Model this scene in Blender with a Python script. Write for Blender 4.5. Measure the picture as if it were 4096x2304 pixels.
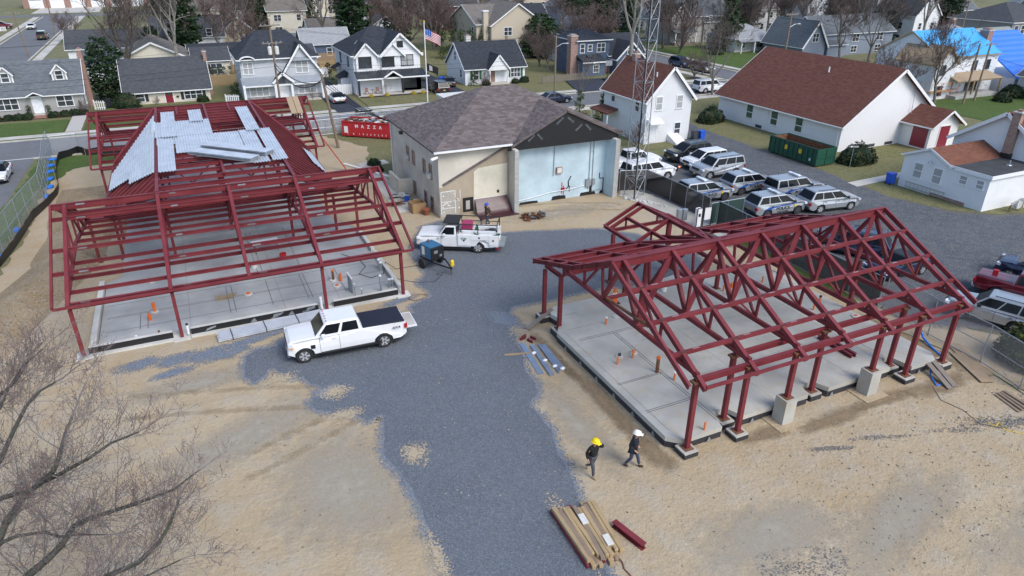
import bpy, math, random
from mathutils import Vector, Matrix, noise
from math import radians as R, sin, cos, pi
for o in list(bpy.data.objects): bpy.data.objects.remove(o)
S=bpy.context.scene
COL=S.collection
# ---------- camera, sky, sun, exposure
H,FPX,PITCH,ROLL,YAW=19.5,2750.0,26.3,0.35,-25.2
_p,_r,_y=R(PITCH),R(ROLL),R(YAW)
FWD=Vector((-sin(_y)*cos(_p),cos(_y)*cos(_p),-sin(_p))); _rt=Vector((cos(_y),sin(_y),0)); _up=_rt.cross(FWD)
RT=_rt*cos(_r)+_up*sin(_r); UP=_up*cos(_r)-_rt*sin(_r)
cam=bpy.data.objects.new('camera',bpy.data.cameras.new('camera')); COL.objects.link(cam)
cam.matrix_world=Matrix(((RT.x,UP.x,-FWD.x,0),(RT.y,UP.y,-FWD.y,0),(RT.z,UP.z,-FWD.z,H),(0,0,0,1)))
cam.data.sensor_width=36; cam.data.lens=36*FPX/4096; cam.data.clip_start=.1; cam.data.clip_end=5000
S.camera=cam
SUN_EL,SUN_AZ=R(48),R(160)      # azimuth clockwise from +Y
w=bpy.data.worlds.new('World'); S.world=w; w.use_nodes=True
nt=w.node_tree; sk=nt.nodes.new('ShaderNodeTexSky'); sk.sky_type='NISHITA'; sk.sun_disc=False
sk.sun_elevation=SUN_EL; sk.sun_rotation=SUN_AZ; sk.air_density=1.0; sk.dust_density=1.5; sk.ozone_density=1.2
bg=nt.nodes['Background']; nt.links.new(sk.outputs[0],bg.inputs[0]); bg.inputs[1].default_value=.14
sun=bpy.data.objects.new('sun',bpy.data.lights.new('sun','SUN')); COL.objects.link(sun)
sun.data.energy=1.3; sun.data.angle=R(28); sun.data.color=(1,.97,.93)
_d=Vector((sin(SUN_AZ)*cos(SUN_EL),cos(SUN_AZ)*cos(SUN_EL),sin(SUN_EL)))
sun.rotation_euler=_d.to_track_quat('Z','Y').to_euler(); sun.location=(0,0,80)
S.view_settings.view_transform='Standard'; S.view_settings.look='None'; S.view_settings.exposure=0.82; S.view_settings.gamma=1
S.cycles.max_bounces=5; S.cycles.transparent_max_bounces=12; S.cycles.caustics_reflective=False; S.cycles.caustics_refractive=False
# ---------- helpers
rnd=random.Random(7)
def ray(x,y): return FWD*FPX+RT*(x-2048)-UP*(y-1152)
def G(x,y,z=0):
    d=ray(x,y); t=(z-H)/d.z; return Vector((d.x*t,d.y*t,z))
def tag(o,label=None,cat=None,group=None,kind=None):
    if label: o['label']=label
    if cat: o['category']=cat
    if group: o['group']=group
    if kind: o['kind']=kind
    return o
def thing(name,label,cat,loc=(0,0,0),rz=0,group=None):
    o=bpy.data.objects.new(name,None); COL.objects.link(o); o.location=loc; o.rotation_euler=(0,0,rz); o.empty_display_size=.3
    return tag(o,label,cat,group)
def V(*a): return Vector(a)
class MB:
    def __init__(s): s.v=[];s.f=[];s.m=[]
    def add(s,vs,fs,mi=0):
        n=len(s.v); s.v+=[Vector(q) for q in vs]; s.f+=[tuple(i+n for i in f) for f in fs]; s.m+=[mi]*len(fs); return s
    def box(s,x0,x1,y0,y1,z0,z1,mi=0):
        return s.add([(x0,y0,z0),(x1,y0,z0),(x1,y1,z0),(x0,y1,z0),(x0,y0,z1),(x1,y0,z1),(x1,y1,z1),(x0,y1,z1)],
          [(3,2,1,0),(4,5,6,7),(0,1,5,4),(1,2,6,5),(2,3,7,6),(3,0,4,7)],mi)
    def cbox(s,c,sz,mi=0): return s.box(c[0]-sz[0]/2,c[0]+sz[0]/2,c[1]-sz[1]/2,c[1]+sz[1]/2,c[2]-sz[2]/2,c[2]+sz[2]/2,mi)
    def frame(s,p,q,up):
        p,q=Vector(p),Vector(q); d=(q-p).normalized(); up=Vector(up)
        if abs(d.dot(up.normalized()))>.99: up=Vector((0,1,0))
        x=d.cross(up).normalized(); return p,q,x,x.cross(d)
    def beam(s,p,q,w,h,up=(0,0,1),ow=0,oh=0,mi=0):
        p,q,x,u=s.frame(p,q,up); vs=[]
        for c in (p,q):
            for a,b in ((-.5,-.5),(.5,-.5),(.5,.5),(-.5,.5)): vs.append(c+x*(a*w+ow)+u*(b*h+oh))
        return s.add(vs,[(3,2,1,0),(4,5,6,7),(0,1,5,4),(1,2,6,5),(2,3,7,6),(3,0,4,7)],mi)
    def ibeam(s,p,q,w,h,t=.02,up=(0,0,1)):
        s.beam(p,q,w,t,up,0,h/2-t/2); s.beam(p,q,w,t,up,0,-h/2+t/2); return s.beam(p,q,t,h-2*t,up)
    def chan(s,p,q,w,h,t=.02,up=(0,0,1),side=1):
        s.beam(p,q,w,t,up,0,h/2-t/2); s.beam(p,q,w,t,up,0,-h/2+t/2); return s.beam(p,q,t,h-2*t,up,side*(w/2-t/2))
    def tube(s,p,q,r0,r1=None,n=8,cap=True,mi=0):
        r1=r0 if r1 is None else r1; p,q,x,u=s.frame(p,q,(0,0,1)); vs=[]
        for c,r in ((p,r0),(q,r1)):
            for i in range(n): a=2*pi*i/n; vs.append(c+x*(r*cos(a))+u*(r*sin(a)))
        fs=[(i,(i+1)%n,n+(i+1)%n,n+i) for i in range(n)]
        if cap: fs+=[tuple(range(n))[::-1],tuple(range(n,2*n))]
        return s.add(vs,fs,mi)
    def path(s,pts,r,n=5,mi=0):
        for a,b in zip(pts,pts[1:]): s.tube(a,b,r,r,n,True,mi)
        return s
    def lathe(s,prof,n=12,c=(0,0,0),mi=0):
        vs=[];c=Vector(c)
        for r,z in prof:
            for i in range(n): a=2*pi*i/n; vs.append(c+V(r*cos(a),r*sin(a),z))
        fs=[]
        for k in range(len(prof)-1):
            for i in range(n): j=(i+1)%n; fs.append((k*n+i,k*n+j,k*n+n+j,k*n+n+i))
        fs+=[tuple(range(n))[::-1],tuple(range(len(vs)-n,len(vs)))]
        return s.add(vs,fs,mi)
    def ell(s,c,r,n=10,m=7,jit=0,mi=0):
        vs=[];c=Vector(c)
        for k in range(m+1):
            t=pi*k/m
            for i in range(n):
                a=2*pi*i/n; d=V(sin(t)*cos(a),sin(t)*sin(a),cos(t)); j=1+jit*noise.noise(d*2.2+c*1.7)
                vs.append(c+V(d.x*r[0],d.y*r[1],d.z*r[2])*j)
        fs=[]
        for k in range(m):
            for i in range(n): j=(i+1)%n; fs.append((k*n+i,k*n+n+i,k*n+n+j,k*n+j))
        return s.add(vs,fs,mi)
    def prism(s,poly,axis,a,b,mi=0):
        """2-D polygon extruded along axis: 'x' poly=(y,z), 'y' poly=(x,z), 'z' poly=(x,y)"""
        f={'x':lambda p,t:(t,p[0],p[1]),'y':lambda p,t:(p[0],t,p[1]),'z':lambda p,t:(p[0],p[1],t)}[axis]
        n=len(poly); vs=[f(p,a) for p in poly]+[f(p,b) for p in poly]
        ar=sum(poly[i][0]*poly[(i+1)%n][1]-poly[(i+1)%n][0]*poly[i][1] for i in range(n))
        fl=(ar>0)!=(axis=='y'); lo=tuple(range(n)); hi=tuple(range(n,2*n))
        fs=[lo[::-1],hi]+[(i,(i+1)%n,n+(i+1)%n,n+i) for i in range(n)]
        if not fl: fs=[f[::-1] for f in fs]
        return s.add(vs,fs,mi)
    def slab(s,quad,t,mi=0):
        """a sheet of thickness t below the given top polygon"""
        q=[Vector(p) for p in quad]; n=len(q); nn=(q[1]-q[0]).cross(q[2]-q[0]).normalized()
        if nn.z<0: q=q[::-1]; nn=-nn
        vs=q+[p-nn*t for p in q]
        return s.add(vs,[tuple(range(n)),tuple(range(n,2*n))[::-1]]+[((i+1)%n,i,n+i,n+(i+1)%n) for i in range(n)],mi)
    def xf(s,loc=(0,0,0),rz=0,rx=0,ry=0,sc=1):
        m=Matrix.Translation(loc)@Matrix.Rotation(rz,4,'Z')@Matrix.Rotation(ry,4,'Y')@Matrix.Rotation(rx,4,'X')@Matrix.Scale(sc,4)
        s.v=[m@q for q in s.v]; return s
    def join(s,o):
        n=len(s.v); s.v+=o.v; s.f+=[tuple(i+n for i in f) for f in o.f]; s.m+=o.m; return s
    def build(s,name,mat,parent=None,smooth=False,world=False,bevel=0):
        me=bpy.data.meshes.new(name); vs=s.v
        if world and parent: mi=(Matrix.Translation(parent.location)@Matrix.Rotation(parent.rotation_euler.z,4,'Z')).inverted(); vs=[mi@q for q in vs]
        me.from_pydata([q[:] for q in vs],[],s.f)
        for k in (mat if isinstance(mat,(list,tuple)) else [mat]): me.materials.append(MT(k))
        if len(me.materials)>1: me.polygons.foreach_set('material_index',s.m)
        if smooth: me.polygons.foreach_set('use_smooth',[True]*len(s.f))
        me.update(); o=bpy.data.objects.new(name,me); COL.objects.link(o)
        if parent: o.parent=parent
        if bevel: md=o.modifiers.new('b','BEVEL'); md.width=bevel; md.segments=2; md.limit_method='ANGLE'; md.angle_limit=R(50)
        return o
def copy_tree(o,parent=None):
    c=o.copy(); COL.objects.link(c)
    if parent: c.parent=parent
    for ch in o.children: copy_tree(ch,c)
    return c
def text(txt,size,mat,parent,M,name='lettering',th=.004,bold=True,sx=1):
    cu=bpy.data.curves.new('t','FONT'); cu.body=txt; cu.size=size; cu.align_x='CENTER'; cu.align_y='CENTER'; cu.extrude=th
    if bold: cu.offset=size*.018
    t=bpy.data.objects.new('t',cu); me=bpy.data.meshes.new_from_object(t); bpy.data.objects.remove(t)
    me.transform(M@Matrix.Diagonal((sx,1,1,1))); me.materials.clear(); me.materials.append(MT(mat))
    o=bpy.data.objects.new(name,me); COL.objects.link(o); o.parent=parent; return o
def TM(o,x,y):
    """matrix for text: origin o, reading direction x, up y"""
    x=Vector(x).normalized(); y=Vector(y).normalized(); z=x.cross(y); return Matrix(((x.x,y.x,z.x,o[0]),(x.y,y.y,z.y,o[1]),(x.z,y.z,z.z,o[2]),(0,0,0,1)))
# ---------- materials
MATS={}; DEF={}
def MT(k):
    if k not in MATS: MATS[k]=DEF[k](k)
    return MATS[k]
def _new(k):
    m=bpy.data.materials.new(k); m.use_nodes=True; n=m.node_tree; return m,n,n.nodes['Principled BSDF']
def rgb(c): return (c[0],c[1],c[2],1)
def N(n,t,**k):
    x=n.nodes.new('ShaderNode'+t)
    for a,b in k.items(): setattr(x,a,b)
    return x
def mathn(n,op,a,b=None,c=None):
    x=N(n,'Math',operation=op)
    for i,q in enumerate((a,b,c)):
        if q is None: continue
        if isinstance(q,(int,float)): x.inputs[i].default_value=q
        else: n.links.new(q,x.inputs[i])
    return x.outputs[0]
def mixc(n,f,a,b,bt='MIX'):
    x=N(n,'Mix',data_type='RGBA',blend_type=bt)
    for i,q in ((0,f),(6,a),(7,b)):
        if isinstance(q,(int,float)): x.inputs[i].default_value=q
        elif isinstance(q,tuple): x.inputs[i].default_value=rgb(q)
        else: n.links.new(q,x.inputs[i])
    return x.outputs[2]
def pos(n,obj=False):
    return (N(n,'TexCoord').outputs['Object'] if obj else N(n,'NewGeometry').outputs['Position'])
def noi(n,v,sc,det=4,ro=.55):
    x=N(n,'TexNoise'); x.inputs['Scale'].default_value=sc; x.inputs['Detail'].default_value=det; x.inputs['Roughness'].default_value=ro; n.links.new(v,x.inputs['Vector']); return x.outputs[0]
def ramp(n,f,lo,hi):
    x=N(n,'MapRange',clamp=True); n.links.new(f,x.inputs[0]); x.inputs[1].default_value=lo; x.inputs[2].default_value=hi; return x.outputs[0]
def planar(n,kz=1.0):
    """in-surface coordinates: along the horizontal, and up"""
    g=N(n,'NewGeometry'); cr=N(n,'VectorMath',operation='CROSS_PRODUCT'); n.links.new(g.outputs['True Normal'],cr.inputs[0]); cr.inputs[1].default_value=(0,0,1)
    nm=N(n,'VectorMath',operation='NORMALIZE'); n.links.new(cr.outputs[0],nm.inputs[0])
    dt=N(n,'VectorMath',operation='DOT_PRODUCT'); n.links.new(nm.outputs[0],dt.inputs[0]); n.links.new(g.outputs['Position'],dt.inputs[1])
    sp=N(n,'SeparateXYZ'); n.links.new(g.outputs['Position'],sp.inputs[0])
    cb=N(n,'CombineXYZ'); n.links.new(dt.outputs['Value'],cb.inputs[0]); n.links.new(mathn(n,'MULTIPLY',sp.outputs[2],kz),cb.inputs[1]); return cb.outputs[0]
def bump(n,bs,h,st,dist=.02):
    b=N(n,'Bump'); b.inputs['Strength'].default_value=st; b.inputs['Distance'].default_value=dist; n.links.new(h,b.inputs['Height']); n.links.new(b.outputs[0],bs.inputs['Normal'])
def plain(c,rough=.6,metal=0,var=.12,sc=3,coat=0,emis=None,spec=.5):
    """a colour with soft mottling of its own"""
    def f(k):
        m,n,b=_new(k); v=noi(n,pos(n,True),sc,5,.6)
        d=tuple(x*(1-var) for x in c); l=tuple(min(1,x*(1+var)) for x in c)
        n.links.new(mixc(n,ramp(n,v,.3,.7),d,l),b.inputs['Base Color']); b.inputs['Roughness'].default_value=rough; b.inputs['Metallic'].default_value=metal
        b.inputs['Specular IOR Level'].default_value=spec
        if coat: b.inputs['Coat Weight'].default_value=coat; b.inputs['Coat Roughness'].default_value=.05
        return m
    return f
def ground(stops,sc,speck,scs=18,rough=.95,bst=.3,fine=9):
    """several colours mixed by noise of several sizes + specks"""
    def f(k):
        m,n,b=_new(k); p=pos(n); a=noi(n,p,sc,6,.62); c=noi(n,p,sc*6.3,5,.65); d=noi(n,p,fine,3,.7)
        col=mixc(n,ramp(n,a,.36,.62),stops[0],stops[1]); col=mixc(n,mathn(n,'MULTIPLY',ramp(n,c,.45,.7),.75),col,stops[2])
        col=mixc(n,mathn(n,'MULTIPLY',ramp(n,d,.35,.75),.35),col,tuple(x*.72 for x in stops[1]))
        if speck:
            vo=N(n,'TexVoronoi'); vo.inputs['Scale'].default_value=scs; n.links.new(p,vo.inputs['Vector'])
            hs=N(n,'SeparateColor'); n.links.new(vo.outputs['Color'],hs.inputs[0])
            col=mixc(n,mathn(n,'MULTIPLY',ramp(n,hs.outputs[0],speck[2],1),speck[3]),col,speck[0]); col=mixc(n,mathn(n,'MULTIPLY',ramp(n,hs.outputs[1],speck[2],1),speck[3]),col,speck[1])
            bump(n,b,hs.outputs[2],bst,.03)
        else: bump(n,b,d,bst,.04)
        if k=='sand': bump(n,b,mathn(n,'ADD',mathn(n,'MULTIPLY',c,2.0),mathn(n,'MULTIPLY',d,.8)),.7,.09)
        n.links.new(col,b.inputs['Base Color']); b.inputs['Roughness'].default_value=rough; b.inputs['Specular IOR Level'].default_value=.2; return m
    return f
def shingle(c1,c2,row=.2,wid=.4):
    def f(k):
        m,n,b=_new(k); v=planar(n,2.1); br=N(n,'TexBrick'); n.links.new(v,br.inputs['Vector']); br.inputs['Scale'].default_value=1
        br.inputs['Brick Width'].default_value=wid; br.inputs['Row Height'].default_value=row; br.inputs['Mortar Size'].default_value=.006; br.inputs['Bias'].default_value=0
        br.inputs['Color1'].default_value=rgb(c1); br.inputs['Color2'].default_value=rgb(c2); br.inputs['Mortar'].default_value=rgb(tuple(x*.7 for x in c1))
        vr=noi(n,pos(n),.7,5,.6); col=mixc(n,mathn(n,'MULTIPLY',ramp(n,vr,.35,.7),.35),br.outputs[0],tuple(x*.75 for x in c2))
        n.links.new(col,b.inputs['Base Color']); b.inputs['Roughness'].default_value=.92; b.inputs['Specular IOR Level'].default_value=.2; bump(n,b,br.outputs[1],.4,.01); return m
    return f
def siding(c,lap=.2,vert=False,dirt=.12):
    def f(k):
        m,n,b=_new(k); v=planar(n); sp=N(n,'SeparateXYZ'); n.links.new(v,sp.inputs[0]); t=mathn(n,'FRACT',mathn(n,'DIVIDE',sp.outputs[0 if vert else 1],lap))
        gap=ramp(n,t,.08,.0); vr=noi(n,v,.9,5,.6)
        col=mixc(n,mathn(n,'MULTIPLY',gap,.32),c,tuple(x*.45 for x in c)); col=mixc(n,mathn(n,'MULTIPLY',ramp(n,vr,.4,.75),dirt),col,(.35,.33,.3))
        n.links.new(col,b.inputs['Base Color']); b.inputs['Roughness'].default_value=.6; bump(n,b,t,.5,.012); return m
    return f
def brick(c1,c2,mo=(.45,.42,.38),w=.23,h=.085):
    def f(k):
        m,n,b=_new(k); v=planar(n); br=N(n,'TexBrick'); n.links.new(v,br.inputs['Vector']); br.inputs['Scale'].default_value=1
        br.inputs['Brick Width'].default_value=w; br.inputs['Row Height'].default_value=h; br.inputs['Mortar Size'].default_value=.008
        br.inputs['Color1'].default_value=rgb(c1); br.inputs['Color2'].default_value=rgb(c2); br.inputs['Mortar'].default_value=rgb(mo)
        n.links.new(br.outputs[0],b.inputs['Base Color']); b.inputs['Roughness'].default_value=.85; return m
    return f
def mesh_screen(c,alpha,pitch=.055,wire=.13):
    """chain-link wire or woven screen: real gaps between the wires"""
    def f(k):
        m,n,b=_new(k); v=planar(n); sp=N(n,'SeparateXYZ'); n.links.new(v,sp.inputs[0])
        a=mathn(n,'ABSOLUTE',mathn(n,'SUBTRACT',mathn(n,'FRACT',mathn(n,'DIVIDE',mathn(n,'ADD',sp.outputs[0],sp.outputs[1]),pitch)),.5))
        d=mathn(n,'ABSOLUTE',mathn(n,'SUBTRACT',mathn(n,'FRACT',mathn(n,'DIVIDE',mathn(n,'SUBTRACT',sp.outputs[0],sp.outputs[1]),pitch)),.5))
        g=mathn(n,'LESS_THAN',mathn(n,'MINIMUM',a,d),wire); tr=N(n,'BsdfTransparent'); mx=N(n,'MixShader')
        n.links.new(mathn(n,'MAXIMUM',g,alpha),mx.inputs[0]); n.links.new(tr.outputs[0],mx.inputs[1]); n.links.new(b.outputs[0],mx.inputs[2])
        b.inputs['Base Color'].default_value=rgb(c); b.inputs['Roughness'].default_value=.6
        n.links.new(mx.outputs[0],n.nodes['Material Output'].inputs['Surface']); return m
    return f
def leafy(c1,c2,c3=None):
    def f(k):
        m,n,b=_new(k); p=pos(n); g=N(n,'NewGeometry'); v=noi(n,p,1.1,3)
        r=g.outputs['Random Per Island']; col=mixc(n,r,c1,c2)
        if c3: col=mixc(n,ramp(n,v,.5,.65),col,c3)
        n.links.new(col,b.inputs['Base Color']); b.inputs['Roughness'].default_value=.7; b.inputs['Specular IOR Level'].default_value=.25; return m
    return f
def glass(c=(.02,.025,.03),r=.06,sp=.7):
    def f(k):
        m,n,b=_new(k); v=noi(n,pos(n),.6,2); n.links.new(mixc(n,ramp(n,v,.35,.65),c,tuple(x*2.2 for x in c)),b.inputs['Base Color']); b.inputs['Roughness'].default_value=r; b.inputs['Specular IOR Level'].default_value=sp; return m
    return f
def steel(k):
    m,n,b=_new(k); p=pos(n); a=noi(n,p,.8,5,.6); s=noi(n,p,7,4,.7); col=mixc(n,ramp(n,a,.35,.65),(.145,.019,.025),(.195,.033,.040)); col=mixc(n,mathn(n,'MULTIPLY',ramp(n,s,.62,.75),.55),col,(.20,.07,.075))
    n.links.new(col,b.inputs['Base Color']); b.inputs['Roughness'].default_value=.55; b.inputs['Specular IOR Level'].default_value=.35; return m
def concrete(c,streak=.25):
    def f(k):
        m,n,b=_new(k); p=pos(n); a=noi(n,p,.35,6,.6); d=noi(n,p,1.7,6,.65); e=noi(n,p,14,3,.7)
        col=mixc(n,ramp(n,a,.35,.65),tuple(x*.78 for x in c),tuple(min(1,x*1.12) for x in c)); col=mixc(n,mathn(n,'MULTIPLY',ramp(n,d,.5,.72),streak),col,(c[0]*.95,c[1]*.78,c[2]*.55))
        col=mixc(n,mathn(n,'MULTIPLY',ramp(n,e,.4,.8),.18),col,(.2,.21,.22)); n.links.new(col,b.inputs['Base Color']); b.inputs['Roughness'].default_value=.85; bump(n,b,e,.15,.01); return m
    return f
def deckmat(k):
    m,n,b=_new(k); p=pos(n); a=noi(n,p,1.2,4,.6); col=mixc(n,ramp(n,a,.35,.7),(.50,.54,.59),(.64,.68,.73)); s=noi(n,p,4.5,4,.7); col=mixc(n,mathn(n,'MULTIPLY',ramp(n,s,.66,.78),.5),col,(.25,.2,.17))
    n.links.new(col,b.inputs['Base Color']); b.inputs['Roughness'].default_value=.42; b.inputs['Metallic'].default_value=.25; return m
def wood(c,sc=1):
    def f(k):
        m,n,b=_new(k); p=pos(n,True); w=N(n,'TexWave'); w.inputs['Scale'].default_value=5*sc; w.inputs['Distortion'].default_value=6; w.inputs['Detail'].default_value=3; n.links.new(p,w.inputs['Vector'])
        v=noi(n,p,2.5,5,.6); r=N(n,'ObjectInfo').outputs['Random']; col=mixc(n,mathn(n,'MULTIPLY',w.outputs[1],.45),c,tuple(x*.55 for x in c)); col=mixc(n,mathn(n,'MULTIPLY',ramp(n,v,.45,.7),.5),col,tuple(x*.6 for x in c)); col=mixc(n,mathn(n,'MULTIPLY',r,.3),col,(.22,.17,.13))
        n.links.new(col,b.inputs['Base Color']); b.inputs['Roughness'].default_value=.85; return m
    return f
def paint(c,metal=0,rough=.3):
    def f(k):
        m,n,b=_new(k); v=noi(n,pos(n,True),1.5,3); n.links.new(mixc(n,mathn(n,'MULTIPLY',ramp(n,v,.4,.8),.12),c,(.3,.27,.22)),b.inputs['Base Color']); b.inputs['Roughness'].default_value=rough; b.inputs['Metallic'].default_value=metal; b.inputs['Coat Weight'].default_value=.6; b.inputs['Coat Roughness'].default_value=.08; return m
    return f
DEF.update(
 steel=steel, deck=deckmat, sand=ground(((.385,.29,.175),(.44,.355,.238),(.405,.36,.292)),.13,((.2,.17,.13),(.5,.44,.36),.9,.35),22,.95,.5,5),
 gravel=ground(((.115,.130,.150),(.14,.157,.178),(.14,.147,.155)),.25,((.25,.27,.30),(.07,.08,.095),.45,.65),30,.95,.6,4),
 lot_gravel=ground(((.075,.083,.097),(.10,.11,.122),(.17,.16,.145)),.18,((.26,.27,.28),(.05,.05,.055),.6,.7),22,.95,.6,4),
 earth=ground(((.20,.17,.10),(.13,.15,.06),(.24,.21,.14)),.12,None,8,.95,.4,3),
 grass=ground(((.045,.10,.018),(.075,.125,.03),(.13,.13,.05)),.3,((.03,.07,.012),(.12,.15,.05),.5,.7),14,.95,.5,6),
 dull_grass=ground(((.16,.15,.075),(.12,.135,.045),(.24,.20,.12)),.3,((.07,.09,.03),(.3,.25,.15),.5,.6),14,.95,.5,6),
 asphalt=ground(((.13,.135,.145),(.16,.165,.172),(.19,.19,.19)),.2,((.24,.24,.25),(.08,.08,.09),.6,.5),20,.9,.2,4),
 new_asphalt=ground(((.035,.04,.055),(.045,.05,.065),(.06,.06,.07)),.3,None,20,.8,.2,8),
 walk=concrete((.50,.47,.42),.15), conc=concrete((.45,.44,.395),.6), conc2=concrete((.375,.385,.38),.35), block=concrete((.55,.54,.5),.1),
 mulch=plain((.03,.022,.018),.95), soil=plain((.10,.075,.05),.95,0,.3,2),
 white=plain((.78,.78,.78),.5,0,.04), offwhite=plain((.62,.60,.55),.6), black=plain((.012,.012,.014),.5), rubber=plain((.016,.016,.017),.8), dark=plain((.03,.03,.035),.6), char=plain((.05,.055,.065),.5), chalk=plain((.17,.165,.16),.9),
 galv=plain((.36,.39,.42),.45,.6,.15), metal=plain((.5,.5,.5),.35,.8), chrome=plain((.7,.7,.7),.12,1,.03), rust=plain((.16,.07,.035),.9,0,.45,5), orange=plain((.75,.14,.02),.5), orange2=plain((.7,.2,.07),.6), yellow=plain((.75,.52,.02),.45), green=plain((.02,.12,.05),.5), blue=plain((.02,.10,.55),.45),
 red=plain((.45,.02,.03),.45), lumber=wood((.44,.31,.16)), old_wood=wood((.27,.20,.14)), ply=wood((.42,.31,.19),.4), pole_wood=wood((.24,.18,.13)), fence_wood=wood((.42,.26,.12)), grey_wood=wood((.24,.21,.18)),
 glass=glass(), pane=glass((.03,.035,.04),.08), car_glass=glass((.005,.006,.008),.1,.2), curtain=plain((.35,.36,.36),.7), green_glass=glass((.045,.075,.05),.15))
def flat_sheet(name,pts,mat,z,jit=0,step=.6,kind='structure',label=None,cat=None):
    """ground sheet: outline with a ragged edge"""
    out=[]; n=len(pts)
    for i in range(n):
        a,b=Vector(pts[i][:2]),Vector(pts[(i+1)%n][:2]); d=b-a; L=d.length; k=max(1,int(L/step)) if jit else 1
        for j in range(k):
            p=a+d*(j/k)
            if jit: p=p+Vector((noise.noise(V(p.x*.7,p.y*.7,3.1)),noise.noise(V(p.x*.7,p.y*.7,9.7))))*jit+Vector((noise.noise(V(p.x*2.9,p.y*2.9,5.1)),noise.noise(V(p.x*2.9,p.y*2.9,1.7))))*jit*.5
            out.append((p.x,p.y,z))
    m=MB(); m.add(out,[tuple(range(len(out)))]); o=m.build(name,mat)
    if sum(out[i][0]*out[i-1][1]-out[i-1][0]*out[i][1] for i in range(len(out)))>0: o.data.flip_normals()
    return tag(o,label,cat,None,kind)

def faded(c1,c2,stones=True,sc=14,soft=.25):
    """loose stones (or a stain) whose cover thins out where the mesh attribute d falls from 1 to 0"""
    def f(k):
        m,n,b=_new(k); p=pos(n); at=N(n,'Attribute'); at.attribute_name='d'; big=noi(n,p,1.6,5,.65)
        dv=mathn(n,'ADD',at.outputs['Fac'],mathn(n,'MULTIPLY',mathn(n,'SUBTRACT',big,.5),1.1))
        vo=N(n,'TexVoronoi'); vo.inputs['Scale'].default_value=sc; n.links.new(p,vo.inputs['Vector']); hs=N(n,'SeparateColor'); n.links.new(vo.outputs['Color'],hs.inputs[0])
        fac=mathn(n,'LESS_THAN',hs.outputs[0],dv) if stones else ramp(n,dv,.5-soft,.5+soft)
        tr=N(n,'BsdfTransparent'); mx=N(n,'MixShader'); n.links.new(fac,mx.inputs[0]); n.links.new(tr.outputs[0],mx.inputs[1]); n.links.new(b.outputs[0],mx.inputs[2])
        n.links.new(mixc(n,hs.outputs[1],c1,c2),b.inputs['Base Color']); b.inputs['Roughness'].default_value=.95; b.inputs['Specular IOR Level'].default_value=.2
        n.links.new(mx.outputs[0],n.nodes['Material Output'].inputs['Surface']); return m
    return f
def with_d(o,vals):
    at=o.data.attributes.new('d','FLOAT','POINT'); at.data.foreach_set('value',vals); return o
def blot(name,cx,cy,rx,ry,mat,z,rz=0,core=.75,wob=.35):
    """irregular patch, dense in the middle and thinning outwards"""
    vs=[(cx,cy,z)]; d=[1.3*core]; K=24
    for r,dd in ((.5,core),(1.0,core*.45),(1.5,0.0)):
        for i in range(K):
            a=2*pi*i/K; q=r*(1+wob*noise.noise(V(cos(a)*1.3+cx,sin(a)*1.3+cy,r*.3))); x,y=rx*q*cos(a),ry*q*sin(a); vs.append((cx+x*cos(rz)-y*sin(rz),cy+x*sin(rz)+y*cos(rz),z)); d.append(dd)
    fs=[(0,1+i,1+(i+1)%K) for i in range(K)]
    for r in range(2): fs+=[(1+r*K+i,1+(r+1)*K+i,1+(r+1)*K+(i+1)%K,1+r*K+(i+1)%K) for i in range(K)]
    o=MB().add(vs,fs).build(name,mat); with_d(o,d); return tag(o,kind='structure')
def fringe(name,sheet,wo,mat,z,wi=0):
    """ribbon along a sheet's outline: d 1 at the edge, 0 outside"""
    vs=[v.co.copy() for v in sheet.data.vertices]; n=len(vs); ar=sum(vs[i].x*vs[(i+1)%n].y-vs[(i+1)%n].x*vs[i].y for i in range(n)); s=1 if ar>0 else -1; V_=[]; d=[]
    for i in range(n):
        t=(vs[(i+1)%n]-vs[i-1]); t.z=0; t.normalize(); nn=V(t.y,-t.x,0)*s; p=vs[i]
        for off,dd in ((-wi-.05,.95),(wo*.4,.55),(wo,.0)): V_.append((p.x+nn.x*off,p.y+nn.y*off,z)); d.append(dd)
    fs=[]
    for i in range(n):
        j=(i+1)%n
        for k in (0,1): fs.append((i*3+k,i*3+k+1,j*3+k+1,j*3+k))
    o=MB().add(V_,fs).build(name,mat); with_d(o,d); return tag(o,kind='structure')
DEF.update(loose_gravel=faded((.10,.12,.15),(.22,.245,.28),True,24),loose_dark=faded((.08,.08,.085),(.22,.21,.2),True,24),loose_sand=faded((.34,.27,.17),(.44,.37,.27),True,18),damp=faded((.23,.165,.10),(.28,.21,.13),False,9,.45),pale_crust=faded((.375,.34,.275),(.42,.375,.30),False,9,.5),track=faded((.31,.23,.135),(.37,.285,.175),False,5,.5))
DEF['brick_red']=brick((.22,.09,.065),(.30,.13,.09)); DEF['brick_mix']=brick((.20,.085,.065),(.33,.19,.14)); DEF['cmu']=brick((.36,.36,.34),(.42,.42,.40),(.3,.3,.29),.4,.2)
DEF['stone']=brick((.12,.12,.13),(.36,.34,.31),(.25,.25,.25),.45,.16)
# ---------- the ground: world x = along the street, y = away from the street's near side, metres
def GD(x,y,z=0): return G(x*1.59,y*1.59,z)
def rect(name,x0,x1,y0,y1,mat,z,jit=0,**k): return flat_sheet(name,[(x0,y0),(x1,y0),(x1,y1),(x0,y1)],mat,z,jit,**k)
rect('ground',-1500,2500,-600,3000,'earth',0,kind='structure')
rect('lawn',-24.6,89,94.2,150,'dull_grass',.004); rect('lawn',-24.6,78,150,262,'earth',.004); rect('lawn',90,260,50,300,'earth',.004)
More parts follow.
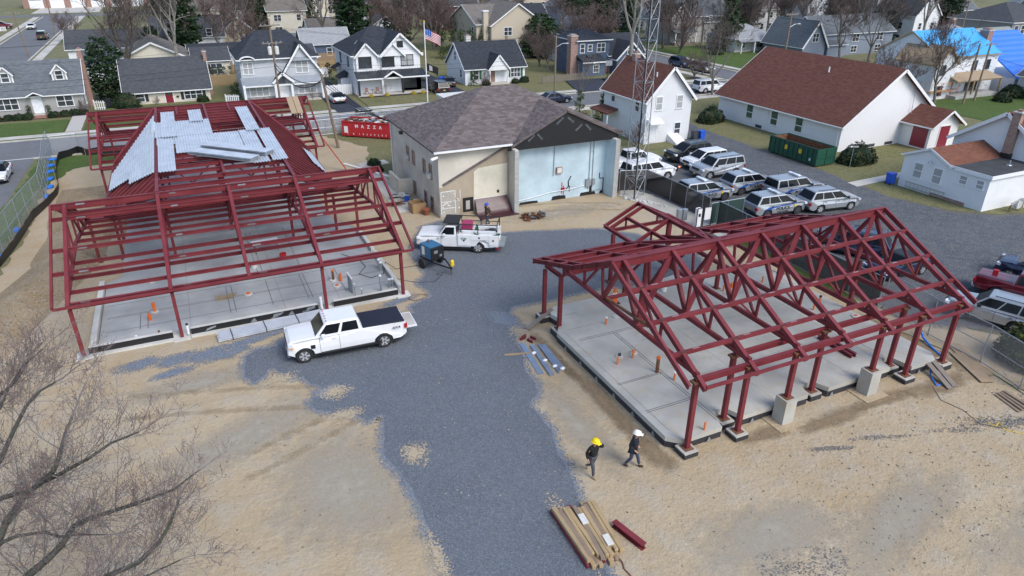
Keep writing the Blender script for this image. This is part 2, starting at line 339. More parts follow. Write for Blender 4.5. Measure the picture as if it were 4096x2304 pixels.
# sand of the building site
flat_sheet('sand_ground',[(-13.2,80),(-12.6,70),(-12.5,58),(-13.5,50),(-15,44),(-17.5,38),(-22,28),(-32,8),(-32,-12),(62,-12),(52,14),(41,17.5),(36.5,22),(34.5,40),(34,50),(33,60),(24,62),(22,75),(12,81.3)],'sand',.008,.5)
GR=[(1140,1500),(1115,1400),(1060,1300),(1040,1235),(1005,1190),(968,1150),(962,1100),(965,1050),(960,1042),(920,1060),(880,1040),(848,1043),(815,1036),(790,1032),(777,1015),(790,1000),(812,985),(800,972),(780,965),(765,948),(740,952),(700,935),(682,925),(668,945),(640,965),(618,945),(611,920),(617,895),(640,880),(690,872),(720,862),(740,830),(860,800),(960,790),(1045,790),(1030,772),(1085,748),(1078,730),(1050,712),(1070,690),(1052,655),(1030,625),(1052,600),(1062,572),(1110,556),(1250,590),(1340,583),(1440,579),(1500,577),(1535,582),(1600,590),(1680,620),(1750,640),(1770,668),(1720,690),(1660,706),(1590,720),(1509,723),(1400,750),(1288,771),(1279,790),(1284,830),(1302,850),(1312,880),(1325,930),(1330,945),(1346,965),(1358,990),(1335,1005),(1332,1022),(1360,1045),(1385,1080),(1395,1110),(1420,1160),(1440,1200),(1450,1250),(1470,1300),(1480,1360),(1502,1400),(1580,1500)]
gd=flat_sheet('gravel_drive',[GD(*q) for q in GR],'gravel',.014,.16,.25); fringe('gravel_edge',gd,.45,'loose_gravel',.0165)
for i,(cx,cy,rx,ry) in enumerate([(357,916,1.0,.5),(440,905,1.0,.5),(515,893,1.2,.6),(560,893,.8,.5),(433,939,.9,.35),(735,856,1.2,.5),(1005,757,1.1,.35),(870,860,1.6,.5),(640,853,1.8,.35),(1270,802,.7,1.1),(820,985,.6,.5),(600,880,.6,.4)]): p=GD(cx,cy); blot('gravel_patch',p.x,p.y,rx,ry,'loose_gravel',.0185+.0003*i,.2,1.15)
for i,(cx,cy,rx,ry) in enumerate([(1042,1140,.55,.7),(845,985,.7,.5),(868,1042,.8,.4),(1100,1400,.25,1.3),(700,955,.8,.4),(1330,870,.4,1.6),(1440,1330,.3,1.5)]): p=GD(cx,cy); blot('sand_patch',p.x,p.y,rx,ry,'loose_sand',.0225+.0003*i,0,.8)
for i,(x0,y0,rx,ry,c_) in enumerate([(17,11.2,1.3,.6,.22),(16.2,9.4,1.2,.5,.22),(36,12.8,2.6,1.6,.8),(34.5,10,2.2,.9,.6),(31.5,13.6,1.6,.5,.4),(29,14.2,1.2,.2,.35),(22.8,15.6,.9,.15,.6),(25.5,15.2,1.2,.15,.45)]): blot('stone_scatter',x0,y0,rx,ry,'loose_dark',.0225+.0003*i,-.35,c_)
for i,(x0,y0,rx,ry) in enumerate([(21,17.5,1.1,.35),(24.6,17.1,2.2,.4),(28,17.2,1.8,.35),(31.8,16.9,1.8,.5),(15.6,22.5,.4,4.2),(15.6,18.5,.5,1.2),(15.3,27.5,.4,2),(34.2,20.5,.5,3)]): blot('damp_sand',x0,y0,rx,ry,'damp',.0195+.0003*i,0,.72)
for i,(x0,y0,rx,ry,rz) in enumerate([(3,22,2.2,3.2,.3),(-.5,27,3.5,1.2,.4),(17,13,2.5,1.2,.1),(22,11.5,3.5,1,.2),(13.5,22,.7,3,0),(6,17.5,1.2,2,.2),(28,8.5,4,1.2,0),(14,9,2,1,0),(22,52,3,2,0),(-2,32.5,3,.7,.1),(26,46.8,4,1,0)]): blot('dry_crust',x0,y0,rx,ry,'pale_crust',.0105+.0003*i,rz,.55)
# wheel tracks pressed into the sand
def trackline(pts,w=.26):
    m=MB(); vs=[]; d=[]
    for i,p in enumerate(pts):
        a=V(*pts[max(0,i-1)],0); b=V(*pts[min(len(pts)-1,i+1)],0); t=(b-a).normalized(); nn=V(-t.y,t.x,0)
        for o_,dd in ((-w,0),(-w*.3,.27),(w*.3,.27),(w,0)): q=V(*p,0)+nn*o_; vs.append((q.x,q.y,.0085+.0004*rnd.random()+.005)); d.append(dd if 0<i<len(pts)-1 else 0)
    fs=[(i*4+k,i*4+k+1,i*4+k+5,i*4+k+4) for i in range(len(pts)-1) for k in range(3)]
    o=m.add(vs,fs).build('wheel_track','track'); with_d(o,d); tag(o,kind='structure')
for ctrl in (((-6,31),(0,29.2),(5,27.2),(8.5,25.5)),((16,50),(21,48.2),(27,47.2),(32,45)),((-1,24),(3,25.5),(6.5,27))):
    for off in (0,1.7):
        P_=[]
        for k in range(len(ctrl)-1):
            for t in range(6): u=t/6; a,b=ctrl[k],ctrl[k+1]; P_.append((a[0]+(b[0]-a[0])*u+off*(.5 if abs(b[0]-a[0])>abs(b[1]-a[1]) else 1)*.6+.2*noise.noise(V(k+u,off,ctrl[0][0])),a[1]+(b[1]-a[1])*u+off*(1 if abs(b[0]-a[0])>abs(b[1]-a[1]) else .2)))
        P_.append(ctrl[-1]); trackline(P_)
py=flat_sheet('parking_yard',[(34.2,46),(34.2,36),(36.2,34),(36.4,22),(42,18),(50,13),(70,6),(90,0),(90,24),(72,28),(63.5,30),(58.7,31.2),(56,33.5),(54.8,38),(55,43),(55.5,47),(55.6,54),(56.4,66),(57,82),(51,83),(51.4,70),(50.5,58),(44.8,57.4),(38,57.2),(34,54)],'lot_gravel',.014,.35,.4); fringe('yard_edge',py,.7,'loose_dark',.0165)
flat_sheet('gravel_patch',[GD(*q) for q in ((1560,470),(1640,490),(1760,560),(1740,570),(1650,530),(1560,490))],'conc',.017)
flat_sheet('concrete_apron',[(33.2,48.5),(34.1,49.6),(36,46.5),(36.4,39.5),(36.2,36.5),(34.8,36.5),(34.4,41)],'conc',.03)
flat_sheet('lawn',[(56.2,67),(55.9,54),(56,47.5),(55.2,43.2),(57,42.6),(70,43.2),(84,45),(84,67)],'dull_grass',.018,.25,.4)
flat_sheet('lawn',[(55.2,41.2),(55,38),(56.3,33.9),(59,31.6),(64,30.4),(72,28.4),(90,24.5),(90,41.5),(57.2,41.4)],'dull_grass',.018,.3,.4)
flat_sheet('footpath',[(54.6,41.6),(70,42.6),(70,43.4),(54.8,42.9)],'walk',.022)
flat_sheet('lawn',[(37,82.4),(36.5,62),(50.4,59),(51,70),(50.6,82.4)],'dull_grass',.018,.3,.5); flat_sheet('lawn',[(57.6,82.4),(56.8,67.5),(92,67.5),(92,82.4)],'dull_grass',.018,.2,.5)
flat_sheet('lawn',[(13.5,81),(17,74),(15.6,67),(17,60),(22,58),(22.5,81)],'dull_grass',.018,.6,.5); flat_sheet('lawn',[(-14.7,82.3),(-14.6,76),(-15.0,68),(-16.2,60),(-18,52),(-21,43),(-24,34),(-22.5,33),(-17.5,46),(-13.6,58),(-13.4,70),(-11,77),(2,80.3),(2,81.8),(-13,82.3)],'grass',.018,.5,.5)
flat_sheet('lawn',[(34.6,36),(35.9,35.5),(35.9,26.5),(35.2,24.5),(34.9,27)],'grass',.022,.2,.4)
rect('footpath',14.6,17,55,80,'conc',.022) if 0 else flat_sheet('footpath',[(14.2,52),(15.8,52),(15.9,66),(17.6,66.6),(17.4,68),(14.6,67.6)],'walk',.024)
# streets
rect('main_street',-300,400,83,91.3,'asphalt',.02); rect('side_street',-34,-25.3,91.5,270,'asphalt',.016); rect('side_street',83,89.5,91.3,260,'asphalt',.016); rect('cross_street',-260,120,263,271,'asphalt',.024); flat_sheet('parking_lot',[(-60,30),(-23,30),(-19.5,46),(-16.6,58),(-15.2,68),(-14.9,82.8),(-60,82.8)],'asphalt',.016)
flat_sheet('road_line',[(-40,82.9),(-14.5,82.9),(-14.5,83.1),(-40,83.1)],'white',.026)
for y in (78.5,73,67.5): flat_sheet('road_line',[(-24,y),(-19.4,y),(-19.4,y+.12),(-24,y+.12)],'white',.024)
def slab_s(name,x0,x1,y0,y1,mat,h): tag(MB().box(x0,x1,y0,y1,-.05,h).build(name,mat),kind='structure')
slab_s('kerb',-25,82.6,91.3,91.6,'walk',.13); slab_s('pavement',-25,82.6,92.4,93.9,'walk',.08); slab_s('verge',-25,82.6,91.6,92.4,'grass',.07); slab_s('kerb',-15,14,82.6,82.9,'walk',.12); slab_s('kerb',31,200,82.6,82.9,'walk',.12); slab_s('pavement',36,200,80.6,82,'walk',.09)
slab_s('kerb',-25.3,-25,94,262,'walk',.13); slab_s('pavement',-24.6,-23,94,262,'walk',.08); slab_s('kerb',-34.3,-34,94,262,'walk',.13); slab_s('pavement',-36.6,-35,94,262,'walk',.08); slab_s('kerb',82.6,83,95,255,'walk',.13); slab_s('kerb',89.5,89.9,95,255,'walk',.13); slab_s('pavement',91.4,92.8,95,255,'walk',.08); slab_s('pavement',79.8,81.4,95,255,'walk',.08)
slab_s('lawn',-24.6,-13.4,94.3,101.3,'grass',.1); slab_s('lawn',-11.4,9,94.3,106,'grass',.1); slab_s('lawn',22.6,34.4,94.3,101.2,'dull_grass',.1); slab_s('lawn',92.8,112,96,130,'grass',.1); slab_s('lawn',92.4,140,36,66,'grass',.05)
slab_s('brick_walk',-13.2,-11.6,94,103,'brick_red',.11)
rect('driveway',17.9,21.6,91.4,118,'new_asphalt',.15); rect('driveway',33.9,38.6,91.4,122,'new_asphalt',.15); flat_sheet('driveway',[(54,91.4),(60.5,91.4),(66,101),(57,101)],'new_asphalt',.15); rect('driveway',-39,-20,276,300,'walk',.05)
for y in (122,131,140,149,158): rect('driveway',-22.9,-15,y,y+3,'asphalt',.1)

# loose clods and pebbles on the sand
pb=MB(); rp=random.Random(2)
for k in range(4200):
    x,y=rp.uniform(-8,36),rp.uniform(6,34)
    if k%4==0: x,y=rp.uniform(19,36),rp.uniform(9,17)
    if 16<x<33.5 and 17.8<y<31.5 or -7.3<x<10.5 and y>37: continue
    s_=rp.choice((.015,.02,.025,.03,.05)); a=rp.random()*6; pb.add([(x+s_*cos(a+q*2.1)*rp.uniform(.7,1.3),y+s_*sin(a+q*2.1)*rp.uniform(.7,1.3),.02) for q in range(3)]+[(x,y,.02+s_*.9)],[(0,1,3),(1,2,3),(2,0,3)])
DEF['clod']=leafy((.12,.10,.075),(.40,.36,.30)); tag(pb.build('pebbles','clod'),'scattered pebbles and clods over the bare sand','pebbles',None,'stuff')
# low spoil bank along the silt fence
bk=MB(); nu,nv=14,60; vs=[]
for j in range(nv+1):
    v=36+34*j/nv; c=-11.4+.6*noise.noise(V(v*.2,0,0)) if v>52 else -11.4-(52-v)*.33
    for i in range(nu+1):
        a=i/nu; x=c+4.6*a; z=max(0,sin(pi*a)**1.3*(.55+.5*noise.noise(V(v*.35,3,0)))*min(1,(v-36)/4)*min(1,(70-v)/6))+.06*noise.noise(V(x*2.5,v*2.5,0))*sin(pi*a)+.0; vs.append((x,v,z+.004+.012*(0<i<nu)))
bk.add(vs,[(j*(nu+1)+i,j*(nu+1)+i+1,(j+1)*(nu+1)+i+1,(j+1)*(nu+1)+i) for j in range(nv) for i in range(nu)]); DEF['spoil']=ground(((.24,.17,.09),(.32,.245,.15),(.30,.26,.20)),.4,((.1,.08,.06),(.4,.34,.27),.8,.6),12,.95,.8,5); tag(bk.build('spoil_bank','spoil',smooth=True),kind='structure')
DEF.update(mark_red=plain((.075,.025,.022),.7,0,.3,4),mark_pale=plain((.3,.16,.16),.6))
# ---------- left steel frame: two gabled wings joined by a flat-topped middle
LF=thing('steel_building_frame','large dark red steel frame with two gabled wings and partial metal roof deck','steel frame',(1.5,37.57,0))
def st(par,name,p,q,w=.2,h=.25,kind='i',up=(0,0,1),mat='steel',side=1):
    m=MB(); {'i':lambda:m.ibeam(p,q,w,h,.022,up),'b':lambda:m.beam(p,q,w,h,up),'c':lambda:m.chan(p,q,w,h,.02,up,side)}[kind](); return m.build(name,mat,par,world=True)
def lerp(a,b,t): return tuple(x+(y-x)*t for x,y in zip(a,b))
def wing(y0,col_front,col_back,raf,sgn=1):
    zr,ze=6.4,3.15
    for x in raf:
        for s in (-1,1): st(LF,'rafter',(x,y0,zr-.14),(x,y0+s*6.95,ze-.14+.05),.19,.24)
        for s in (-1,1): st(LF,'truss_chord',(x,y0+s*.05,3.95),(x,y0+s*6.7,3.2),.16,.18,'b')
        for s in (-1,1):
            for a,b in ((4.4,4.4),(4.4,2.7),(2.7,2.7),(2.7,.6),(.9,.9)):
                st(LF,'truss_web',(x,y0+s*a,3.95-a*.112),(x,y0+s*b,zr-.25-b*.468),.1,.1,'b',(1,0,0))
    x0,x1=-7.95,10.93
    st(LF,'ridge_beam',(x0,y0,zr-.17),(x1,y0,zr-.17),.17,.34); st(LF,'ridge_beam',(raf[0],y0+.15,zr-.75),(raf[-1],y0+.15,zr-.75),.15,.3)
    for s in (-1,1):
        for d in (1.0,3.2,4.75): st(LF,'purlin',(x0,y0+s*d,zr-.12-d*.468),(x1,y0+s*d,zr-.12-d*.468),.14,.21)
        for x in (x0,x1): st(LF,'fascia_tube',(x,y0,zr-.08),(x,y0+s*7.0,ze),.12,.16,'b')
        st(LF,'eave_beam',(raf[0],y0+s*6.7,3.0),(raf[-1],y0+s*6.7,3.0),.18,.32); st(LF,'eave_tube',(x0,y0+s*7.02,3.08),(x1,y0+s*7.02,3.08),.12,.12,'b')
        for v in (.6,2.4,4.1,5.6): st(LF,'ceiling_beam',(raf[0],y0+s*v,3.9-v*.112),(raf[-1],y0+s*v,3.9-v*.112),.11,.2)
    for x,y,zt in col_front+col_back:
        c=st(LF,'column',(x,y,.04),(x,y,zt),.17,.2,'i',(0,1,0)); MB().box(x-.18,x+.18,y-.18,y+.18,0,.04).build('base_plate','rust',c,world=False) if 0 else None
        MB().box(x-.2,x+.2,y-.2,y+.2,0.0,.05).build('base_plate','rust',LF,world=True)
RAF=(-7.27,-2.5,1.48,5.45,10.28)
wing(44.3,[(x,37.57,2.85) for x in (-7.27,-2.5,5.45,10.18)],[(x,51,2.85) for x in (-7.27,-5.8)]+[(x,49.4,3.2) for x in (-2.5,5.45,8.62,10.24)],RAF)
wing(71,[(x,64.4,2.85) for x in (-7.27,-2.5,5.45,10.18)],[(x,77.6,2.85) for x in (-7.27,-2.5,5.45,10.18)],RAF)
for x in (-2.5,5.5): st(LF,'flat_roof_girder',(x,44.5,6.25),(x,70.8,6.25),.2,.3)
for a,b in ((47,53.2),(58.6,70.8)): st(LF,'flat_roof_girder',(1.5,a,6.26),(1.5,b,6.26),.18,.26)
for x in (-.82,3.55): st(LF,'flat_roof_beam',(x,67.5,6.2),(x,70.8,6.2),.16,.26)
for i,y in enumerate((45.7,47.2,48.8,50.3,51.8,53.1,55,57,58.8,63.9,65,66.1,67.2,68.4,69.6)): st(LF,'flat_roof_beam',(-2.4,y,6.2),(5.4,y,6.2),.13,.26)
for y in (53.1,58.8,63.9):
    st(LF,'truss_chord',(-2.5,y,4.1),(5.5,y,4.1),.15,.2,'b'); 
    for x in (-2.5,1.5,5.5): st(LF,'truss_post',(x,y,3.2 if x!=1.5 else .3),(x,y,6.05),.2,.2)
    for a,b in ((-2.4,-.5),(1.4,-.5),(1.6,3.5),(5.4,3.5)): st(LF,'truss_web',(a,y,5.95),(b,y,4.2),.09,.09,'b',(0,1,0))
for k in range(8): st(LF,'truss_web',(5.35,58.8+k*.42,4.1),(5.35,58.8+k*.42,6.0),.1,.04,'b',(0,1,0))
st(LF,'truss_chord',(5.45,53,4.05),(5.45,64,4.05),.15,.2,'b')
# sloping joists of the middle's two sides, cut off by the valleys
for x0,s in ((-2.55,-1),(5.55,1)):
    y=46.2
    while y<69.5:
        d=min(3.7,.576*(y-44.3),.576*(71-y)); st(LF,'sloping_joist',(x0,y,6.28),(x0+s*d,y,6.28-.84*d),.15,.26); y+=1.16
    for ya,yb in ((44.4,50.7),(70.9,64.6)): st(LF,'valley_beam',(x0,ya,6.3),(x0+s*3.7,yb,3.2),.22,.32)
    st(LF,'eave_beam',(x0+s*3.75,50.7,3.05),(x0+s*3.75,64.6,3.05),.18,.3)
    for yy in (54.1,59.4): st(LF,'column',(x0+s*3.3,yy,.2),(x0+s*3.3,yy,3.0),.2,.2)
# corrugated roof deck: ribs run away from the viewer
def deck(poly,zf,pitch=.19,dep=.06,th=0):
    """corrugated sheet over a plan polygon, ribs along y"""
    m=MB(); xs=[p[0] for p in poly]; n=int((max(xs)-min(xs))/pitch*2+.5); x0=min(xs)
    def span(x):
        ys=[]
        for i in range(len(poly)):
            a,b=poly[i],poly[(i+1)%len(poly)]
            if (a[0]-x)*(b[0]-x)<=0 and a[0]!=b[0]: ys.append(a[1]+(b[1]-a[1])*(x-a[0])/(b[0]-a[0]))
        return (min(ys),max(ys)) if len(ys)>1 else None
    for i in range(n):
        xa=x0+i*pitch/2+.001; xb=xa+pitch/2-.001; sp=span((xa+xb)/2)
        if not sp: continue
        ya,yb=sp; h=dep if i%2==0 else 0; s0=pitch*.1
        top=[(xa+s0,ya),(xb-s0,ya),(xb-s0,yb),(xa+s0,yb)]
        m.add([(x,y,zf(x)+h) for x,y in top],[(0,1,2,3)]) if True else 0
        xc=xb+s0; h2=dep-h; m.add([(xb-s0,ya,zf(xb-s0)+h),(xc,ya,zf(xc)+h2),(xc,yb,zf(xc)+h2),(xb-s0,yb,zf(xb-s0)+h)],[(0,1,2,3)])
    return m
zt=lambda x:6.43
for p in ([(-2.75,58.2),(1.5,58.2),(1.5,63.8),(-2.75,63.8)],[(-2.45,55.7),(-1.2,55.7),(-1.2,58.2),(-2.45,58.2)],[(-1.2,53.0),(3.4,53.0),(3.4,58.2),(-1.2,58.2)],[(3.4,48.3),(4.55,48.3),(4.55,58.4),(3.4,58.4)],[(4.72,48.5),(5.75,48.5),(5.75,58.4),(4.72,58.4)]):
    deck(p,zt).build('roof_deck','deck',LF,world=True)
for p in ([(-6.2,60.2),(-2.55,66.9),(-2.55,48.2),(-4.5,51.8),(-4.5,53.2),(-6.2,55.6)],): deck(p,lambda x:6.56-.84*(-2.55-x)).build('roof_deck','deck',LF,world=True)
deck([(8.3,54.9),(9.1,53.4),(9.1,60.1),(8.3,59.6)],lambda x:6.56-.84*(x-5.55)).build('roof_deck','deck',LF,world=True)
m=MB(); m.tube((-2.65,60.4,6.42),(-2.65,63.7,6.42),.2,.2,10); m.build('ridge_cap','deck',LF,world=True)
def sheet(name,lab,cat,c,L,W,rz,z,n=1,grp=None,mat='deck',tilt=0):
    t=thing(name,lab,cat,(c[0],c[1],z),rz,grp)
    for k in range(n):
        o=deck([(-W/2,-L/2),(W/2,-L/2),(W/2,L/2),(-W/2,L/2)],lambda x:0.05*k).build('metal_sheet',mat,t); o.rotation_euler=(tilt,0,0)
        if n>1: o.location=((k%3-1)*.035,(k%2)*.12,0)
    return t
sheet('deck_sheet','narrow corrugated metal sheet lying loose at the left end of the back wing','metal sheet',(-1.6,62.75),9.7,1.0,0,6.5,1,'loose deck sheets on the red frame')
sheet('deck_sheet','short corrugated metal sheet, smallest of the three on the back wing','metal sheet',(.55,65.25),4.9,1.0,0,6.5,1,'loose deck sheets on the red frame')
sheet('deck_sheet','corrugated metal sheet lying beside the open roof well on the right','metal sheet',(4.47,62.6),9.7,1.0,0,6.5,1,'loose deck sheets on the red frame')
sheet('deck_sheet','stained corrugated metal sheet hanging over the front of the roof deck','metal sheet',(-1.85,52.0),7.6,1.05,0,6.5,1,'loose deck sheets on the red frame')
for c,L,rz,lab in (((2.75,51.9),5.6,R(45),'stack of corrugated deck sheets lying askew, rear of two'),((1.75,50.5),5.2,R(45),'stack of corrugated deck sheets lying askew, front of two')):
    sheet('deck_stack',lab,'deck bundle',c,L,1.0,rz,6.5,5,'bundles of deck sheets on the roof')
t=thing('scaffold_plank','pale wooden plank pair lying on the back wing near its right end','plank',(9.35,68.3,6.1),0)
for k in (-1,1): MB().box(k*.28-.26,k*.28+.26,-1.3,1.3,0,.05).build('board','ply',t).rotation_euler=(R(0),0,0)
t.rotation_euler=(R(25),0,0)
# splice plates and painted piece marks on the near wing and the right purlins
for i,x in enumerate(RAF):
    for d in (.0,1.0,3.2,4.75,6.7):
        z=6.4-.12-d*.468; y=44.3-d
        MB().box(x-.13,x+.13,y-.085,y-.06,z-.13,z+.05).build('splice_plate','char',LF,world=True)
        if i<4: MB().box(x+.55+.1*(i%2),x+1.0,y-.03,y-.018,z-.06,z+.03).build('piece_mark','chalk' if (i+int(d))%2 else 'galv',LF,world=True)
# left slab
LS=thing('concrete_foundation','grey concrete slab with black waterproofed edge under the left red frame','foundation',(1.6,37.6,0))
MB().prism([(-6.6,38),(10.0,38),(10.0,50),(8.9,52),(8.9,78),(-5.75,78),(-5.75,47.3),(-6.6,46.6)],'z',.0,.22).build('slab','conc2',LS,world=True)
fp=MB()
for a,b in ((-7.0,-2.9),(-2.05,5.0),(5.85,9.9)): fp.box(a,b,37.35,37.95,0,.12)
for x in (-2.5,5.45,10.15,-7.2): fp.box(x-.42,x+.42,37.2,37.98,0,.1)
fp.build('footing','block',LS,world=True)
for i,(a,b) in enumerate(((-7.0,-2.95),(-2.0,4.95),(5.9,9.85))):
    MB().box(a,b,37.62,37.86,.1,.46).build('stem_wall','block',LS,world=True)
    o=MB().box(a-.02,b+.02,37.58,37.615,.11,.45).build('waterproofing','black',LS,world=True)
for a,b in ((-6.98,-2.97),(-1.98,4.93)): pass
MB().box(10.0,10.25,38.0,44.2,0,.5).build('stem_wall','block',LS,world=True); MB().box(10.0,10.25,44.6,49,0,.5).build('stem_wall','block',LS,world=True); MB().box(-6.95,-6.65,37.9,46.4,0,.5).build('stem_wall','block',LS,world=True)
pr=MB()
for x in (1.3,2.6,3.4,4.5,-1.0): 
    w_=.35 if x in (1.3,3.4) else .55
    pr.add([(x-w_/2,37.57,.16),(x+w_/2,37.57,.16 if x in(1.3,3.4) else .3),(x+w_/2-.12 if x in (1.3,3.4) else x+w_/2,37.57,.4),(x-w_/2+.1,37.57,.4 if x in(2.6,4.5) else .3)],[(0,1,2,3)])
pr.build('printed_mark','galv',LS,world=True)
text('Bituthene',.2,'galv',LS,Matrix.Translation((-LS.location))@TM((2.6,37.565,.27),(1,0,.5),(-.5,0,1)),'lettering'); text('Bituthene',.2,'galv',LS,Matrix.Translation((-LS.location))@TM((4.4,37.565,.3),(1,0,.4),(-.4,0,1)),'lettering')
# chalk lines and saw cuts on the slab
ch=MB()
def cl(x0,y0,x1,y1,w=.03): ch.box(min(x0,x1)-w/2,max(x0,x1)+w/2,min(y0,y1)-w/2,max(y0,y1)+w/2,.221,.2235)
for y in (39.5,41.2,41.35,43.0): 
    cl(-6.3,y,9.6,y,.05)
for x in (-4.6,-4.2,.2,.5,2.6,4.7,4.95,7.0): cl(x,39.2,x,42.9 if x>0 else 41.2,.05)
for x in (-2.0,3.2,6.4): cl(x,38.1,x,77,.02)
for y in (46,53,61): cl(-5.6,y,8.8,y,.02); 
for y in (46.3,49,51): cl(.4,y,8.6,y,.05)
for x in (2.3,2.6,5.0): cl(x,44,x,52,.05)
ch.build('chalk_line','chalk',LS,world=True)
# ---------- right steel frame
RF=thing('steel_building_frame','dark red open steel truss frame with small cross gable, over the right slab','steel frame',(25.1,18,0))
XR=[16.9+2.74*i for i in range(7)]; ZR=6.8
def zf(y): return ZR-.484*(23.9-y) if y<23.9 else (ZR-.484*(y-23.9) if y<27.3 else 5.155-.32*(y-27.3))
NODES=(22.4,25.4)
for i,x in enumerate(XR):
    st(RF,'rafter',(x,23.9,ZR-.13),(x,17.5,zf(17.5)-.13),.2,.22,'b'); st(RF,'rafter',(x,23.9,ZR-.13),(x,27.35,zf(27.3)-.13),.2,.22); st(RF,'porch_rafter',(x,27.3,5.05),(x,31.75,zf(31.75)-.1),.15,.2)
    st(RF,'truss_chord',(x,18.05,3.96),(x,29.3,3.96),.17,.2,'b')
    for s,yn in ((1,22.4),(-1,25.4)): st(RF,'truss_web',(x,23.9,ZR-.3),(x,yn,4.05),.19,.19,'b',(1,0,0))
    for yn,yp in ((22.4,22.35),(20.75,20.7),(20.75,22.2),(19.2,19.15),(25.4,25.6),(27.2,25.7),(27.2,27.2)): st(RF,'truss_web',(x,yn,4.05),(x,yp,zf(yp)-.2),.11,.11,'b',(1,0,0))
    st(RF,'truss_web',(x,27.4,4.9),(x,29.3,4.0),.14,.16,'b')
    st(RF,'kicker_brace',(x-.05,20.75,4.08),(x-1.1,20.7,zf(20.7)-.2),.08,.08,'b')
    if i: st(RF,'ridge_brace',(x-.05,23.9,ZR-.35),(XR[i-1]+.1,22.5,4.1),.2,.2,'b')
for x in (16.25,34.0):
    st(RF,'fascia_beam',(x,23.9,ZR-.12),(x,17.75,zf(17.75)-.1),.12,.24,'c'); st(RF,'fascia_beam',(x,23.9,ZR-.12),(x,27.3,zf(27.3)-.12),.12,.24,'c'); st(RF,'fascia_beam',(x,27.3,5.04),(x,31.8,zf(31.8)-.1),.12,.24,'c')
st(RF,'ridge_beam',(16.25,23.9,ZR-.2),(34.0,23.9,ZR-.2),.2,.4)
for y in (22.35,20.7,19.15): st(RF,'purlin',(16.25,y,zf(y)-.1),(34.0,y,zf(y)-.1),.15,.17,'b')
for y in (25.2,26.5): st(RF,'purlin',(16.25,y,zf(y)-.15),(34.0,y,zf(y)-.15),.14,.26)
for y in (27.4,28.8,30.3,31.75): 
    if y<28: st(RF,'purlin',(16.25,y,zf(y)-.15),(34.0,y,zf(y)-.15),.14,.26)
    else:
        st(RF,'purlin',(16.25,y,zf(y)-.15),(22.6,y,zf(y)-.15),.14,.26); st(RF,'purlin',(27.6,y,zf(y)-.15),(34.0,y,zf(y)-.15),.14,.26)
for y in NODES: st(RF,'tie_beam',(XR[0],y,4.0),(XR[-1],y,4.0),.15,.15,'b')
st(RF,'eave_tube',(16.9,17.5,3.68),(33.4,17.5,3.68),.12,.12,'b'); st(RF,'eave_beam',(16.9,18.02,3.74),(33.3,18.02,3.74),.18,.26); st(RF,'eave_beam',(19.6,18.95,3.72),(30.5,18.95,3.72),.18,.24); st(RF,'eave_beam',(16.8,29.3,3.8),(33.3,29.3,3.8),.2,.4); st(RF,'eave_beam',(16.7,31.1,3.5),(22.6,31.1,3.5),.16,.26); st(RF,'eave_beam',(16.7,29.3,3.62),(16.7,31.1,3.55),.16,.22)
RC=[(16.82,18.02,0.30),(19.6,18.95,0.35),(19.6,18.02,0.30),(22.3,18.02,1.33),(24.95,18.9,0.35),(27.75,18.02,1.33),(30.4,18.95,0.35),(30.4,18.0,0.30),(33.2,18.02,0.35),(16.7,31.1,0.40),(16.7,29.25,0.40),(22.3,31.2,0.40),(22.3,29.3,0.55),(27.9,29.4,0.55),(33.2,29.4,0.55),(33.2,24,0.55),(27.3,33.8,.1),(22.95,33.8,.1)]
for x,y,z in RC:
    top=3.85 if y<29.5 else (3.45 if y<33 else 3.6)
    st(RF,'column',(x,y,z+.03),(x,y,top-.2),.2,.2,'b',(0,1,0)); MB().box(x-.22,x+.22,y-.22,y+.22,z,z+.035).build('base_plate','rust',RF,world=True)
    if y<20: MB().box(x-.22,x+.22,y-.17,y+.17,top-.2,top-.12).build('bearing_plate','rust',RF,world=True)
for i,x in enumerate(XR):
    for y in (22.35,20.7,19.15,18.02): z=zf(y)-.02 if y>18.5 else 3.86; MB().box(x-.16,x+.16,y-.085,y+.085,z-.14,z+.012).build('splice_plate','mark_red',RF,world=True)
    if i<6:
        for y in (22.35,20.7,19.15): z=zf(y)-.01; MB().box(x+.5,x+.85,y-.05,y+.05,z,z+.006).build('piece_mark','mark_pale',RF,world=True)
# cross gable on the far side
for s in (-1,1):
    e=25.1+s*2.45
    for y in (34.45,33.9,31.2): st(RF,'gable_rafter',(25.1,y,5.0-.1),(e,y,3.82-.1),.14,.2,'c' if y>34 else 'i')
    st(RF,'gable_eave_beam',(e,34.5,3.76),(e,31 if s<0 else 29.6,3.76),.15,.2); st(RF,'gable_purlin',(25.1+s*1.2,33.9,4.32),(25.1+s*1.2,29.3,4.32),.13,.2); st(RF,'gable_valley',(25.1,27.5,4.95),(e,31.3,3.78),.14,.2)
    st(RF,'gable_web',(25.1+s*1.2,33.9,3.7),(25.1+s*1.2,33.9,4.3),.1,.1,'b',(0,1,0)); st(RF,'gable_web',(25.1+s*1.2,31.2,3.7),(25.1+s*1.2,31.2,4.3),.1,.1,'b',(0,1,0))
st(RF,'gable_ridge_beam',(25.1,34.5,4.9),(25.1,27.4,4.9),.15,.22)
for y in (33.9,31.2): st(RF,'gable_tie_beam',(22.8,y,3.62),(27.4,y,3.62),.16,.2)
st(RF,'gable_post',(25.1,31.2,3.6),(25.1,31.2,4.9),.18,.18,'b',(0,1,0))
st(RF,'loose_brace',(16.95,25.3,4.15),(16.75,21.4,4.55),.1,.12,'b',mat='rust')
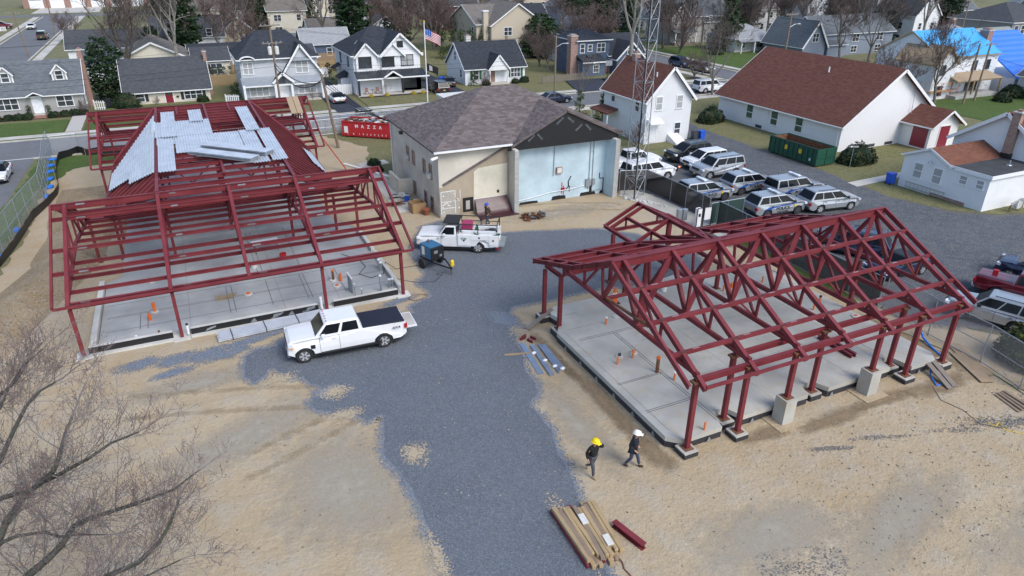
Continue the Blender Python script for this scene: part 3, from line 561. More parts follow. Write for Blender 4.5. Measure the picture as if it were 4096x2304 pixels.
# right slab with pedestals
RS=thing('concrete_foundation','raised grey concrete slab with black band and pedestals under the right red frame','foundation',(25,18.5,0))
SP=[(16.2,18.75),(16.75,18.25),(18.9,18.25),(19.0,18.55),(19.35,19.3),(19.95,19.3),(20.3,18.5),(24.3,18.5),(24.55,19.2),(25.3,19.2),(25.65,18.5),(29.9,18.5),(30.1,19.25),(30.75,19.25),(31,18.1),(32.7,18.1),(33.15,18.6),(33.15,29.6),(32.9,31.0),(29,31),(27.3,32.2),(22.1,31.2),(21.4,31.4),(17.5,31.4),(16.9,30.7),(17.1,29.8),(16.2,28.6)]
MB().prism(SP,'z',.34,.58).build('slab','conc',RS,world=True)
cx,cy=24.8,24
MB().prism([(cx+(x-cx)*.997,cy+(y-cy)*.995) for x,y in SP],'z',-.1,.34).build('waterproofing','dark',RS,world=True)
for x,y,z in RC:
    if y>33: continue
    if z>1: MB().box(x-.33,x+.33,y-.33,y+.33,-.2,z-.002).build('pier','conc',RS,world=True); MB().box(x-.75,x+.75,y-.7,y+.7,-.2,.05).build('pier_footing','sand',RS,world=True)
    elif y<20 or x<17:
        MB().box(x-.36,x+.36,y-.36,y+.36,-.15,z-.07).build('pedestal','dark',RS,world=True); MB().box(x-.35,x+.35,y-.35,y+.35,z-.07,z-.004).build('pedestal_cap','conc',RS,world=True)
for y in (19.6,21.2,22.8,24.4,26,27.6): MB().add([(16.205,y-.16,.04),(16.205,y+.16,.04),(16.205,y,.28)],[(0,1,2)]).build('printed_mark','galv',RS,world=True)
for x in (18.2,20.9,22.9,25.9,28.6,31.6): MB().add([(x-.14,18.04 if x>31 else (18.2 if x<19 else 18.46),.05),(x+.14,18.04 if x>31 else(18.2 if x<19 else 18.46),.05),(x,18.04 if x>31 else (18.2 if x<19 else 18.46),.3)],[(0,1,2)]).build('printed_mark','galv',RS,world=True)
ch=MB()
def cr(x0,y0,x1,y1,w=.03): ch.box(min(x0,x1)-w/2,max(x0,x1)+w/2,min(y0,y1)-w/2,max(y0,y1)+w/2,.581,.5835)
for x in (19.0,19.15): cr(x,18.8,x,27.3,.045)
for x in (16.6,): cr(x,19,x,28.5,.02)
for y in (20.5,20.62,22.9,23.0): cr(16.5,y,19.05,y,.045)
for y in (27.3,27.45): cr(16.9,y,29,y,.04)
for y in (22,26): cr(20,y,33,y,.012)
for x in (22.5,27.5,30): cr(x,18.6,x,31,.012)
cr(30.5,19.4,30.5,30.5,.05)
for y in (28.6,30.2): cr(16.8,y,18.4,y,.02)
ch.build('chalk_line','chalk',RS,world=True)
# ---------- buildings
DEF.update(print_grey=plain((.16,.18,.2),.5),wsid=siding((.76,.77,.78),.22),wsid2=siding((.70,.71,.72),.3),vsid=siding((.78,.78,.78),.45,True,.05),tansid=siding((.50,.43,.33),.2),greysid=siding((.36,.35,.33),.2),ltgrey=siding((.50,.52,.55),.2),bluesid=siding((.07,.105,.165),.2),bluegrey=siding((.22,.26,.32),.2),cream=siding((.66,.61,.50),.16),darkgrey=siding((.24,.25,.26),.2),redsid=siding((.15,.035,.035),.2),
 r_black=shingle((.03,.035,.045),(.05,.055,.065)),r_grey=shingle((.10,.115,.125),(.155,.17,.18)),r_dkgrey=shingle((.055,.06,.068),(.085,.09,.097)),r_brown=shingle((.10,.08,.076),(.185,.155,.15)),r_red=shingle((.115,.046,.034),(.165,.072,.054)),r_red2=shingle((.15,.06,.04),(.20,.09,.06)),r_ltgrey=shingle((.25,.26,.27),(.33,.34,.35)),r_tan=shingle((.14,.125,.11),(.20,.18,.16)),r_green=shingle((.22,.25,.23),(.28,.31,.29)),
 stucco=concrete((.65,.60,.50),.15),stucco2=concrete((.40,.33,.24),.3),cream_patch=concrete((.70,.66,.53),.15),blue_wall=concrete((.50,.63,.69),.05),grey_patch=concrete((.45,.42,.36),.2),tarp=plain((.06,.022,.028),.35),seam_metal=plain((.05,.058,.068),.35,.4,.1),seam_grey=plain((.33,.36,.39),.4,.4,.1),flatroof=plain((.045,.047,.05),.9,0,.3,1),house_wrap=plain((.72,.74,.77),.45,0,.06),tarp_blue=plain((.01,.16,.72),.4,0,.15),tarp_lblue=plain((.06,.36,.72),.4,0,.08),door_red=plain((.22,.015,.035),.4),door_white=plain((.75,.76,.78),.4),shutter=plain((.02,.022,.028),.5))
class House:
    def __init__(s,name,label,x,y,rz=0,cat='house',group=None,trim='white',wall='wsid',roof='r_grey',pane='pane'):
        s.t=thing(name,label,cat,(x,y,0),rz,group); s.W={};s.Rf={};s.T=MB(); s.wall=wall; s.roof=roof; s.trim=trim; s.pane=pane
    def w(s,m=None): return s.W.setdefault(m or s.wall,MB())
    def r(s,m=None): return s.Rf.setdefault(m or s.roof,MB())
    def box(s,x0,x1,y0,y1,z0,z1,m=None): s.w(m).box(x0,x1,y0,y1,z0,z1)
    def gable(s,x0,x1,y0,y1,zw,rise,ax='x',ov=.35,m=None,rm=None,z0=0,off=0,walls=True,fas=.2):
        """gable-roofed block; ridge along ax; off shifts the ridge"""
        if ax=='x': a0,a1,b0,b1=x0,x1,y0,y1
        else: a0,a1,b0,b1=y0,y1,x0,x1
        c=(b0+b1)/2+off
        P=(lambda a,b,z:(a,b,z)) if ax=='x' else (lambda a,b,z:(b,a,z))
        if walls: s.w(m).prism([(b0,z0),(b1,z0),(b1,zw),(c,zw+rise),(b0,zw)],ax,a0,a1)
        t=.16
        for be,bs in ((b0,-1),(b1,1)):
            sl=rise/abs(be-c); e=be+bs*ov; ze=zw-sl*ov+t; zr=zw+rise+t
            s.r(rm).slab([P(a0-ov,c,zr),P(a1+ov,c,zr),P(a1+ov,e,ze),P(a0-ov,e,ze)],t)
            for aa in (a0-ov-.02,a1+ov+.02): s.T.beam(P(aa,c,zr-fas*.5-.02),P(aa,e,ze-fas*.5-.02),.05,fas,(0,0,1))
            s.T.beam(P(a0-ov,e+bs*.05,ze-.1),P(a1+ov,e+bs*.05,ze-.1),.1,.12)
    def hip(s,x0,x1,y0,y1,zw,rise,ins=None,ov=.4,m=None,rm=None,z0=0,walls=True,ax='x'):
        if walls: s.w(m).box(x0,x1,y0,y1,z0,zw)
        X0,X1,Y0,Y1=x0-ov,x1+ov,y0-ov,y1+ov
        if ax=='x': k=(Y1-Y0)/2 if ins is None else ins; cy=(Y0+Y1)/2; a,b=(X0+k,cy),(X1-k,cy)
        else: k=(X1-X0)/2 if ins is None else ins; cx=(X0+X1)/2; a,b=(cx,Y0+k),(cx,Y1-k)
        z=zw+.02; zt=zw+rise; e=[(X0,Y0,z),(X1,Y0,z),(X1,Y1,z),(X0,Y1,z)]; A_=(a[0],a[1],zt); B_=(b[0],b[1],zt)
        fs=[(0,1,5,4),(1,2,5),(2,3,4,5),(3,0,4),(3,2,1,0)] if ax=='x' else [(0,1,4),(1,2,5,4),(2,3,5),(3,0,4,5),(3,2,1,0)]
        s.r(rm).add(e+[A_,B_],fs)
        for p,q in ((0,1),(1,2),(2,3),(3,0)): s.T.beam((e[p][0],e[p][1],z-.08),(e[q][0],e[q][1],z-.08),.09,.15)
    def flat(s,x0,x1,y0,y1,z,rm=None,ov=.15,th=.2): s.r(rm or 'flatroof').box(x0-ov,x1+ov,y0-ov,y1+ov,z,z+th)
    def place(s,f,p,u,zc):
        """matrix for things on a wall: f face, p its plane, u along it"""
        return {'S':Matrix.Translation((u,p,zc)),'N':Matrix.Translation((u,p,zc))@Matrix.Rotation(pi,4,'Z'),'W':Matrix.Translation((p,u,zc))@Matrix.Rotation(-pi/2,4,'Z'),'E':Matrix.Translation((p,u,zc))@Matrix.Rotation(pi/2,4,'Z')}[f]
    def put(s,mb,M,name,mat,par=None):
        mb.v=[M@q for q in mb.v]; return mb.build(name,mat,par or s.t)
    def win(s,f,p,u,zc,w=.9,h=1.4,st='dh',col=None,pane=None,shut=None,fw=.09):
        M=s.place(f,p,u,zc); m=MB()
        m.box(-w/2-fw,w/2+fw,-.06,.02,h/2,h/2+fw); m.box(-w/2-fw-.04,w/2+fw+.04,-.1,.02,-h/2-fw,-h/2)
        for a in (-w/2-fw,w/2): m.box(a,a+fw,-.06,.02,-h/2,h/2)
        n={'dh':1,'pic':1,'tw':2,'tri':3,'grid':1}[st]
        for k in range(n):
            if k: m.box(-w/2+w*k/n-.04,-w/2+w*k/n+.04,-.06,.02,-h/2,h/2)
        if st in('dh','tw','tri'): m.box(-w/2,w/2,-.05,.02,-.03,.03)
        if st=='grid':
            for k in (1,2): m.box(-w/2+w*k/3-.015,-w/2+w*k/3+.015,-.04,.02,-h/2,h/2)
            m.box(-w/2,w/2,-.04,.02,-.02,.02)
        F=s.put(m,M,'window',col or s.trim)
        s.put(MB().box(-w/2,w/2,-.03,-.012,-h/2,h/2),M,'pane',pane or s.pane,F)
        if shut:
            for a in (-w/2-fw-.42,w/2+fw+.04): s.put(MB().box(a,a+.38,-.05,.0,-h/2-.05,h/2+.05),M,'shutter',shut)
        return F
    def door(s,f,p,u,w=.95,h=2.05,z0=.3,col='door_white',fr=None):
        M=s.place(f,p,u,z0); m=MB().box(-w/2-.1,w/2+.1,-.06,.02,h,h+.1)
        for a in (-w/2-.1,w/2): m.box(a,a+.1,-.06,.02,0,h)
        s.put(m,M,'door_frame',fr or s.trim); d=s.put(MB().box(-w/2,w/2,-.035,.0,0,h).box(-w*.3,w*.3,-.05,-.034,h*.55,h*.9),M,'door',col)
        s.put(MB().ell((w*.38,-.07,h*.48),(.04,.04,.04),6,4),M,'handle','metal',d); return d
    def part(s,name,mb,mat): return mb.build(name,mat,s.t)
    def chim(s,x0,x1,y0,y1,z1,mat='brick_red',z0=0):
        c=MB().box(x0,x1,y0,y1,z0,z1).build('chimney',mat,s.t); MB().box(x0-.06,x1+.06,y0-.06,y1+.06,z1,z1+.1).build('chimney_cap','block',c); MB().box(x0+.15,x1-.15,y0+.15,y1-.15,z1+.1,z1+.3).build('flue','brick_red',c)
    def done(s):
        for d,n in ((s.W,'wall'),(s.Rf,'roof')):
            for k,m in d.items(): m.build(n,k,s.t)
        if s.T.v: s.T.build('trim',s.trim,s.t)
        return s.t
# the old stucco building being taken down: local origin at its near left corner
h=House('stucco_building','tan stucco building with brown hip roof and an exposed pale blue wall','0' and 16.9,49.5,cat='building',wall='stucco',roof='r_brown',trim='brick_red')
h.trim='r_brown'
h.box(0,6.3,0,13,0,5.55); h.w('blue_wall').box(6.3,15.75,.25,13,0,5.1)
h.part('wall_pier',MB().box(6.0,6.3,-1.25,0,0,5.2),'stucco'); h.part('wall_pier',MB().box(15.45,15.8,-1.25,.25,0,5.1),'stucco')
h.part('broken_block',MB().box(5.96,6.34,-1.3,-1.25,0,5.1),'cmu'); h.part('broken_block',MB().box(15.4,15.85,-1.3,-1.25,0,5.1),'cmu'); h.part('wall_return',MB().box(15.41,15.448,-1.24,.24,0,5.05),'blue_wall'); h.part('wall_return',MB().box(6.305,6.33,-1.24,.24,0,2),'blue_wall')
h.hip(0,16.1,0,13,5.55,3.3,7.0,.45,walls=False)
# cut-off gable roof over the blue wall
zg,za=5.5,7.85; cx=10.9
for e,s_ in ((5.9,-1),(16.35,1)):
    h.r().slab([(cx,-.75,za),(cx,5.2,za),(e,5.2,zg-.1),(e,-.75,zg-.1)],.15)
blk=MB().prism([(5.75,5.0),(16.05,5.0),(16.05,5.38),(cx,za-.2),(5.75,5.38)],'y',-.6,-.45); blk.build('membrane',('black'),h.t)
h.part('gutter',MB().box(-.5,6.1,-.62,-.5,5.42,5.56),'white')
M0=Matrix.Identity(4)
for (x,z,a,sz) in ((10.3,7.0,.6,.3),(11.3,7.0,-.6,.28),(7.75,5.85,.6,.28),(8.5,5.9,-.7,.26),(12.1,6.3,.6,.3),(13.0,6.25,-.7,.28)):
    text('GRACE',sz*.8,'print_grey',h.t,TM((x,-.615,z),(cos(a),0,sin(a)*1.2),(-sin(a),0,cos(a))))
[h.part('base_stain',MB().prism([(a,0),(b,0),(b-.05,z*.8),((a+b)/2,z),(a+.1,z*.9)],'y',.215,.245),'black') for a,b,z in ((7.1,8.9,.24),(10.2,11.6,.37),(13.0,14.6,.32),(15.0,15.4,.27))]
h.part('pipe_mark',MB().box(11.9,11.97,.22,.245,.6,1.1).box(15.3,15.37,.22,.245,.1,1.4).box(14.95,15.3,.22,.245,1.35,1.42).box(14.9,14.97,.22,.245,1.4,1.9).box(13.95,14.2,.22,.245,.25,.9),'black')
pm=MB(); pm.path([(11.55,.23,.75),(11.85,.23,1.1),(11.8,.23,1.5),(12.05,.23,1.95)],.05); h.part('pipe_mark',pm,'black')
h.part('paint_mark',MB().box(11.1,11.5,.222,.245,.78,1.0).box(11.15,11.23,.222,.245,.5,1.5).box(11.33,11.39,.222,.245,.3,1.2),'red')
h.part('electric_box',MB().box(13.5,13.95,.05,.25,.85,1.5),'galv'); h.part('electric_box',MB().box(14.15,14.4,.05,.25,.95,1.45),'galv'); a_=MB().box(10.55,11.1,.08,.25,2.35,2.9); a_.build('alarm_panel','brick_mix',h.t); MB().box(10.62,11.03,.06,.079,2.42,2.85).build('panel_face','offwhite',h.t)
c_=MB()
for p,q in (((13.85,.2,1.4),(13.85,.2,5.0)),((14.18,.2,1.4),(14.18,.2,5.0)),((13.85,.2,3.9),(14.18,.2,3.9)),((13.8,.2,.9),(13.8,.2,.55)),((14.2,.2,.4),(15.3,.2,.4)),((10.3,.2,2.2),(10.35,.2,5.0))): c_.tube(p,q,.03,.03,6)
c_.path([(6.7,.2,0),(6.75,.2,.4),(8.2,.2,.5),(10,.2,.75),(12,.2,.8),(13.4,.2,.95),(13.7,.2,1.2)],.035); h.part('conduit',c_,'galv')
# tan wall: flashing line, patches, window, tarp
h.part('flashing',MB().beam((.3,-.05,2.73),(5.95,-.05,5.34),.1,.16,(0,0,1)),'r_brown')
h.part('stucco_patch',MB().prism([(.02,2.55),(.3,2.55),(5.9,5.2),(5.98,5.2),(5.98,.0),(.02,.0)],'y',-.02,-.005),'stucco2')
h.part('paint_patch',MB().prism([(2.9,1.25),(2.95,3.5),(3.3,3.75),(4.6,3.85),(5.9,3.9),(5.9,1.25)],'y',-.04,-.022),'cream_patch')
h.part('paint_patch',MB().prism([(.05,.05),(.05,2.2),(1.3,2.25),(1.35,1.4),(1.75,1.3),(1.6,.1)],'y',-.04,-.022),'grey_patch')
wm=MB(); 
for z in (.75,1.3,2.15): wm.box(.1,1.25,-.05,-.041,z,z+.05)
for x in (.08,1.28,1.7): wm.box(x,x+.05,-.05,-.041,.3 if x<1.5 else 1.4,2.2)
for k in range(22): x=rnd.uniform(.2,1.6); z=rnd.uniform(.4,2.05); wm.box(x,x+.1,-.05,-.041,z,z+.09)
h.part('paint_daubs',wm,'white')
h.part('window_opening',MB().box(1.95,2.85,-.05,-.022,.25,1.45),'black'); h.part('window_board',MB().box(2.2,2.55,-.06,-.05,.45,1.2),'grey_patch')
h.part('pipe_hole',MB().box(4.95,5.15,-.05,-.041,1.5,1.75),'black')
def awin(y,z,ac):
    h.part('window_recess',MB().box(-.012,.01,y-.34,y+.34,z-.62,z+.55),'stucco2'); f=h.win('W',0,y,z,.5,1.05,'dh','brick_mix'); 
    if ac: h.part('air_conditioner',MB().box(-.35,.0,y-.25,y+.25,z-.55,z-.15),'offwhite')
for y,a_ in ((7.95,1),(6.35,0),(3.5,0),(1.9,1)): awin(y,3.4,a_)
for y in (6.4,3.45,1.8): awin(y,.72,0)
h.part('wall_lamp',MB().box(-.3,-.02,9.15,9.5,4.75,5.0),'char'); cm=MB().tube((-.15,-.3,5.1),(-.75,-.55,5.0),.12,.12,8); h.part('camera_housing',cm,'white'); h.part('downpipe',MB().tube((-.08,12.9,.2),(-.08,12.9,5.4),.06),'white')
h.part('annex_wall',MB().box(8.4,13.5,13,24,0,4.9),'stucco'); h.part('annex_roof',MB().box(8.3,13.6,12.95,24.1,4.9,5.1),'offwhite'); 
h.part('roof_vent',MB().lathe([(.25,0),(.25,.35),(.4,.4),(.4,.6),(.1,.75)],10,(9.2,17,5.1)),'white')
h.done()
s_=thing('areaway_wall','low L-shaped concrete wall beside the stucco building','wall',(15.6,56.5,0)); MB().box(0,.25,.25,3.1,0,1.35).box(0,1.28,0,.25,0,1.35).build('wall','stucco',s_)
t=thing('tarpaulin','dark maroon tarpaulin draped from the stucco wall to the ground','tarpaulin',(21.4,48.9,0))
g=[]
for i in range(14):
    for j in range(10):
        a=i/13; b=j/9; x=-1.5+a*2.8+.35*b*(2*a-.7); y=.55-b*1.75; z=(1.18-.9*a*0)*max(0,1-b*2.2)**.8+.04+.07*abs(noise.noise(V(a*7,b*6,2)))*(.3+b); g.append((x,y,z))
tm=MB().add(g,[(i*10+j,i*10+j+1,i*10+j+11,i*10+j+10) for i in range(13) for j in range(9)]); tm.build('sheet','tarp',t,smooth=True); MB().beam((-1.55,.57,1.2),(1.25,.57,1.2),.05,.09).build('batten','white',t)
# white two-storey house
h=House('white_house','tall narrow white clapboard house with red roof behind the lattice tower','0' and 48.35,66.6,wall='wsid2',roof='r_red')
h.gable(-3.0,3.0,-4.3,4.3,4.9,3.2,'y',.4,fas=.28)
for x,z in ((-1.4,4.35),(1.35,4.35),(1.4,1.35)): h.win('S',-4.3,x,z,.75,1.35,pane='curtain' if z>4 else 'pane')
h.door('S',-4.3,-1.9,.85,2.0,.2); aw=MB()
for k in range(12): aw.beam((-2.75+k*.15,-4.3,2.75),(-2.75+k*.15,-5.2,2.3),.11,.04); 
h.part('awning',aw,'white')
h.part('air_conditioner',MB().box(1.05,1.75,-4.75,-4.3,.35,.8),'offwhite')
for y,z in ((2.3,4.2),(-2.6,4.0),(-3.4,1.3)): h.win('W',-3.0,y,z,.7,1.3)
h.part('porch_roof',MB().slab([(-3,4.6,2.9),(-3,1.2,2.9),(-4.6,1.0,2.5),(-4.6,4.9,2.5)],.15),'r_red')
for y in (1.2,4.6): h.part('porch_post',MB().box(-4.5,-4.36,y-.07,y+.07,0,2.45),'white')
h.chim(-.35,.35,2.4,3.1,8.6); h.part('downpipe',MB().tube((3.06,-4.2,.2),(3.06,-4.2,4.6),.05),'white'); h.part('vent_pipe',MB().tube((-1.2,-3.2,7),(-1.2,-3.2,7.5),.07),'white')
h.done()
b=thing('bulkhead_door','white sloping cellar door at the foot of the white house','cellar door',(49.2,61.4,0)); MB().prism([(-.9,0),(.9,0),(.9,.9),(-.9,.15)],'x',-.7,.7).build('hatch','white',b); MB().box(-.8,.8,-.95,.95,-.05,.06).build('base','conc',b)
# church
h=House('church','long white church with big dark red shingle roof and plain gable front','0' and 69.8,60.8,cat='church',wall='vsid',roof='r_red')
h.gable(-7.2,7.2,-9.7,9.7,3.05,5.1,'y',.55,fas=.3)
for y in (4.0,-.1,-3.9):
    F=h.win('W',-7.2,y,1.95,1.0,1.95,'pic',pane='green_glass'); h.put(MB().box(-.5,.5,-.05,.02,-.35,-.27),h.place('W',-7.2,y,1.95),'transom','white')
for y in (2.2,-5.5): h.part('cellar_vent',MB().box(-7.24,-7.18,y-.5,y+.5,.1,.45),'char')
for x in (-2.2,.6): h.part('cellar_window',MB().box(x-.6,x+.6,-9.74,-9.69,.1,.4),'char')
h.part('downpipe',MB().tube((-7.26,-9.4,.2),(-7.26,-9.4,2.9),.05),'white'); h.part('downpipe',MB().tube((-7.26,.9,.2),(-7.26,.9,2.9),.05),'white')
h.gable(2.2,6.6,-13.2,-9.7,2.75,1.35,'y',.5,fas=.22) 
h.door('S',-13.2,4.4,1.6,2.3,.2,'door_red'); h.part('side_door',MB().box(2.14,2.2,-12.9,-11.1,.2,2.5),'door_red'); h.part('step',MB().box(3.2,5.6,-14.4,-13.2,0,.2),'conc'); h.part('vent_pipe',MB().tube((-2,-2,6.9),(-2,-2,7.5),.08),'white')
h.part('service_cable',MB().path([(2.6,-9.9,6.3),(2.9,-9.95,3),(2.6,-9.9,1)],.03),'galv')
h.done()
# white cottage and the gabled house behind it
h=House('white_cottage','low white clapboard cottage with brown gable and flat black roof','0' and 61.8,36.2,cat='cottage',wall='wsid',roof='r_red2')
h.gable(-3.4,3.4,-.3,4.2,2.95,1.0,'x',.2,off=-.1,fas=.18)
h.box(-3.4,5.5,-3.7,-.3,0,2.95); h.flat(-3.4,5.5,-3.7,-.1,2.95,'flatroof',.15,.12); h.T.box(-3.6,5.7,-3.9,-3.86,2.8,3.12); h.T.box(-3.6,-3.56,-3.86,-.2,2.8,3.12)
h.win('W',-3.4,2.6,1.85,.75,1.25,'dh','white','curtain'); h.win('W',-3.4,.75,1.85,.75,1.25,'dh','white','curtain'); h.win('W',-3.4,-1.55,2.15,.6,.65,'dh','white','curtain'); h.win('W',-3.4,-3.0,2.15,.55,.65,'dh','white','curtain'); h.win('S',-3.7,2.5,1.8,.8,1.3)
h.part('foundation',MB().box(-3.43,-3.3,-2.2,1.0,.02,.32),'brick_mix'); lp=MB().lathe([(.02,.18),(.08,.12),(.2,0)],10,(-3.65,1.55,2.85)); h.part('wall_lamp',lp,'galv'); h.part('roof_vent',MB().tube((1.2,-2.2,3.05),(1.2,-2.2,3.5),.07).lathe([(.25,0),(.2,.06)],10,(1.2,-2.2,3.07)),'galv')
h.done()
h=House('white_house','white clapboard gable house with brick chimney at the right edge','0' and 67.6,36.5,wall='wsid',roof='r_red')
h.gable(-2.3,5,-4.3,4.3,3.9,2.9,'x',.4,fas=.3); h.chim(-2.75,-2.3,-1.2,-.5,7.0,'brick_mix',3); h.part('flashing',MB().box(-2.8,-2.28,-1.25,-.45,3.0,3.5),'black'); h.done()
h=House('brick_house','brown shingled roof with brick chimney beyond the white gable','0' and 72.6,36.0,wall='brick_mix',roof='r_brown'); h.gable(-2.4,4,-4,3,3.9,2.6,'y',.4); h.chim(-2.0,-1.2,-1.5,-.6,7.6,'brick_mix'); h.done()
# ---------- houses across the street
h=House('cape_house','grey-roofed cape cottage with two dormers and tall brick chimney','0' and -16.4,109.2,wall='greysid',roof='r_grey',trim='white')
h.gable(-6.5,4.7,-4.3,4.3,2.7,3.4,'x',.3)
def dormer(h,x,y,z,w=1.3,hh=1.6,d=2.2,m='greysid',rm=None):
    h.w(m).prism([(x-w/2,z),(x+w/2,z),(x+w/2,z+hh*.62),(x,z+hh),(x-w/2,z+hh*.62)],'y',y,y+d)
    for s in (-1,1): h.r(rm).slab([(x,y-.15,z+hh+.12),(x,y+d,z+hh+.12),(x+s*(w/2+.18),y+d,z+hh*.55),(x+s*(w/2+.18),y-.15,z+hh*.55)],.1); h.T.beam((x,y-.18,z+hh+.02),(x+s*(w/2+.18),y-.18,z+hh*.47),.06,.16); h.T.box(x+s*w/2-.08,x+s*w/2+.08,y-.04,y,z,z+hh*.6)
    h.win('S',y,x,z+hh*.38,w*.5,hh*.5)
for x in (2.5,-3.3): dormer(h,x,-2.7,3.95,1.5,2.0,2.6)
h.win('S',-4.3,-3.6,1.75,2.2,1.25,'tri'); h.win('S',-4.3,2.6,1.75,1.7,1.25,'tw'); h.door('S',-4.3,-.45,.95,2,.45); h.win('E',4.7,0,4,.8,1.3); h.win('E',4.7,-2.2,1.6,.8,1.3)
for s in (-1,1): h.r().slab([(-.45,-5.1,3.15),(-.45,-4.3,3.15),(-.45+s*1.0,-4.3,2.65),(-.45+s*1.0,-5.1,2.65)],.1); h.T.beam((-.45,-5.12,3.08),(-.45+s*1.0,-5.12,2.58),.06,.14)
h.chim(4.72,5.3,.2,1.3,7.2,'brick_red'); h.part('steps',MB().box(-1.3,.4,-5.5,-4.3,.0,.42).box(-1.3,.4,-5.9,-5.5,0,.22),'brick_red')
for x in (-1.3,.4):
    m=MB().tube((x,-4.4,.4),(x,-4.4,1.4),.03).tube((x,-5.8,.2),(x,-5.8,1.1),.03).tube((x,-4.4,1.4),(x,-5.8,1.1),.03); h.part('hand_rail',m,'black')
h.done()
h=House('rambler_house','low cream house with big dark roof, red front door and stone chimney','0' and -1.8,112.4,wall='cream',roof='r_dkgrey',trim='white')
h.gable(-5.3,5.3,-4.3,4.3,1.75,3.6,'x',.35); h.door('S',-4.3,-.0,.95,1.9,-.2,'door_red'); w_=MB().lathe([(.1,0),(.22,.03),(.1,.06)],10); w_.xf((0,-4.37,1.2),0,R(90)); h.part('wreath',w_,'green')
h.win('S',-4.3,3.1,.9,2.2,1.1,'tri',shut='shutter'); h.win('S',-4.3,-3.6,.9,1.0,1.0,'dh',shut='shutter'); h.part('mail_box',MB().box(.9,1.25,-4.5,-4.3,.7,.85),'black'); h.chim(5.32,5.8,-.9,.2,6.0,'brick_mix'); h.done()
h=House('craftsman_house','pale grey two-storey house with dark hip roof, arched dormer and stone base','0' and 12.9,109,wall='ltgrey',roof='r_black',trim='white')
h.box(-5.2,5.2,-5,5,0,5.7); h.hip(-5.2,5.2,-5,5,5.7,3.2,3.6,.45,walls=False)
h.gable(.4,5.3,-5.7,2,3.9,3.5,'y',.4,m='ltgrey',fas=.25)
h.win('S',-5,-4.2,4.5,1.2,1.5,'tw',pane='curtain'); h.win('S',-5.7,2.9,4.45,1.6,1.5,'tw',pane='curtain'); 
h.r('seam_grey').slab([(1.9,-5.72,5.75),(3.9,-5.72,5.75),(4.2,-6.2,5.35),(1.6,-6.2,5.35)],.1)
h.box(-5.15,5.25,-5.68,-5.0,0,2.2); h.part('stone_base',MB().box(-5.2,-1.2,-5.78,-5.66,0,.75).box(1.2,5.3,-5.78,-5.66,0,.75),'stone')
h.r('seam_grey').slab([(-5.4,-5.0,3.3),(-.9,-5.0,3.3),(-.9,-6.7,2.4),(-5.4,-6.7,2.4)],.1); h.r('seam_grey').slab([(1.2,-5.7,3.3),(5.6,-5.7,3.3),(5.6,-6.7,2.5),(1.2,-6.7,2.5)],.1); h.T.box(-5.4,5.6,-6.7,-6.6,2.2,2.4)
h.r().slab([(0,-6.9,3.9),(0,-5,3.9),(-1.4,-5,2.7),(-1.4,-6.9,2.7)],.12); h.r().slab([(0,-6.9,3.9),(0,-5,3.9),(1.4,-5,2.7),(1.4,-6.9,2.7)],.12)
for s in (-1,1): h.T.beam((0,-6.95,3.85),(s*1.45,-6.95,2.6),.08,.3)
for x in (-5.2,-1.1,1.1,5.3): h.part('porch_column',MB().box(x-.15,x+.15,-6.75,-6.45,0,2.5),'white')
h.door('S',-5.68,0,1.3,2.1,.1); h.win('S',-5.68,-3.2,1.5,2.4,1.3,'tri',pane='curtain'); h.win('S',-5.68,3.3,1.5,2.4,1.3,'tri',pane='curtain'); h.part('porch_floor',MB().box(-5.4,5.4,-6.9,-5.68,0,.1),'walk')
am=MB()
for k in range(9):
    a=pi*k/9; b=pi*(k+1)/9; am.beam((-4.2-1.0*cos(a),-5.5,5.55+.55*sin(a)),(-4.2-1.0*cos(b),-5.5,5.55+.55*sin(b)),.5,.12)
h.part('arched_hood',am,'white')
for y in (-2,2): h.win('W',-5.2,y,4.3,.8,1.4)
h.done()
h=House('modern_house','white two-storey farmhouse with black windows and dark metal porch roof','0' and 28,109.3,wall='wsid',roof='r_black',trim='white')
h.box(-5.0,5.0,-6.3,6,0,5.55); h.hip(-5.0,5.0,-6.3,6,5.55,3.3,4.6,.4,walls=False)
h.gable(-1.0,4.9,-6.7,1,5.55,2.8,'y',.35,fas=.25); h.gable(-4.7,-1.7,-6.75,-3,5.55,1.6,'y',.3,fas=.2); h.gable(-.9,2.3,-6.95,-5,5.45,1.6,'y',.25,fas=.2,z0=5.3)
h.win('S',-6.7,1.95,6.9,.75,.7,'pic','black')
for x,st_ in ((-3.4,'pic'),(.0,'pic'),(2.9,'tw')): h.win('S',-6.75 if x<-1 else -6.7,x,4.6,1.75,1.4,st_,'black','pane' if st_=='pic' else 'curtain')
h.r('seam_metal').slab([(-5.1,-6.7,3.4),(5.1,-6.7,3.4),(5.7,-8.4,2.6),(-5.1,-8.4,2.6)],.12); sm=MB()
for k in range(25): x=-5+k*.43; sm.beam((x,-6.72,3.43),(x+.3*k/24,-8.4,2.64),.04,.05)
h.part('roof_seam',sm,'seam_metal'); h.T.box(-5.1,5.7,-8.46,-8.38,2.38,2.56)
for s in (-1,1): h.r('seam_metal').slab([(.1,-8.7,3.5),(.1,-6.8,3.5),(.1+s*1.3,-6.8,2.7),(.1+s*1.3,-8.7,2.7)],.1); h.T.beam((.1,-8.75,3.43),(.1+s*1.35,-8.75,2.6),.08,.22)
for x in (-4.9,-1.4,1.6,5.4): h.part('porch_post',MB().box(x-.13,x+.13,-8.35,-8.05,.2,2.4),'shutter' if x!=-1.4 else 'white')
h.door('S',-6.3,.1,1.9,2.1,.3,'shutter','black'); h.win('S',-6.3,-3.3,1.6,1.7,1.6,'tw','black'); h.win('S',-6.7,3.1,1.5,2.0,1.6,'pic','black'); h.box(1.8,4.9,-6.7,-6.3,0,2.8)
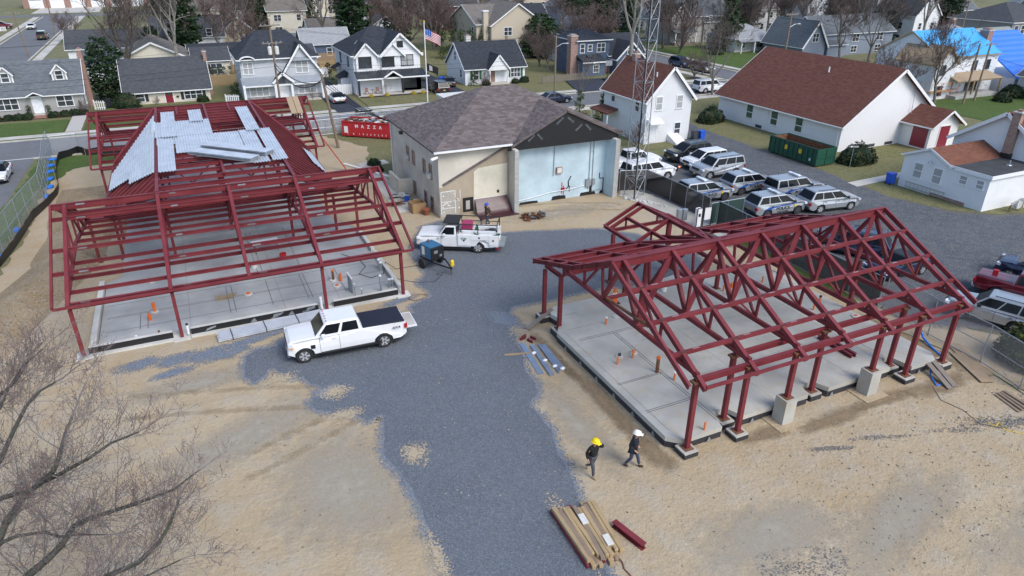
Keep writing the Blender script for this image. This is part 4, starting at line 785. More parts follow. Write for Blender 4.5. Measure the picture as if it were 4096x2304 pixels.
h.part('porch_floor',MB().box(-5.1,5.5,-8.5,-6.3,0,.25),'walk'); h.part('porch_step',MB().box(-.7,4.6,-9.3,-8.5,.0,.12),'walk')
for y in (-3,2): h.win('W',-5,y,4.4,.7,1.4,'dh','black')
h.r().slab([(-5,2.5,3.3),(-5,4.5,3.3),(-6.3,4.5,2.6),(-6.3,2.5,2.6)],.12); h.box(-6.2,-5,-2.2,.2,0,1.9); h.r().slab([(-5,-2.4,2.7),(-5,.4,2.7),(-6.5,.4,1.9),(-6.5,-2.4,1.9)],.12)
h.done()
for i,x in enumerate((-.9,.3,-2.3)):
    pass
h=House('white_cape','small white cape with dark roof, gabled porch and green shutters','0' and 45.9,108.4,wall='wsid',roof='r_black',trim='white')
h.gable(-5.2,5.2,-4.2,4.2,2.5,3.4,'x',.3); h.gable(-1.6,1.7,-5.5,-2,2.45,2.0,'y',.2,z0=2.2); h.door('S',-4.2,-.6,.95,2,.25,'brick_red')
for x in (-1.5,1.6): h.part('porch_post',MB().box(x-.09,x+.09,-5.5,-5.3,0,2.3),'white')
h.part('porch_floor',MB().box(-1.8,1.9,-5.6,-4.2,0,.2),'walk'); h.win('S',-4.2,-3.4,1.5,.9,1.3,'dh',shut='green'); h.win('S',-4.2,3.5,1.5,1.6,1.3,'tri',shut='green'); h.win('W',-5.2,0,4,.7,1.2); h.win('W',-5.2,-2.4,1.6,.7,1.2); h.chim(-2.8,-2,1.2,1.9,6.6,'offwhite'); h.done()
h=House('blue_house','slate-blue two-storey house with dark hip roof and big brick chimney','0' and 67.5,109,wall='bluesid',roof='r_black',trim='white')
h.box(-5.6,.7,-3,4.5,0,5.6); h.hip(-5.6,.7,-3,4.5,5.6,1.5,3,.4,walls=False); h.box(-5.6,-1.2,-5,-3,0,2.4); h.r().slab([(-5.8,-2.95,3.3),(-1.2,-2.95,3.3),(-1.2,-5.3,2.45),(-5.8,-5.3,2.45)],.15); h.T.box(-5.8,-1.2,-5.36,-5.28,2.15,2.35)
h.gable(.7,8,-3,4,3,3.0,'x',.3); h.gable(1.0,6.5,-5.2,2,2.6,2.6,'y',.3,fas=.25)
for x,st_ in ((-4.7,'dh'),(-3.2,'dh'),(-1.0,'tw')): h.win('S',-3,x,4.3,.75 if st_=='dh' else 1.5,1.35 if x!=-3.2 else 1.0,st_)
h.win('S',-5,-3,1.2,1.0,1.1,'grid'); h.win('S',-5.2,3.7,3.6,1.3,.6,'pic'); h.part('garage_door',MB().box(-1.1,1.0,-3.08,-3.0,-.0,2.1),'brick_red'); h.chim(-6.9,-5.62,-3.0,-1.6,6.3,'brick_mix')
h.part('skylight',MB().slab([(-4.2,-3.5,3.3),(-3.3,-3.5,3.3),(-3.3,-4.2,3.05),(-4.2,-4.2,3.05)],.12),'glass'); h.done()
# ---------- houses farther off
def simple(name,label,x,y,w,d,zw,rise,ax='x',wall='wsid',roof='r_grey',wins=((-.3,0),(.3,0)),st=1,chim=None,porch=False,hip=False,rz=0,sh=None,group=None,side=((-.2,0),(.25,0))):
    h=House(name,label,x,y,rz,wall=wall,roof=roof,group=group)
    (h.hip(-w/2,w/2,-d/2,d/2,zw,rise,None,.4) if hip else h.gable(-w/2,w/2,-d/2,d/2,zw,rise,ax,.35))
    for lv in range(st):
        for u,k in wins: h.win('S',-d/2,u*w,1.55+2.7*lv,.9 if k==0 else 1.6,1.3,'dh' if k==0 else 'tw',shut=sh)
        for u,k in side: h.win('W',-w/2,u*d,1.55+2.7*lv,.85,1.3)
    if ax=='y' and not hip and rise>2: h.win('S',-d/2,0,zw+rise*.35,.75,1.1)
    if porch:
        h.r().slab([(-w/2,-d/2,2.9),(w/2,-d/2,2.9),(w/2+.2,-d/2-2,2.4),(-w/2-.2,-d/2-2,2.4)],.14)
        for u in (-.48,-.16,.16,.48): h.part('porch_post',MB().box(u*w-.1,u*w+.1,-d/2-1.9,-d/2-1.7,0,2.45),'white')
        h.door('S',-d/2,0,.95,2,.3)
    if chim: h.chim(chim[0]*w-.45,chim[0]*w+.45,chim[1]*d-.35,chim[1]*d+.35,zw+rise+chim[2],'brick_red')
    return h.done()
h=House('tan_house','tall beige house with brown roof and a boxed chimney on its side',61.0,136,wall='tansid',roof='r_tan'); h.gable(-7.3,2,-5,9,6.3,3.0,'x',.35) ; h.gable(-5,6.3,-7,5,6.2,3.7,'y',.35); 
h.box(-6.2,-5.2,-6.0,-5,0,8.6); h.T.box(-6.3,-5.1,-6.1,-4.95,8.6,8.8)
h.win('S',-7,-1.5,5,1.6,1.4,'tw'); h.win('S',-7,-2.6,1.7,.9,1.4); h.win('S',-5,-6.8,1.7,.9,1.4); h.win('W',-7.3,-3,5,.9,1.3); h.done()
simple('white_house','small white gabled house between the pine tree and the blue house',78.5,135.5,4.6,7,4.1,2.4,'y','wsid','r_grey',((.05,0),),1,(.62,.1,-1.2),group='houses beyond the blue house'); simple('white_house','white house with twin narrow windows beside the blue chimney',68.6,123,4,6,3.2,2,'y','wsid','r_dkgrey',((-.2,0),(.2,0)),2)
h=House('victorian_house','weathered grey shingled house with steep roof and white porch',110.5,139,wall='greysid',roof='r_grey'); h.gable(-8,9.5,-4,5,5.9,2.9,'x',.4); h.gable(-8.2,-3.5,-5,2,5.9,2.6,'y',.4); h.gable(1.5,6,-4.5,1,4.6,2.1,'x',.3)
for x,z in ((-7,4.6),(-4.8,4.6),(-5.9,7.1)): h.win('S',-5,x,z,.8,1.2)
h.win('S',-4.5,3,5.4,.7,.7); h.r().slab([(-8.4,-5,3.5),(-2.6,-5,3.5),(-2.3,-7.2,2.8),(-8.7,-7.2,2.8)],.14)
for x in (-8.3,-6.4,-4.4,-2.7): h.part('porch_post',MB().box(x-.1,x+.1,-7.1,-6.9,0,2.8),'white')
h.part('porch_floor',MB().box(-8.5,-2.5,-7.2,-5,0,.6),'grey_wood'); h.done()
simple('bungalow_house','pale low bungalow with wide light grey hip roof beside the evergreen',112,122,11,9,2.8,2.4,'x','offwhite','r_ltgrey',((-.3,0),(.1,1)),1,None,True,True)
simple('bungalow_house','cream bungalow with light grey hip roof and open porch',121,113.5,10,9,2.7,2.6,'x','tansid','r_ltgrey',((-.3,0),(.2,1)),1,None,True,True)
h=House('bluegrey_house','blue-grey house with tall white-trimmed front gable behind the church roof',125,110,wall='bluegrey',roof='r_grey'); h.gable(-7,14,-4,5,4.4,2.9,'x',.4); h.gable(-13,-7,-5.5,5,2.8,4.2,'y',.5,fas=.35); h.win('S',-5.5,-10,4.0,1.5,1.5,'tw'); h.gable(-6,-1,-5.4,0,2.4,1.2,'x',.3)
for x in (3,10): h.win('S',-4,x,3.4,1.8,1.5,'tw'); h.win('S',-4,x,1.1,1.6,1.2,'tw')
h.done()
simple('hip_house','grey bungalow with streaked hip roof behind the bare maples',139,94,13,11,3.6,3.0,'x','greysid','r_ltgrey',((-.35,0),(.0,1),(.35,0)),1,(.3,.2,.6),False,True)
# house being rebuilt, wrapped and tarped
h=House('wrapped_house','half-built house in white wrap with bright blue sheeted roof','0' and 106.3,73,wall='house_wrap',roof='tarp_lblue',trim='lumber')
h.gable(-6.5,6.8,-5.5,5,5.7,3.0,'x',.25); h.gable(-8.5,-4,-6.5,0,5.0,2.2,'y',.25,rm='ply')
for x,z in ((-6.9,4.1),(-3.6,4.1),(1.6,4.2),(4.6,4.2),(-3,1.2),(-6.5,1.2)): h.win('S',-6.5 if x<-4 else -5.5,x,z,1.0,1.25,'grid','char')
h.win('S',-5.5,2.0,1.3,2.6,1.3,'grid','char')
mk=MB()
for k in range(70):
    x=rnd.uniform(-8,6.4); z=rnd.uniform(.4,5.2); y=-6.53 if x<-4.05 else -5.53; mk.box(x,x+.3,y,y+.01,z,z+.1)
for k in range(40): y=rnd.uniform(-5,4.5); z=rnd.uniform(.4,5.5); mk.box(6.815,6.83,y,y+.3,z,z+.1)
h.part('wrap_print',mk,'bluegrey')['kind']='stuff'
h.part('porch_roof',MB().slab([(-4.6,-5.6,3.4),(4.6,-5.6,3.4),(5.4,-8.0,2.6),(-4.9,-8.0,2.6)],.2),'ply')
for x in (-1.0,5.2): h.part('porch_post',MB().box(x-.1,x+.1,-7.9,-7.7,0,2.5),'lumber')
h.part('porch_base',MB().box(-4.6,5.4,-8,-5.5,0,.5),'cmu'); h.chim(6.85,8.0,-3.0,-1.6,8.6,'brick_red'); h.done()
t=thing('blue_tarp_roof','roof of the brick-chimney house sheeted in deep blue tarp with white marks','roof',(118.5,69.5,0)); MB().slab([(-4.5,4,8.0),(7.5,4,8.0),(7.5,-5.5,2.2),(-4.5,-5.5,2.2)],.15).build('tarp_sheet','tarp_blue',t); MB().box(-4.2,7.3,-4.7,4,0,2.2).build('wall','house_wrap',t); mk=MB()
for i in range(16):
    for j in range(9): x=-4.2+i*.74+(j%2)*.3; u=j/9; mk.add([(x,3.6-9*u,7.8-5.5*u),(x+.07,3.6-9*u,7.8-5.5*u),(x+.3,3.1-9*u,7.5-5.5*u),(x+.23,3.1-9*u,7.5-5.5*u)],[(0,1,2,3)])
mk.build('tarp_print','white',t)
h=House('grey_house','white-trimmed grey house with big arched window at the right edge','0' and 117,55,wall='ltgrey',roof='r_dkgrey'); h.gable(-5,6,-4,8,3.2,3,'y',.35,fas=.3); h.win('S',-4,-1,1.5,2.6,1.7,'tri'); h.win('S',-4,-1,3.1,2.2,.8,'grid'); h.done()
h=House('grey_house','large grey shingle house with charcoal hip roof at the upper right','0' and 168,100,wall='darkgrey',roof='r_dkgrey'); h.hip(-9,8,-6,8,6.2,3.4,None,.4); h.box(5,12,-8,2,0,8.5); h.gable(5,12,-8,2,8.5,3,'y',.3,walls=False)
for x in (-7.5,-5.2,-1.5,3): h.win('S',-6,x,4.7,1.2,1.6)
h.win('S',-6,-.5,1.4,2,1.6,'tw'); h.done()
simple('white_house','tall white gable house between bare trees at the upper right',155,116,8,11,6.6,4,'y','wsid','r_dkgrey',((-.25,0),(.25,0)),2)
simple('garage','pale green roofed white garage above the blue sheeted roof',137,84.5,9,9,4.3,2.5,'x','wsid','r_green',((.2,0),),1)
# behind the front row on the left
simple('garage','white garage with black roof and blank wall beyond the wood fence',6.5,139,8.5,6,2.4,1.6,'x','wsid','r_black',(),1); simple('long_shed','long low outbuilding with grey roof behind the plank fence',20,148,15,6,2.6,1.6,'x','offwhite','r_grey',(),1)
simple('blue_shed','navy blue shed with mossy grey roof and white window','0' and 26.5,143,8.8,6,3.1,2.4,'x','bluesid','r_ltgrey',((.05,0),(-.32,0)),1)
simple('grey_cottage','small dark grey roofed cottage behind the pale grey house',19.5,131,5,7,2.4,1.7,'x','ltgrey','r_dkgrey',(),1)
h=House('cream_house','cream house with shallow brown gable end behind the bare trees','0' and -2,134,wall='cream',roof='r_tan'); h.gable(-7,4.5,-6,6,3.0,2.8,'y',.4,fas=.25); h.gable(-12,-7,-2,4,2.4,1.6,'x',.3,m='wsid',rm='r_grey'); h.gable(4.5,10,-6,2,2.6,1.6,'x',.3,rm='r_dkgrey'); h.win('S',-6,7.4,1.3,2.6,1.6,'tri',pane='pane'); h.done()
simple('white_house','white house with long grey roof at the left street corner',-9,152,16,9,3.2,2.6,'x','wsid','r_dkgrey',((-.4,0),(-.2,1),(.3,1)),1); simple('white_house','white house with broad grey roof and wide white gable',3,163,13,13,3.4,3.4,'x','wsid','r_dkgrey',((-.3,0),(.3,0)),2)
simple('cream_house','pale yellow two-storey house with bay window at the upper left',26,187,9,8,5.9,2.6,'x','cream','r_tan',((.3,0),(-.25,1)),2); simple('tan_cottage','small tan gabled house behind the bare trees',13,168,7,8,3.2,3.0,'y','tansid','r_black',((.1,0),),1); simple('cream_house','cream two-storey house partly hidden by the bare trees',7,196,9,9,6,3,'x','cream','r_tan',((-.3,0),(.3,0)),2)
simple('white_house','white two-storey house beyond the white garage',43,189,7,8,6.5,2.8,'y','wsid','r_dkgrey',((-.2,0),),2); simple('garage','plain white gabled garage with blank front',46,172,7,7,2.9,2.2,'y','wsid','r_dkgrey',(),1); simple('garage','small brown-roofed garage left of the white garage',33,176,8,7,2.4,2,'x','wsid','r_tan',(),1)
simple('red_house','dark red house half hidden by bare trees',69,186,12,9,6,3,'x','redsid','r_dkgrey',((-.3,0),(.0,0),(.3,0)),2); simple('cream_house','cream house with skylight in its black roof',74,158,15,9,4.3,3.4,'x','cream','r_black',((.1,1),),1)
h=House('fire_station','brick station with a row of white garage doors at the upper left','0' and -29,306,cat='fire station',wall='brick_red',roof='flatroof'); h.box(-15,24,-6,12,0,6); h.flat(-15,24,-6,12,6)
for k in range(6): x=-11+k*6.2; h.part('garage_door',MB().box(x-2.1,x+2.1,-6.08,-6,0,4.2),'white'); h.part('door_window',MB().box(x-1.8,x+1.8,-6.12,-6.08,2.6,3.1),'pane')
h.done()
simple('grey_house','grey-roofed house at the far left edge beside the side street',-44,206,11,12,3.2,3,'y','wsid','r_dkgrey',((.2,0),),1,porch=True)
# rows of roofs towards the skyline
walls=['wsid','cream','ltgrey','offwhite','tansid','bluegrey','wsid','greysid']; roofs=['r_dkgrey','r_grey','r_black','r_tan','r_ltgrey','r_brown']
wn={'wsid':'white','cream':'cream','ltgrey':'pale grey','offwhite':'off-white','tansid':'tan','bluegrey':'blue-grey','greysid':'stone-grey'}; rn={'r_dkgrey':'dark grey','r_grey':'mid grey','r_black':'black','r_tan':'brown-grey','r_ltgrey':'light grey','r_brown':'brown'}
far=[(20,232),(46,238),(62,226),(84,222),(104,205),(100,178),(118,168),(122,232),(140,150),(148,185),(170,160),(160,215),(182,190),(190,130),(205,150),(196,230),(225,180),(232,125),(215,108),(250,210),(60,290),(95,290),(135,285),(180,280),(225,270),(10,300),(262,150),(280,240),(246,98),(35,330),(80,340),(125,335),(175,335),(230,330)]
wh=['nearest the side street','beside tall bare trees','far behind the flagpole','behind dark conifers','behind the tan house','behind the lattice tower','near the street corner','in the hazy back row','beyond the grey shingled house','left of the tall evergreen']
for i,(x,y) in enumerate(far):
    w_=walls[i%8]; r_=roofs[(i*5+i//6)%6]; ax='xy'[(i*7//3)%2]; two=i%3!=0
    simple('far_house',f"distant {wn[w_]} {'two-storey' if two else 'one-storey'} house, {rn[r_]} {'side-on' if ax=='x' else 'gable-front'} roof, {wh[i%10]}",x,y,9+(i*37%5),8+(i*13%4),5.7 if two else 3.1,2.8+.2*(i%4),ax,w_,r_,((-.3,0),(.05,0),(.32,0)),2 if two else 1,side=(),group='distant houses of the neighbourhood')
# ---------- vehicles: front is +x, origin on the ground under the middle
DEF.update(rim=plain((.55,.56,.57),.35,.3),rim_in=plain((.13,.13,.14),.5,.3),red_pink=plain((.32,.03,.10),.5),c_white=paint((.74,.75,.76)),c_silver=paint((.40,.42,.44),.5,.3),c_black=paint((.010,.011,.014),0,.22),c_navy=paint((.012,.02,.06),.3,.25),c_red=paint((.16,.008,.018),.3,.25),c_tan=paint((.33,.29,.23),.5,.3),c_char=paint((.04,.045,.055),.4,.25),c_blue=paint((.02,.05,.13),.4,.25),lamp=glass((.45,.47,.5),.08),tail=glass((.22,.006,.008),.1),amber=glass((.6,.2,.02),.2),p_blue=plain((.02,.10,.42),.35),plate=plain((.66,.55,.12),.4),tonneau=plain((.012,.014,.025),.6))
def car(name,label,x,y,deg,col,L=4.9,W=1.95,Hh=1.75,belt=1.08,hood=1.05,wb=2.9,wr=.38,cab=(-2.27,1.45,-1.95,.35),wins=((.04,.29),(.315,.605),(.63,.955)),kind='suv',cat='car',rails=False,police=None,lightbar=False,group=None,tailz=None,roofcol=None,hw_roof=.73):
    t=thing(name,label,cat,(x,y,0),R(deg),group); hw=W/2; xf=L/2; xr=-L/2; fw,rw=(wb/2+(.08 if kind!='pickup' else .25)),None; rw=fw-wb; zb=.30 if kind!='pickup' else .45; tz=tailz or belt
    def arch(cx): return [(cx+(wr+.09)*cos(a),max(zb,wr+(wr+.09)*sin(a))) for a in [pi*k/8 for k in range(9)]]
    prof=[(xr+.06,zb+.12)]+[(xr,.62),(xr+.03,tz-.12),(xr+.1,tz)]
    if kind=='sedan': prof+=[(cab[0],tz+.05),(cab[0]+.2,belt),(cab[1]-.1,belt)]
    else: prof+=[(cab[0],belt),(cab[1],belt)]
    prof+=([(xf-.75,hood-.01),(xf-.2,hood-.06),(xf-.05,hood-.2),(xf,.62)] if kind=='pickup' else [(xf-.95,hood-.01),(xf-.3,hood-.08),(xf-.07,hood-.27),(xf,.62)])+[(xf,.57),(xf-.05,zb+.1),(xf-.3,zb)]
    prof+=arch(fw)+arch(rw)+[(xr+.35,zb)]
    pr=[prof[0]]
    for p in prof[1:]:
        if abs(p[0]-pr[-1][0])+abs(p[1]-pr[-1][1])>.01: pr.append(p)
    m=MB(); ys=[(-hw,.05),(-hw+.07,0),(-hw*.45,-.03),(hw*.45,-.03),(hw-.07,0),(hw,.05)]; n=len(pr); cz=.75; vs=[]
    for yy,e in ys:
        for (px,pz) in pr:
            q=px*(1-max(e,0)*.25); z=pz-(e*.8 if pz>cz else -e*.2) ; k=max(0,(abs(px)-(L/2-.75))/.75); yv=yy*(1-.13*k*k)
            if pz>.8: yv*=1-.05*(pz-.8)/.5
            vs.append((q,yv,z))
    fs=[tuple(range(n)),tuple(range(n*5,n*6))[::-1]]
    for k in range(5):
        for i in range(n): j=(i+1)%n; fs.append((k*n+j,k*n+i,k*n+n+i,k*n+n+j))
    m.add(vs,fs); b=m.build('body',col,t); md=b.modifiers.new('b','BEVEL'); md.width=.05; md.segments=3; md.limit_method='ANGLE'; md.angle_limit=R(28)
    MB().box(xr+.5,xf-.4,-hw+.12,hw-.12,.22,.72).build('underbody','rubber',t)
    # cabin
    a0,a1,r0,r1=cab; wbt=hw-.07; wrf=hw*hw_roof; rz=Hh; zb2=belt-.06
    def P(tt,s,y=1): return V((a0+(a1-a0)*tt)*(1-s)+(r0+(r1-r0)*tt)*s,y*(wbt*(1-s)+wrf*s),zb2*(1-s)+rz*s)
    c=[P(0,0,-1),P(1,0,-1),P(1,0,1),P(0,0,1),P(0,.93,-1),P(1,.93,-1),P(1,.93,1),P(0,.93,1)]
    tp=[V(q.x*(1) + (.12 if q.x<0 else -.14),q.y*.9,rz) for q in c[4:]]; mid=[V((tp[0].x+tp[1].x)/2,tp[0].y,rz+.03),V((tp[0].x+tp[1].x)/2,tp[2].y,rz+.03)]
    vs=c+tp; cb=MB().add(vs,[(0,1,5,4),(1,2,6,5),(2,3,7,6),(3,0,4,7),(4,5,9,8),(5,6,10,9),(6,7,11,10),(7,4,8,11),(8,9,10,11)]).build('cabin',roofcol or col,t); md=cb.modifiers.new('b','BEVEL'); md.width=.085; md.segments=3; md.limit_method='ANGLE'; md.angle_limit=R(12)
    def off(q,y): return q+V(0,y*.012,0.004)
    for y in (-1,1):
        for (t0,t1) in wins:
            q=[off(P(t0,.16,y),y),off(P(t1,.16,y),y),off(P(t1,.86,y),y),off(P(t0,.86,y),y)]
            if y>0: q=q[::-1]
            MB().slab(q,.01).build('side_window','car_glass',t) if False else MB().add(q,[(0,1,2,3)]).build('side_window','car_glass',t)
    for (tt,nm,dx) in ((1,'windscreen',.015),(0,'rear_window',-.015)):
        q=[P(tt,.12,-.9),P(tt,.12,.9),P(tt,.9,.88),P(tt,.9,-.88)]; q=[p+V(dx,0,.006) for p in q]
        MB().add(q if tt else q[::-1],[(0,1,2,3)]).build(nm,'car_glass',t)
    for wx in (fw,rw):
        for y in (-1,1):
            T=MB().lathe([(wr*.62,-.11),(wr*.94,-.12),(wr,-.08),(wr,.08),(wr*.94,.12),(wr*.62,.11)],18); T.xf((0,0,0),0,R(90)); o=T.build('wheel','rubber',t,smooth=False); o.location=(wx,y*(hw-.13),wr)
            rm=MB(); rm.lathe([(.02,.055),(wr*.16,.06),(wr*.2,.03),(wr*.22,.0),(wr*.66,.0),(wr*.66,.07),(wr*.6,.07)],14); rm.m=[1]*len(rm.m)
            for k in range(6): a=k*pi/3; rm.beam((wr*.15*cos(a),wr*.15*sin(a),.06),(wr*.62*cos(a),wr*.62*sin(a),.06),wr*.17,.03,(0,0,1))
            rm.xf((0,0,0),0,R(90)*(1 if y<0 else -1)); rm.xf((0,y*.055,0)); rm.build('rim',['rim' if police is None else 'char','rim_in' if police is None else 'dark'],o)
    for y in (-1,1):
        MB().box(xf-.3,xf-.07,y*hw*.84-.2,y*hw*.84+.17,hood-.34,hood-.18).xf((0,0,0)).build('headlight','lamp',t)
        MB().box(xr-.012,xr+.14,y*hw*.83-.12,y*hw*.83+.12,tz-.42,tz-.18).build('tail_light','tail',t)
        mm=MB().box(a1-.55,a1-.35,y*(hw+.02)-.02+(y<0)*-.14,y*(hw+.02)+.14*(y>0)+.02,belt+.0,belt+.17); mm.build('wing_mirror','black' if police or col!='c_white' else col,t,bevel=.03)
    MB().box(xf-.09,xf-.0,-hw*.5,hw*.5,hood-.42,hood-.2).build('grille','dark',t); MB().box(xf-.12,xf+.03,-hw*.8,hw*.8,.42,.56).build('front_bumper','dark' if kind!='pickup' else 'chrome',t); MB().box(xr-.04,xr+.12,-hw*.8,hw*.8,.42,.58).build('rear_bumper','dark' if kind!='pickup' else 'chrome',t)
    MB().box(xr-.05,xr-.035,-.17,.17,.66,.78).build('number_plate','plate',t); MB().box(xf+.032,xf+.042,-.17,.17,.46,.6).build('number_plate','plate',t)
    gp=[P(.5*(a_[1]+b_[0]),0).x for a_,b_ in zip(wins,wins[1:])]+[P(wins[-1][1]+.02,0).x-.12]
    pg=MB()
    for y in (-1,1):
        for gx in gp: k_=hw*(1-.05*(belt-.8)/.5)-.004; pg.beam((gx,y*(hw-.002),.5),(gx,y*(hw-.002),.8),.016,.012,(0,1,0)); pg.beam((gx,y*(hw-.002),.8),(gx,y*k_,belt-.06),.016,.012,(0,1,0))
    pg.build('panel_gap','dark',t)
    hd=MB()
    for y in (-1,1):
        for (t0,t1) in wins[1:]: q=P(t0+.03,0,y); hd.box(q.x,q.x+.2,y*(hw+.0)-.025,y*(hw)+.025,belt-.2,belt-.15)
    hd.build('door_handle','black' if police else col,t)
    if rails:
        for y in (-1,1): MB().tube((r0+.25,y*wrf*.86,rz+.06),(r1-.2,y*wrf*.86,rz+.06),.025).build('roof_rail','black',t)
    if lightbar: MB().box(r1-.85,r1-.55,-wrf*.85,wrf*.85,rz+.06,rz+.17).build('light_bar','lamp',t,bevel=.03)
    if police:
        for y in (-1,1):
            q=[(-1.9,.66),(-1.2,.86),(-.2,.93),(1.0,.96),(1.35,1.0),(1.35,.93),(.4,.87),(-.6,.82),(-1.2,.68)]
            sp=MB().prism([(a*L/5,b*belt/1.05) for a,b in q],'y',y*(hw+.004),y*(hw+.008)); sp.build('livery_stripe','p_blue',t)
            X=(1,0,0) if y<0 else (-1,0,0)
            text('POLICE',.36,'black',t,TM((.05,y*(hw+.014),.74),X,(0,0,1)),sx=1.15); text('FAIR HAVEN',.17,'black',t,TM((.05,y*(hw+.014),.47),X,(0,0,1)),sx=1.15)
            MB().prism([(1.15,.98),(1.15,.8),(1.25,.72),(1.35,.8),(1.35,.98)],'y',y*(hw+.01),y*(hw+.016)).build('badge','yellow',t)
        MB().path([(-1.6,.3,rz),(-1.62,.3,rz+.35)],.012).build('aerial','black',t)
    return t
EXP=dict(L=5.0,W=2.0,Hh=1.82,belt=1.16,hood=1.19,wb=3.02,cab=(-2.46,1.5,-1.95,.35))
TAH=dict(L=5.25,W=2.04,Hh=1.93,belt=1.22,hood=1.27,wb=3.05,wr=.41,cab=(-2.58,1.45,-2.38,.6))
PKG='police vehicles parked in the gravel yard'
car('police_car','silver police wagon with blue swoosh parked along the brown screen fence','0' and 39.2,44.6,-4,'c_silver',police=1,lightbar=True,cat='police car',group=PKG,**EXP)
car('police_car','silver police wagon showing red tail light, behind the large silver wagon','0' and 44.5,44.9,-4,'c_silver',police=1,lightbar=True,cat='police car',group=PKG,**EXP)
car('police_car','tall silver police wagon with light bar, right of its row','0' and 47.0,42.1,-3,'c_silver',police=1,lightbar=True,cat='police car',group=PKG,**TAH)
car('police_car','silver police wagon nearest the red frame and green screen','0' and 42.4,39.5,-5,'c_silver',police=1,lightbar=True,cat='police car',group=PKG,**EXP)
car('suv','plain silver wagon with roof ribs beside the lettered police wagons','0' and 47.3,38.5,-8,'c_silver',rails=True,cat='car',**EXP)
car('suv','large silver wagon with chrome wheels between white jeep and police wagons',45.1,49.8,179,'c_silver',cat='car',rails=True,**TAH)
car('suv','white boxy wagon parked between the black and silver wagons','0' and 45.9,52.6,179,'c_white',L=4.7,W=1.9,Hh=1.75,belt=1.1,hood=1.08,cat='car')
car('suv','shiny black wagon with roof rails in front of the white house','0' and 46.1,55.4,180,'c_black',rails=True,**EXP)
car('suv','long white wagon just behind the lattice tower and dark fence','0' and 38.2,51.4,2,'c_white',cat='car',**TAH)
car('pickup_truck','white and silver crew pickup behind the lattice tower','0' and 38.9,55.0,0,'c_white',L=5.7,W=2.03,Hh=1.92,belt=1.2,hood=1.22,wb=3.6,wr=.42,cab=(-.9,1.35,-.8,.75),wins=((.05,.48),(.53,.95)),kind='pickup',cat='pickup truck')
car('suv','dark blue-black wagon behind the right red frame','0' and 41.4,30.9,124,'c_navy',rails=True,**EXP)
car('convertible','dark blue car with black cloth roof behind the right frame','0' and 41.4,27.1,179,'c_navy',L=4.7,W=1.88,Hh=1.42,belt=.98,hood=.96,wb=2.72,wr=.35,cab=(-1.55,.95,-.95,.2),wins=((.1,.9),),kind='sedan',tailz=.98,roofcol='black')
car('suv','silver wagon with dark sunroof at the right edge','0' and 40.5,20.1,112,'c_silver',rails=True,L=4.85,W=1.95,Hh=1.8,belt=1.15,hood=1.12,wb=2.8,wr=.4,cab=(-2.2,1.1,-2.0,.3))
car('suv','dark blue wagon beyond the red pickup at the right edge','0' and 48.7,22.2,112,'c_navy',**EXP)
car('sedan','white electric sedan with black glass roof in the left parking lot','0' and -16.9,76.1,-89,'c_white',L=4.7,W=1.87,Hh=1.44,belt=.95,hood=.92,wb=2.87,wr=.34,cab=(-1.9,1.25,-.95,.2),wins=((.12,.48),(.52,.9)),kind='sedan',roofcol='car_glass')
car('sedan','white coupe with black roof in the driveway of the farmhouse','0' and 19.4,99.2,90,'c_white',L=4.6,W=1.85,Hh=1.38,belt=.95,hood=.92,wb=2.75,wr=.34,cab=(-1.9,1.0,-1.0,.1),wins=((.15,.9),),kind='sedan',roofcol='car_glass')
car('suv','black wagon in the driveway right of the farmhouse','0' and 34.9,100.4,90,'c_black',**EXP)
car('sedan','dark sedan behind the flagpole in the shared driveway','0' and 38.2,104.9,75,'c_char',L=4.8,W=1.85,Hh=1.45,belt=.97,hood=.95,wb=2.8,wr=.34,cab=(-1.9,1.1,-1.0,.2),wins=((.1,.47),(.52,.92)),kind='sedan')
car('pickup_truck','dark grey crew pickup on the street behind the red dumpster','0' and 19.6,84.6,0,'c_char',L=5.8,W=2.0,Hh=1.9,belt=1.2,hood=1.18,wb=3.6,wr=.41,cab=(-.9,1.35,-.8,.7),wins=((.05,.48),(.53,.95)),kind='pickup',cat='pickup truck')
car('pickup_truck','maroon pickup on the street seen through the back wing','0' and 8.6,86.4,0,'c_red',L=5.6,W=1.95,Hh=1.85,belt=1.15,hood=1.15,wb=3.4,wr=.4,cab=(-.8,1.35,-.7,.7),wins=((.05,.48),(.53,.95)),kind='pickup',cat='pickup truck')
car('suv','navy wagon parked by the lawn on the far side street','0' and 84.1,106.4,-90,'c_blue',rails=True,**EXP); car('suv','tan wagon on the side street behind the bare tree','0' and 84.3,100.4,-90,'c_tan',rails=True,L=4.8,W=1.9,Hh=1.75,belt=1.1,hood=1.08)
car('suv','white wagon on the street between white house and church','0' and 72.8,84.6,0,'c_white',**TAH); car('sedan','dark blue car on the street behind the brown hip roof','0' and 47.2,86.6,0,'c_navy',L=4.8,W=1.85,Hh=1.5,belt=.98,hood=.98,wb=2.8,wr=.35,cab=(-1.9,1.1,-1.1,.25),wins=((.1,.47),(.52,.92)),kind='sedan')
car('sedan','white sedan driving on the left side street','0' and -32.4,224.5,-90,'c_white',L=4.6,W=1.85,Hh=1.45,belt=.95,hood=.93,wb=2.75,wr=.34,cab=(-1.9,1.1,-1.0,.2),wins=((.1,.47),(.52,.92)),kind='sedan'); car('suv','black wagon parked on the left side street','0' and -27.0,198.5,90,'c_black',**TAH)
car('suv','maroon wagon behind the white picket fence at the upper left','0' and -39.5,228.5,0,'c_red',**EXP); car('suv','silver wagon parked far behind the cream bay-window house','0' and 42,214,0,'c_silver',**EXP)
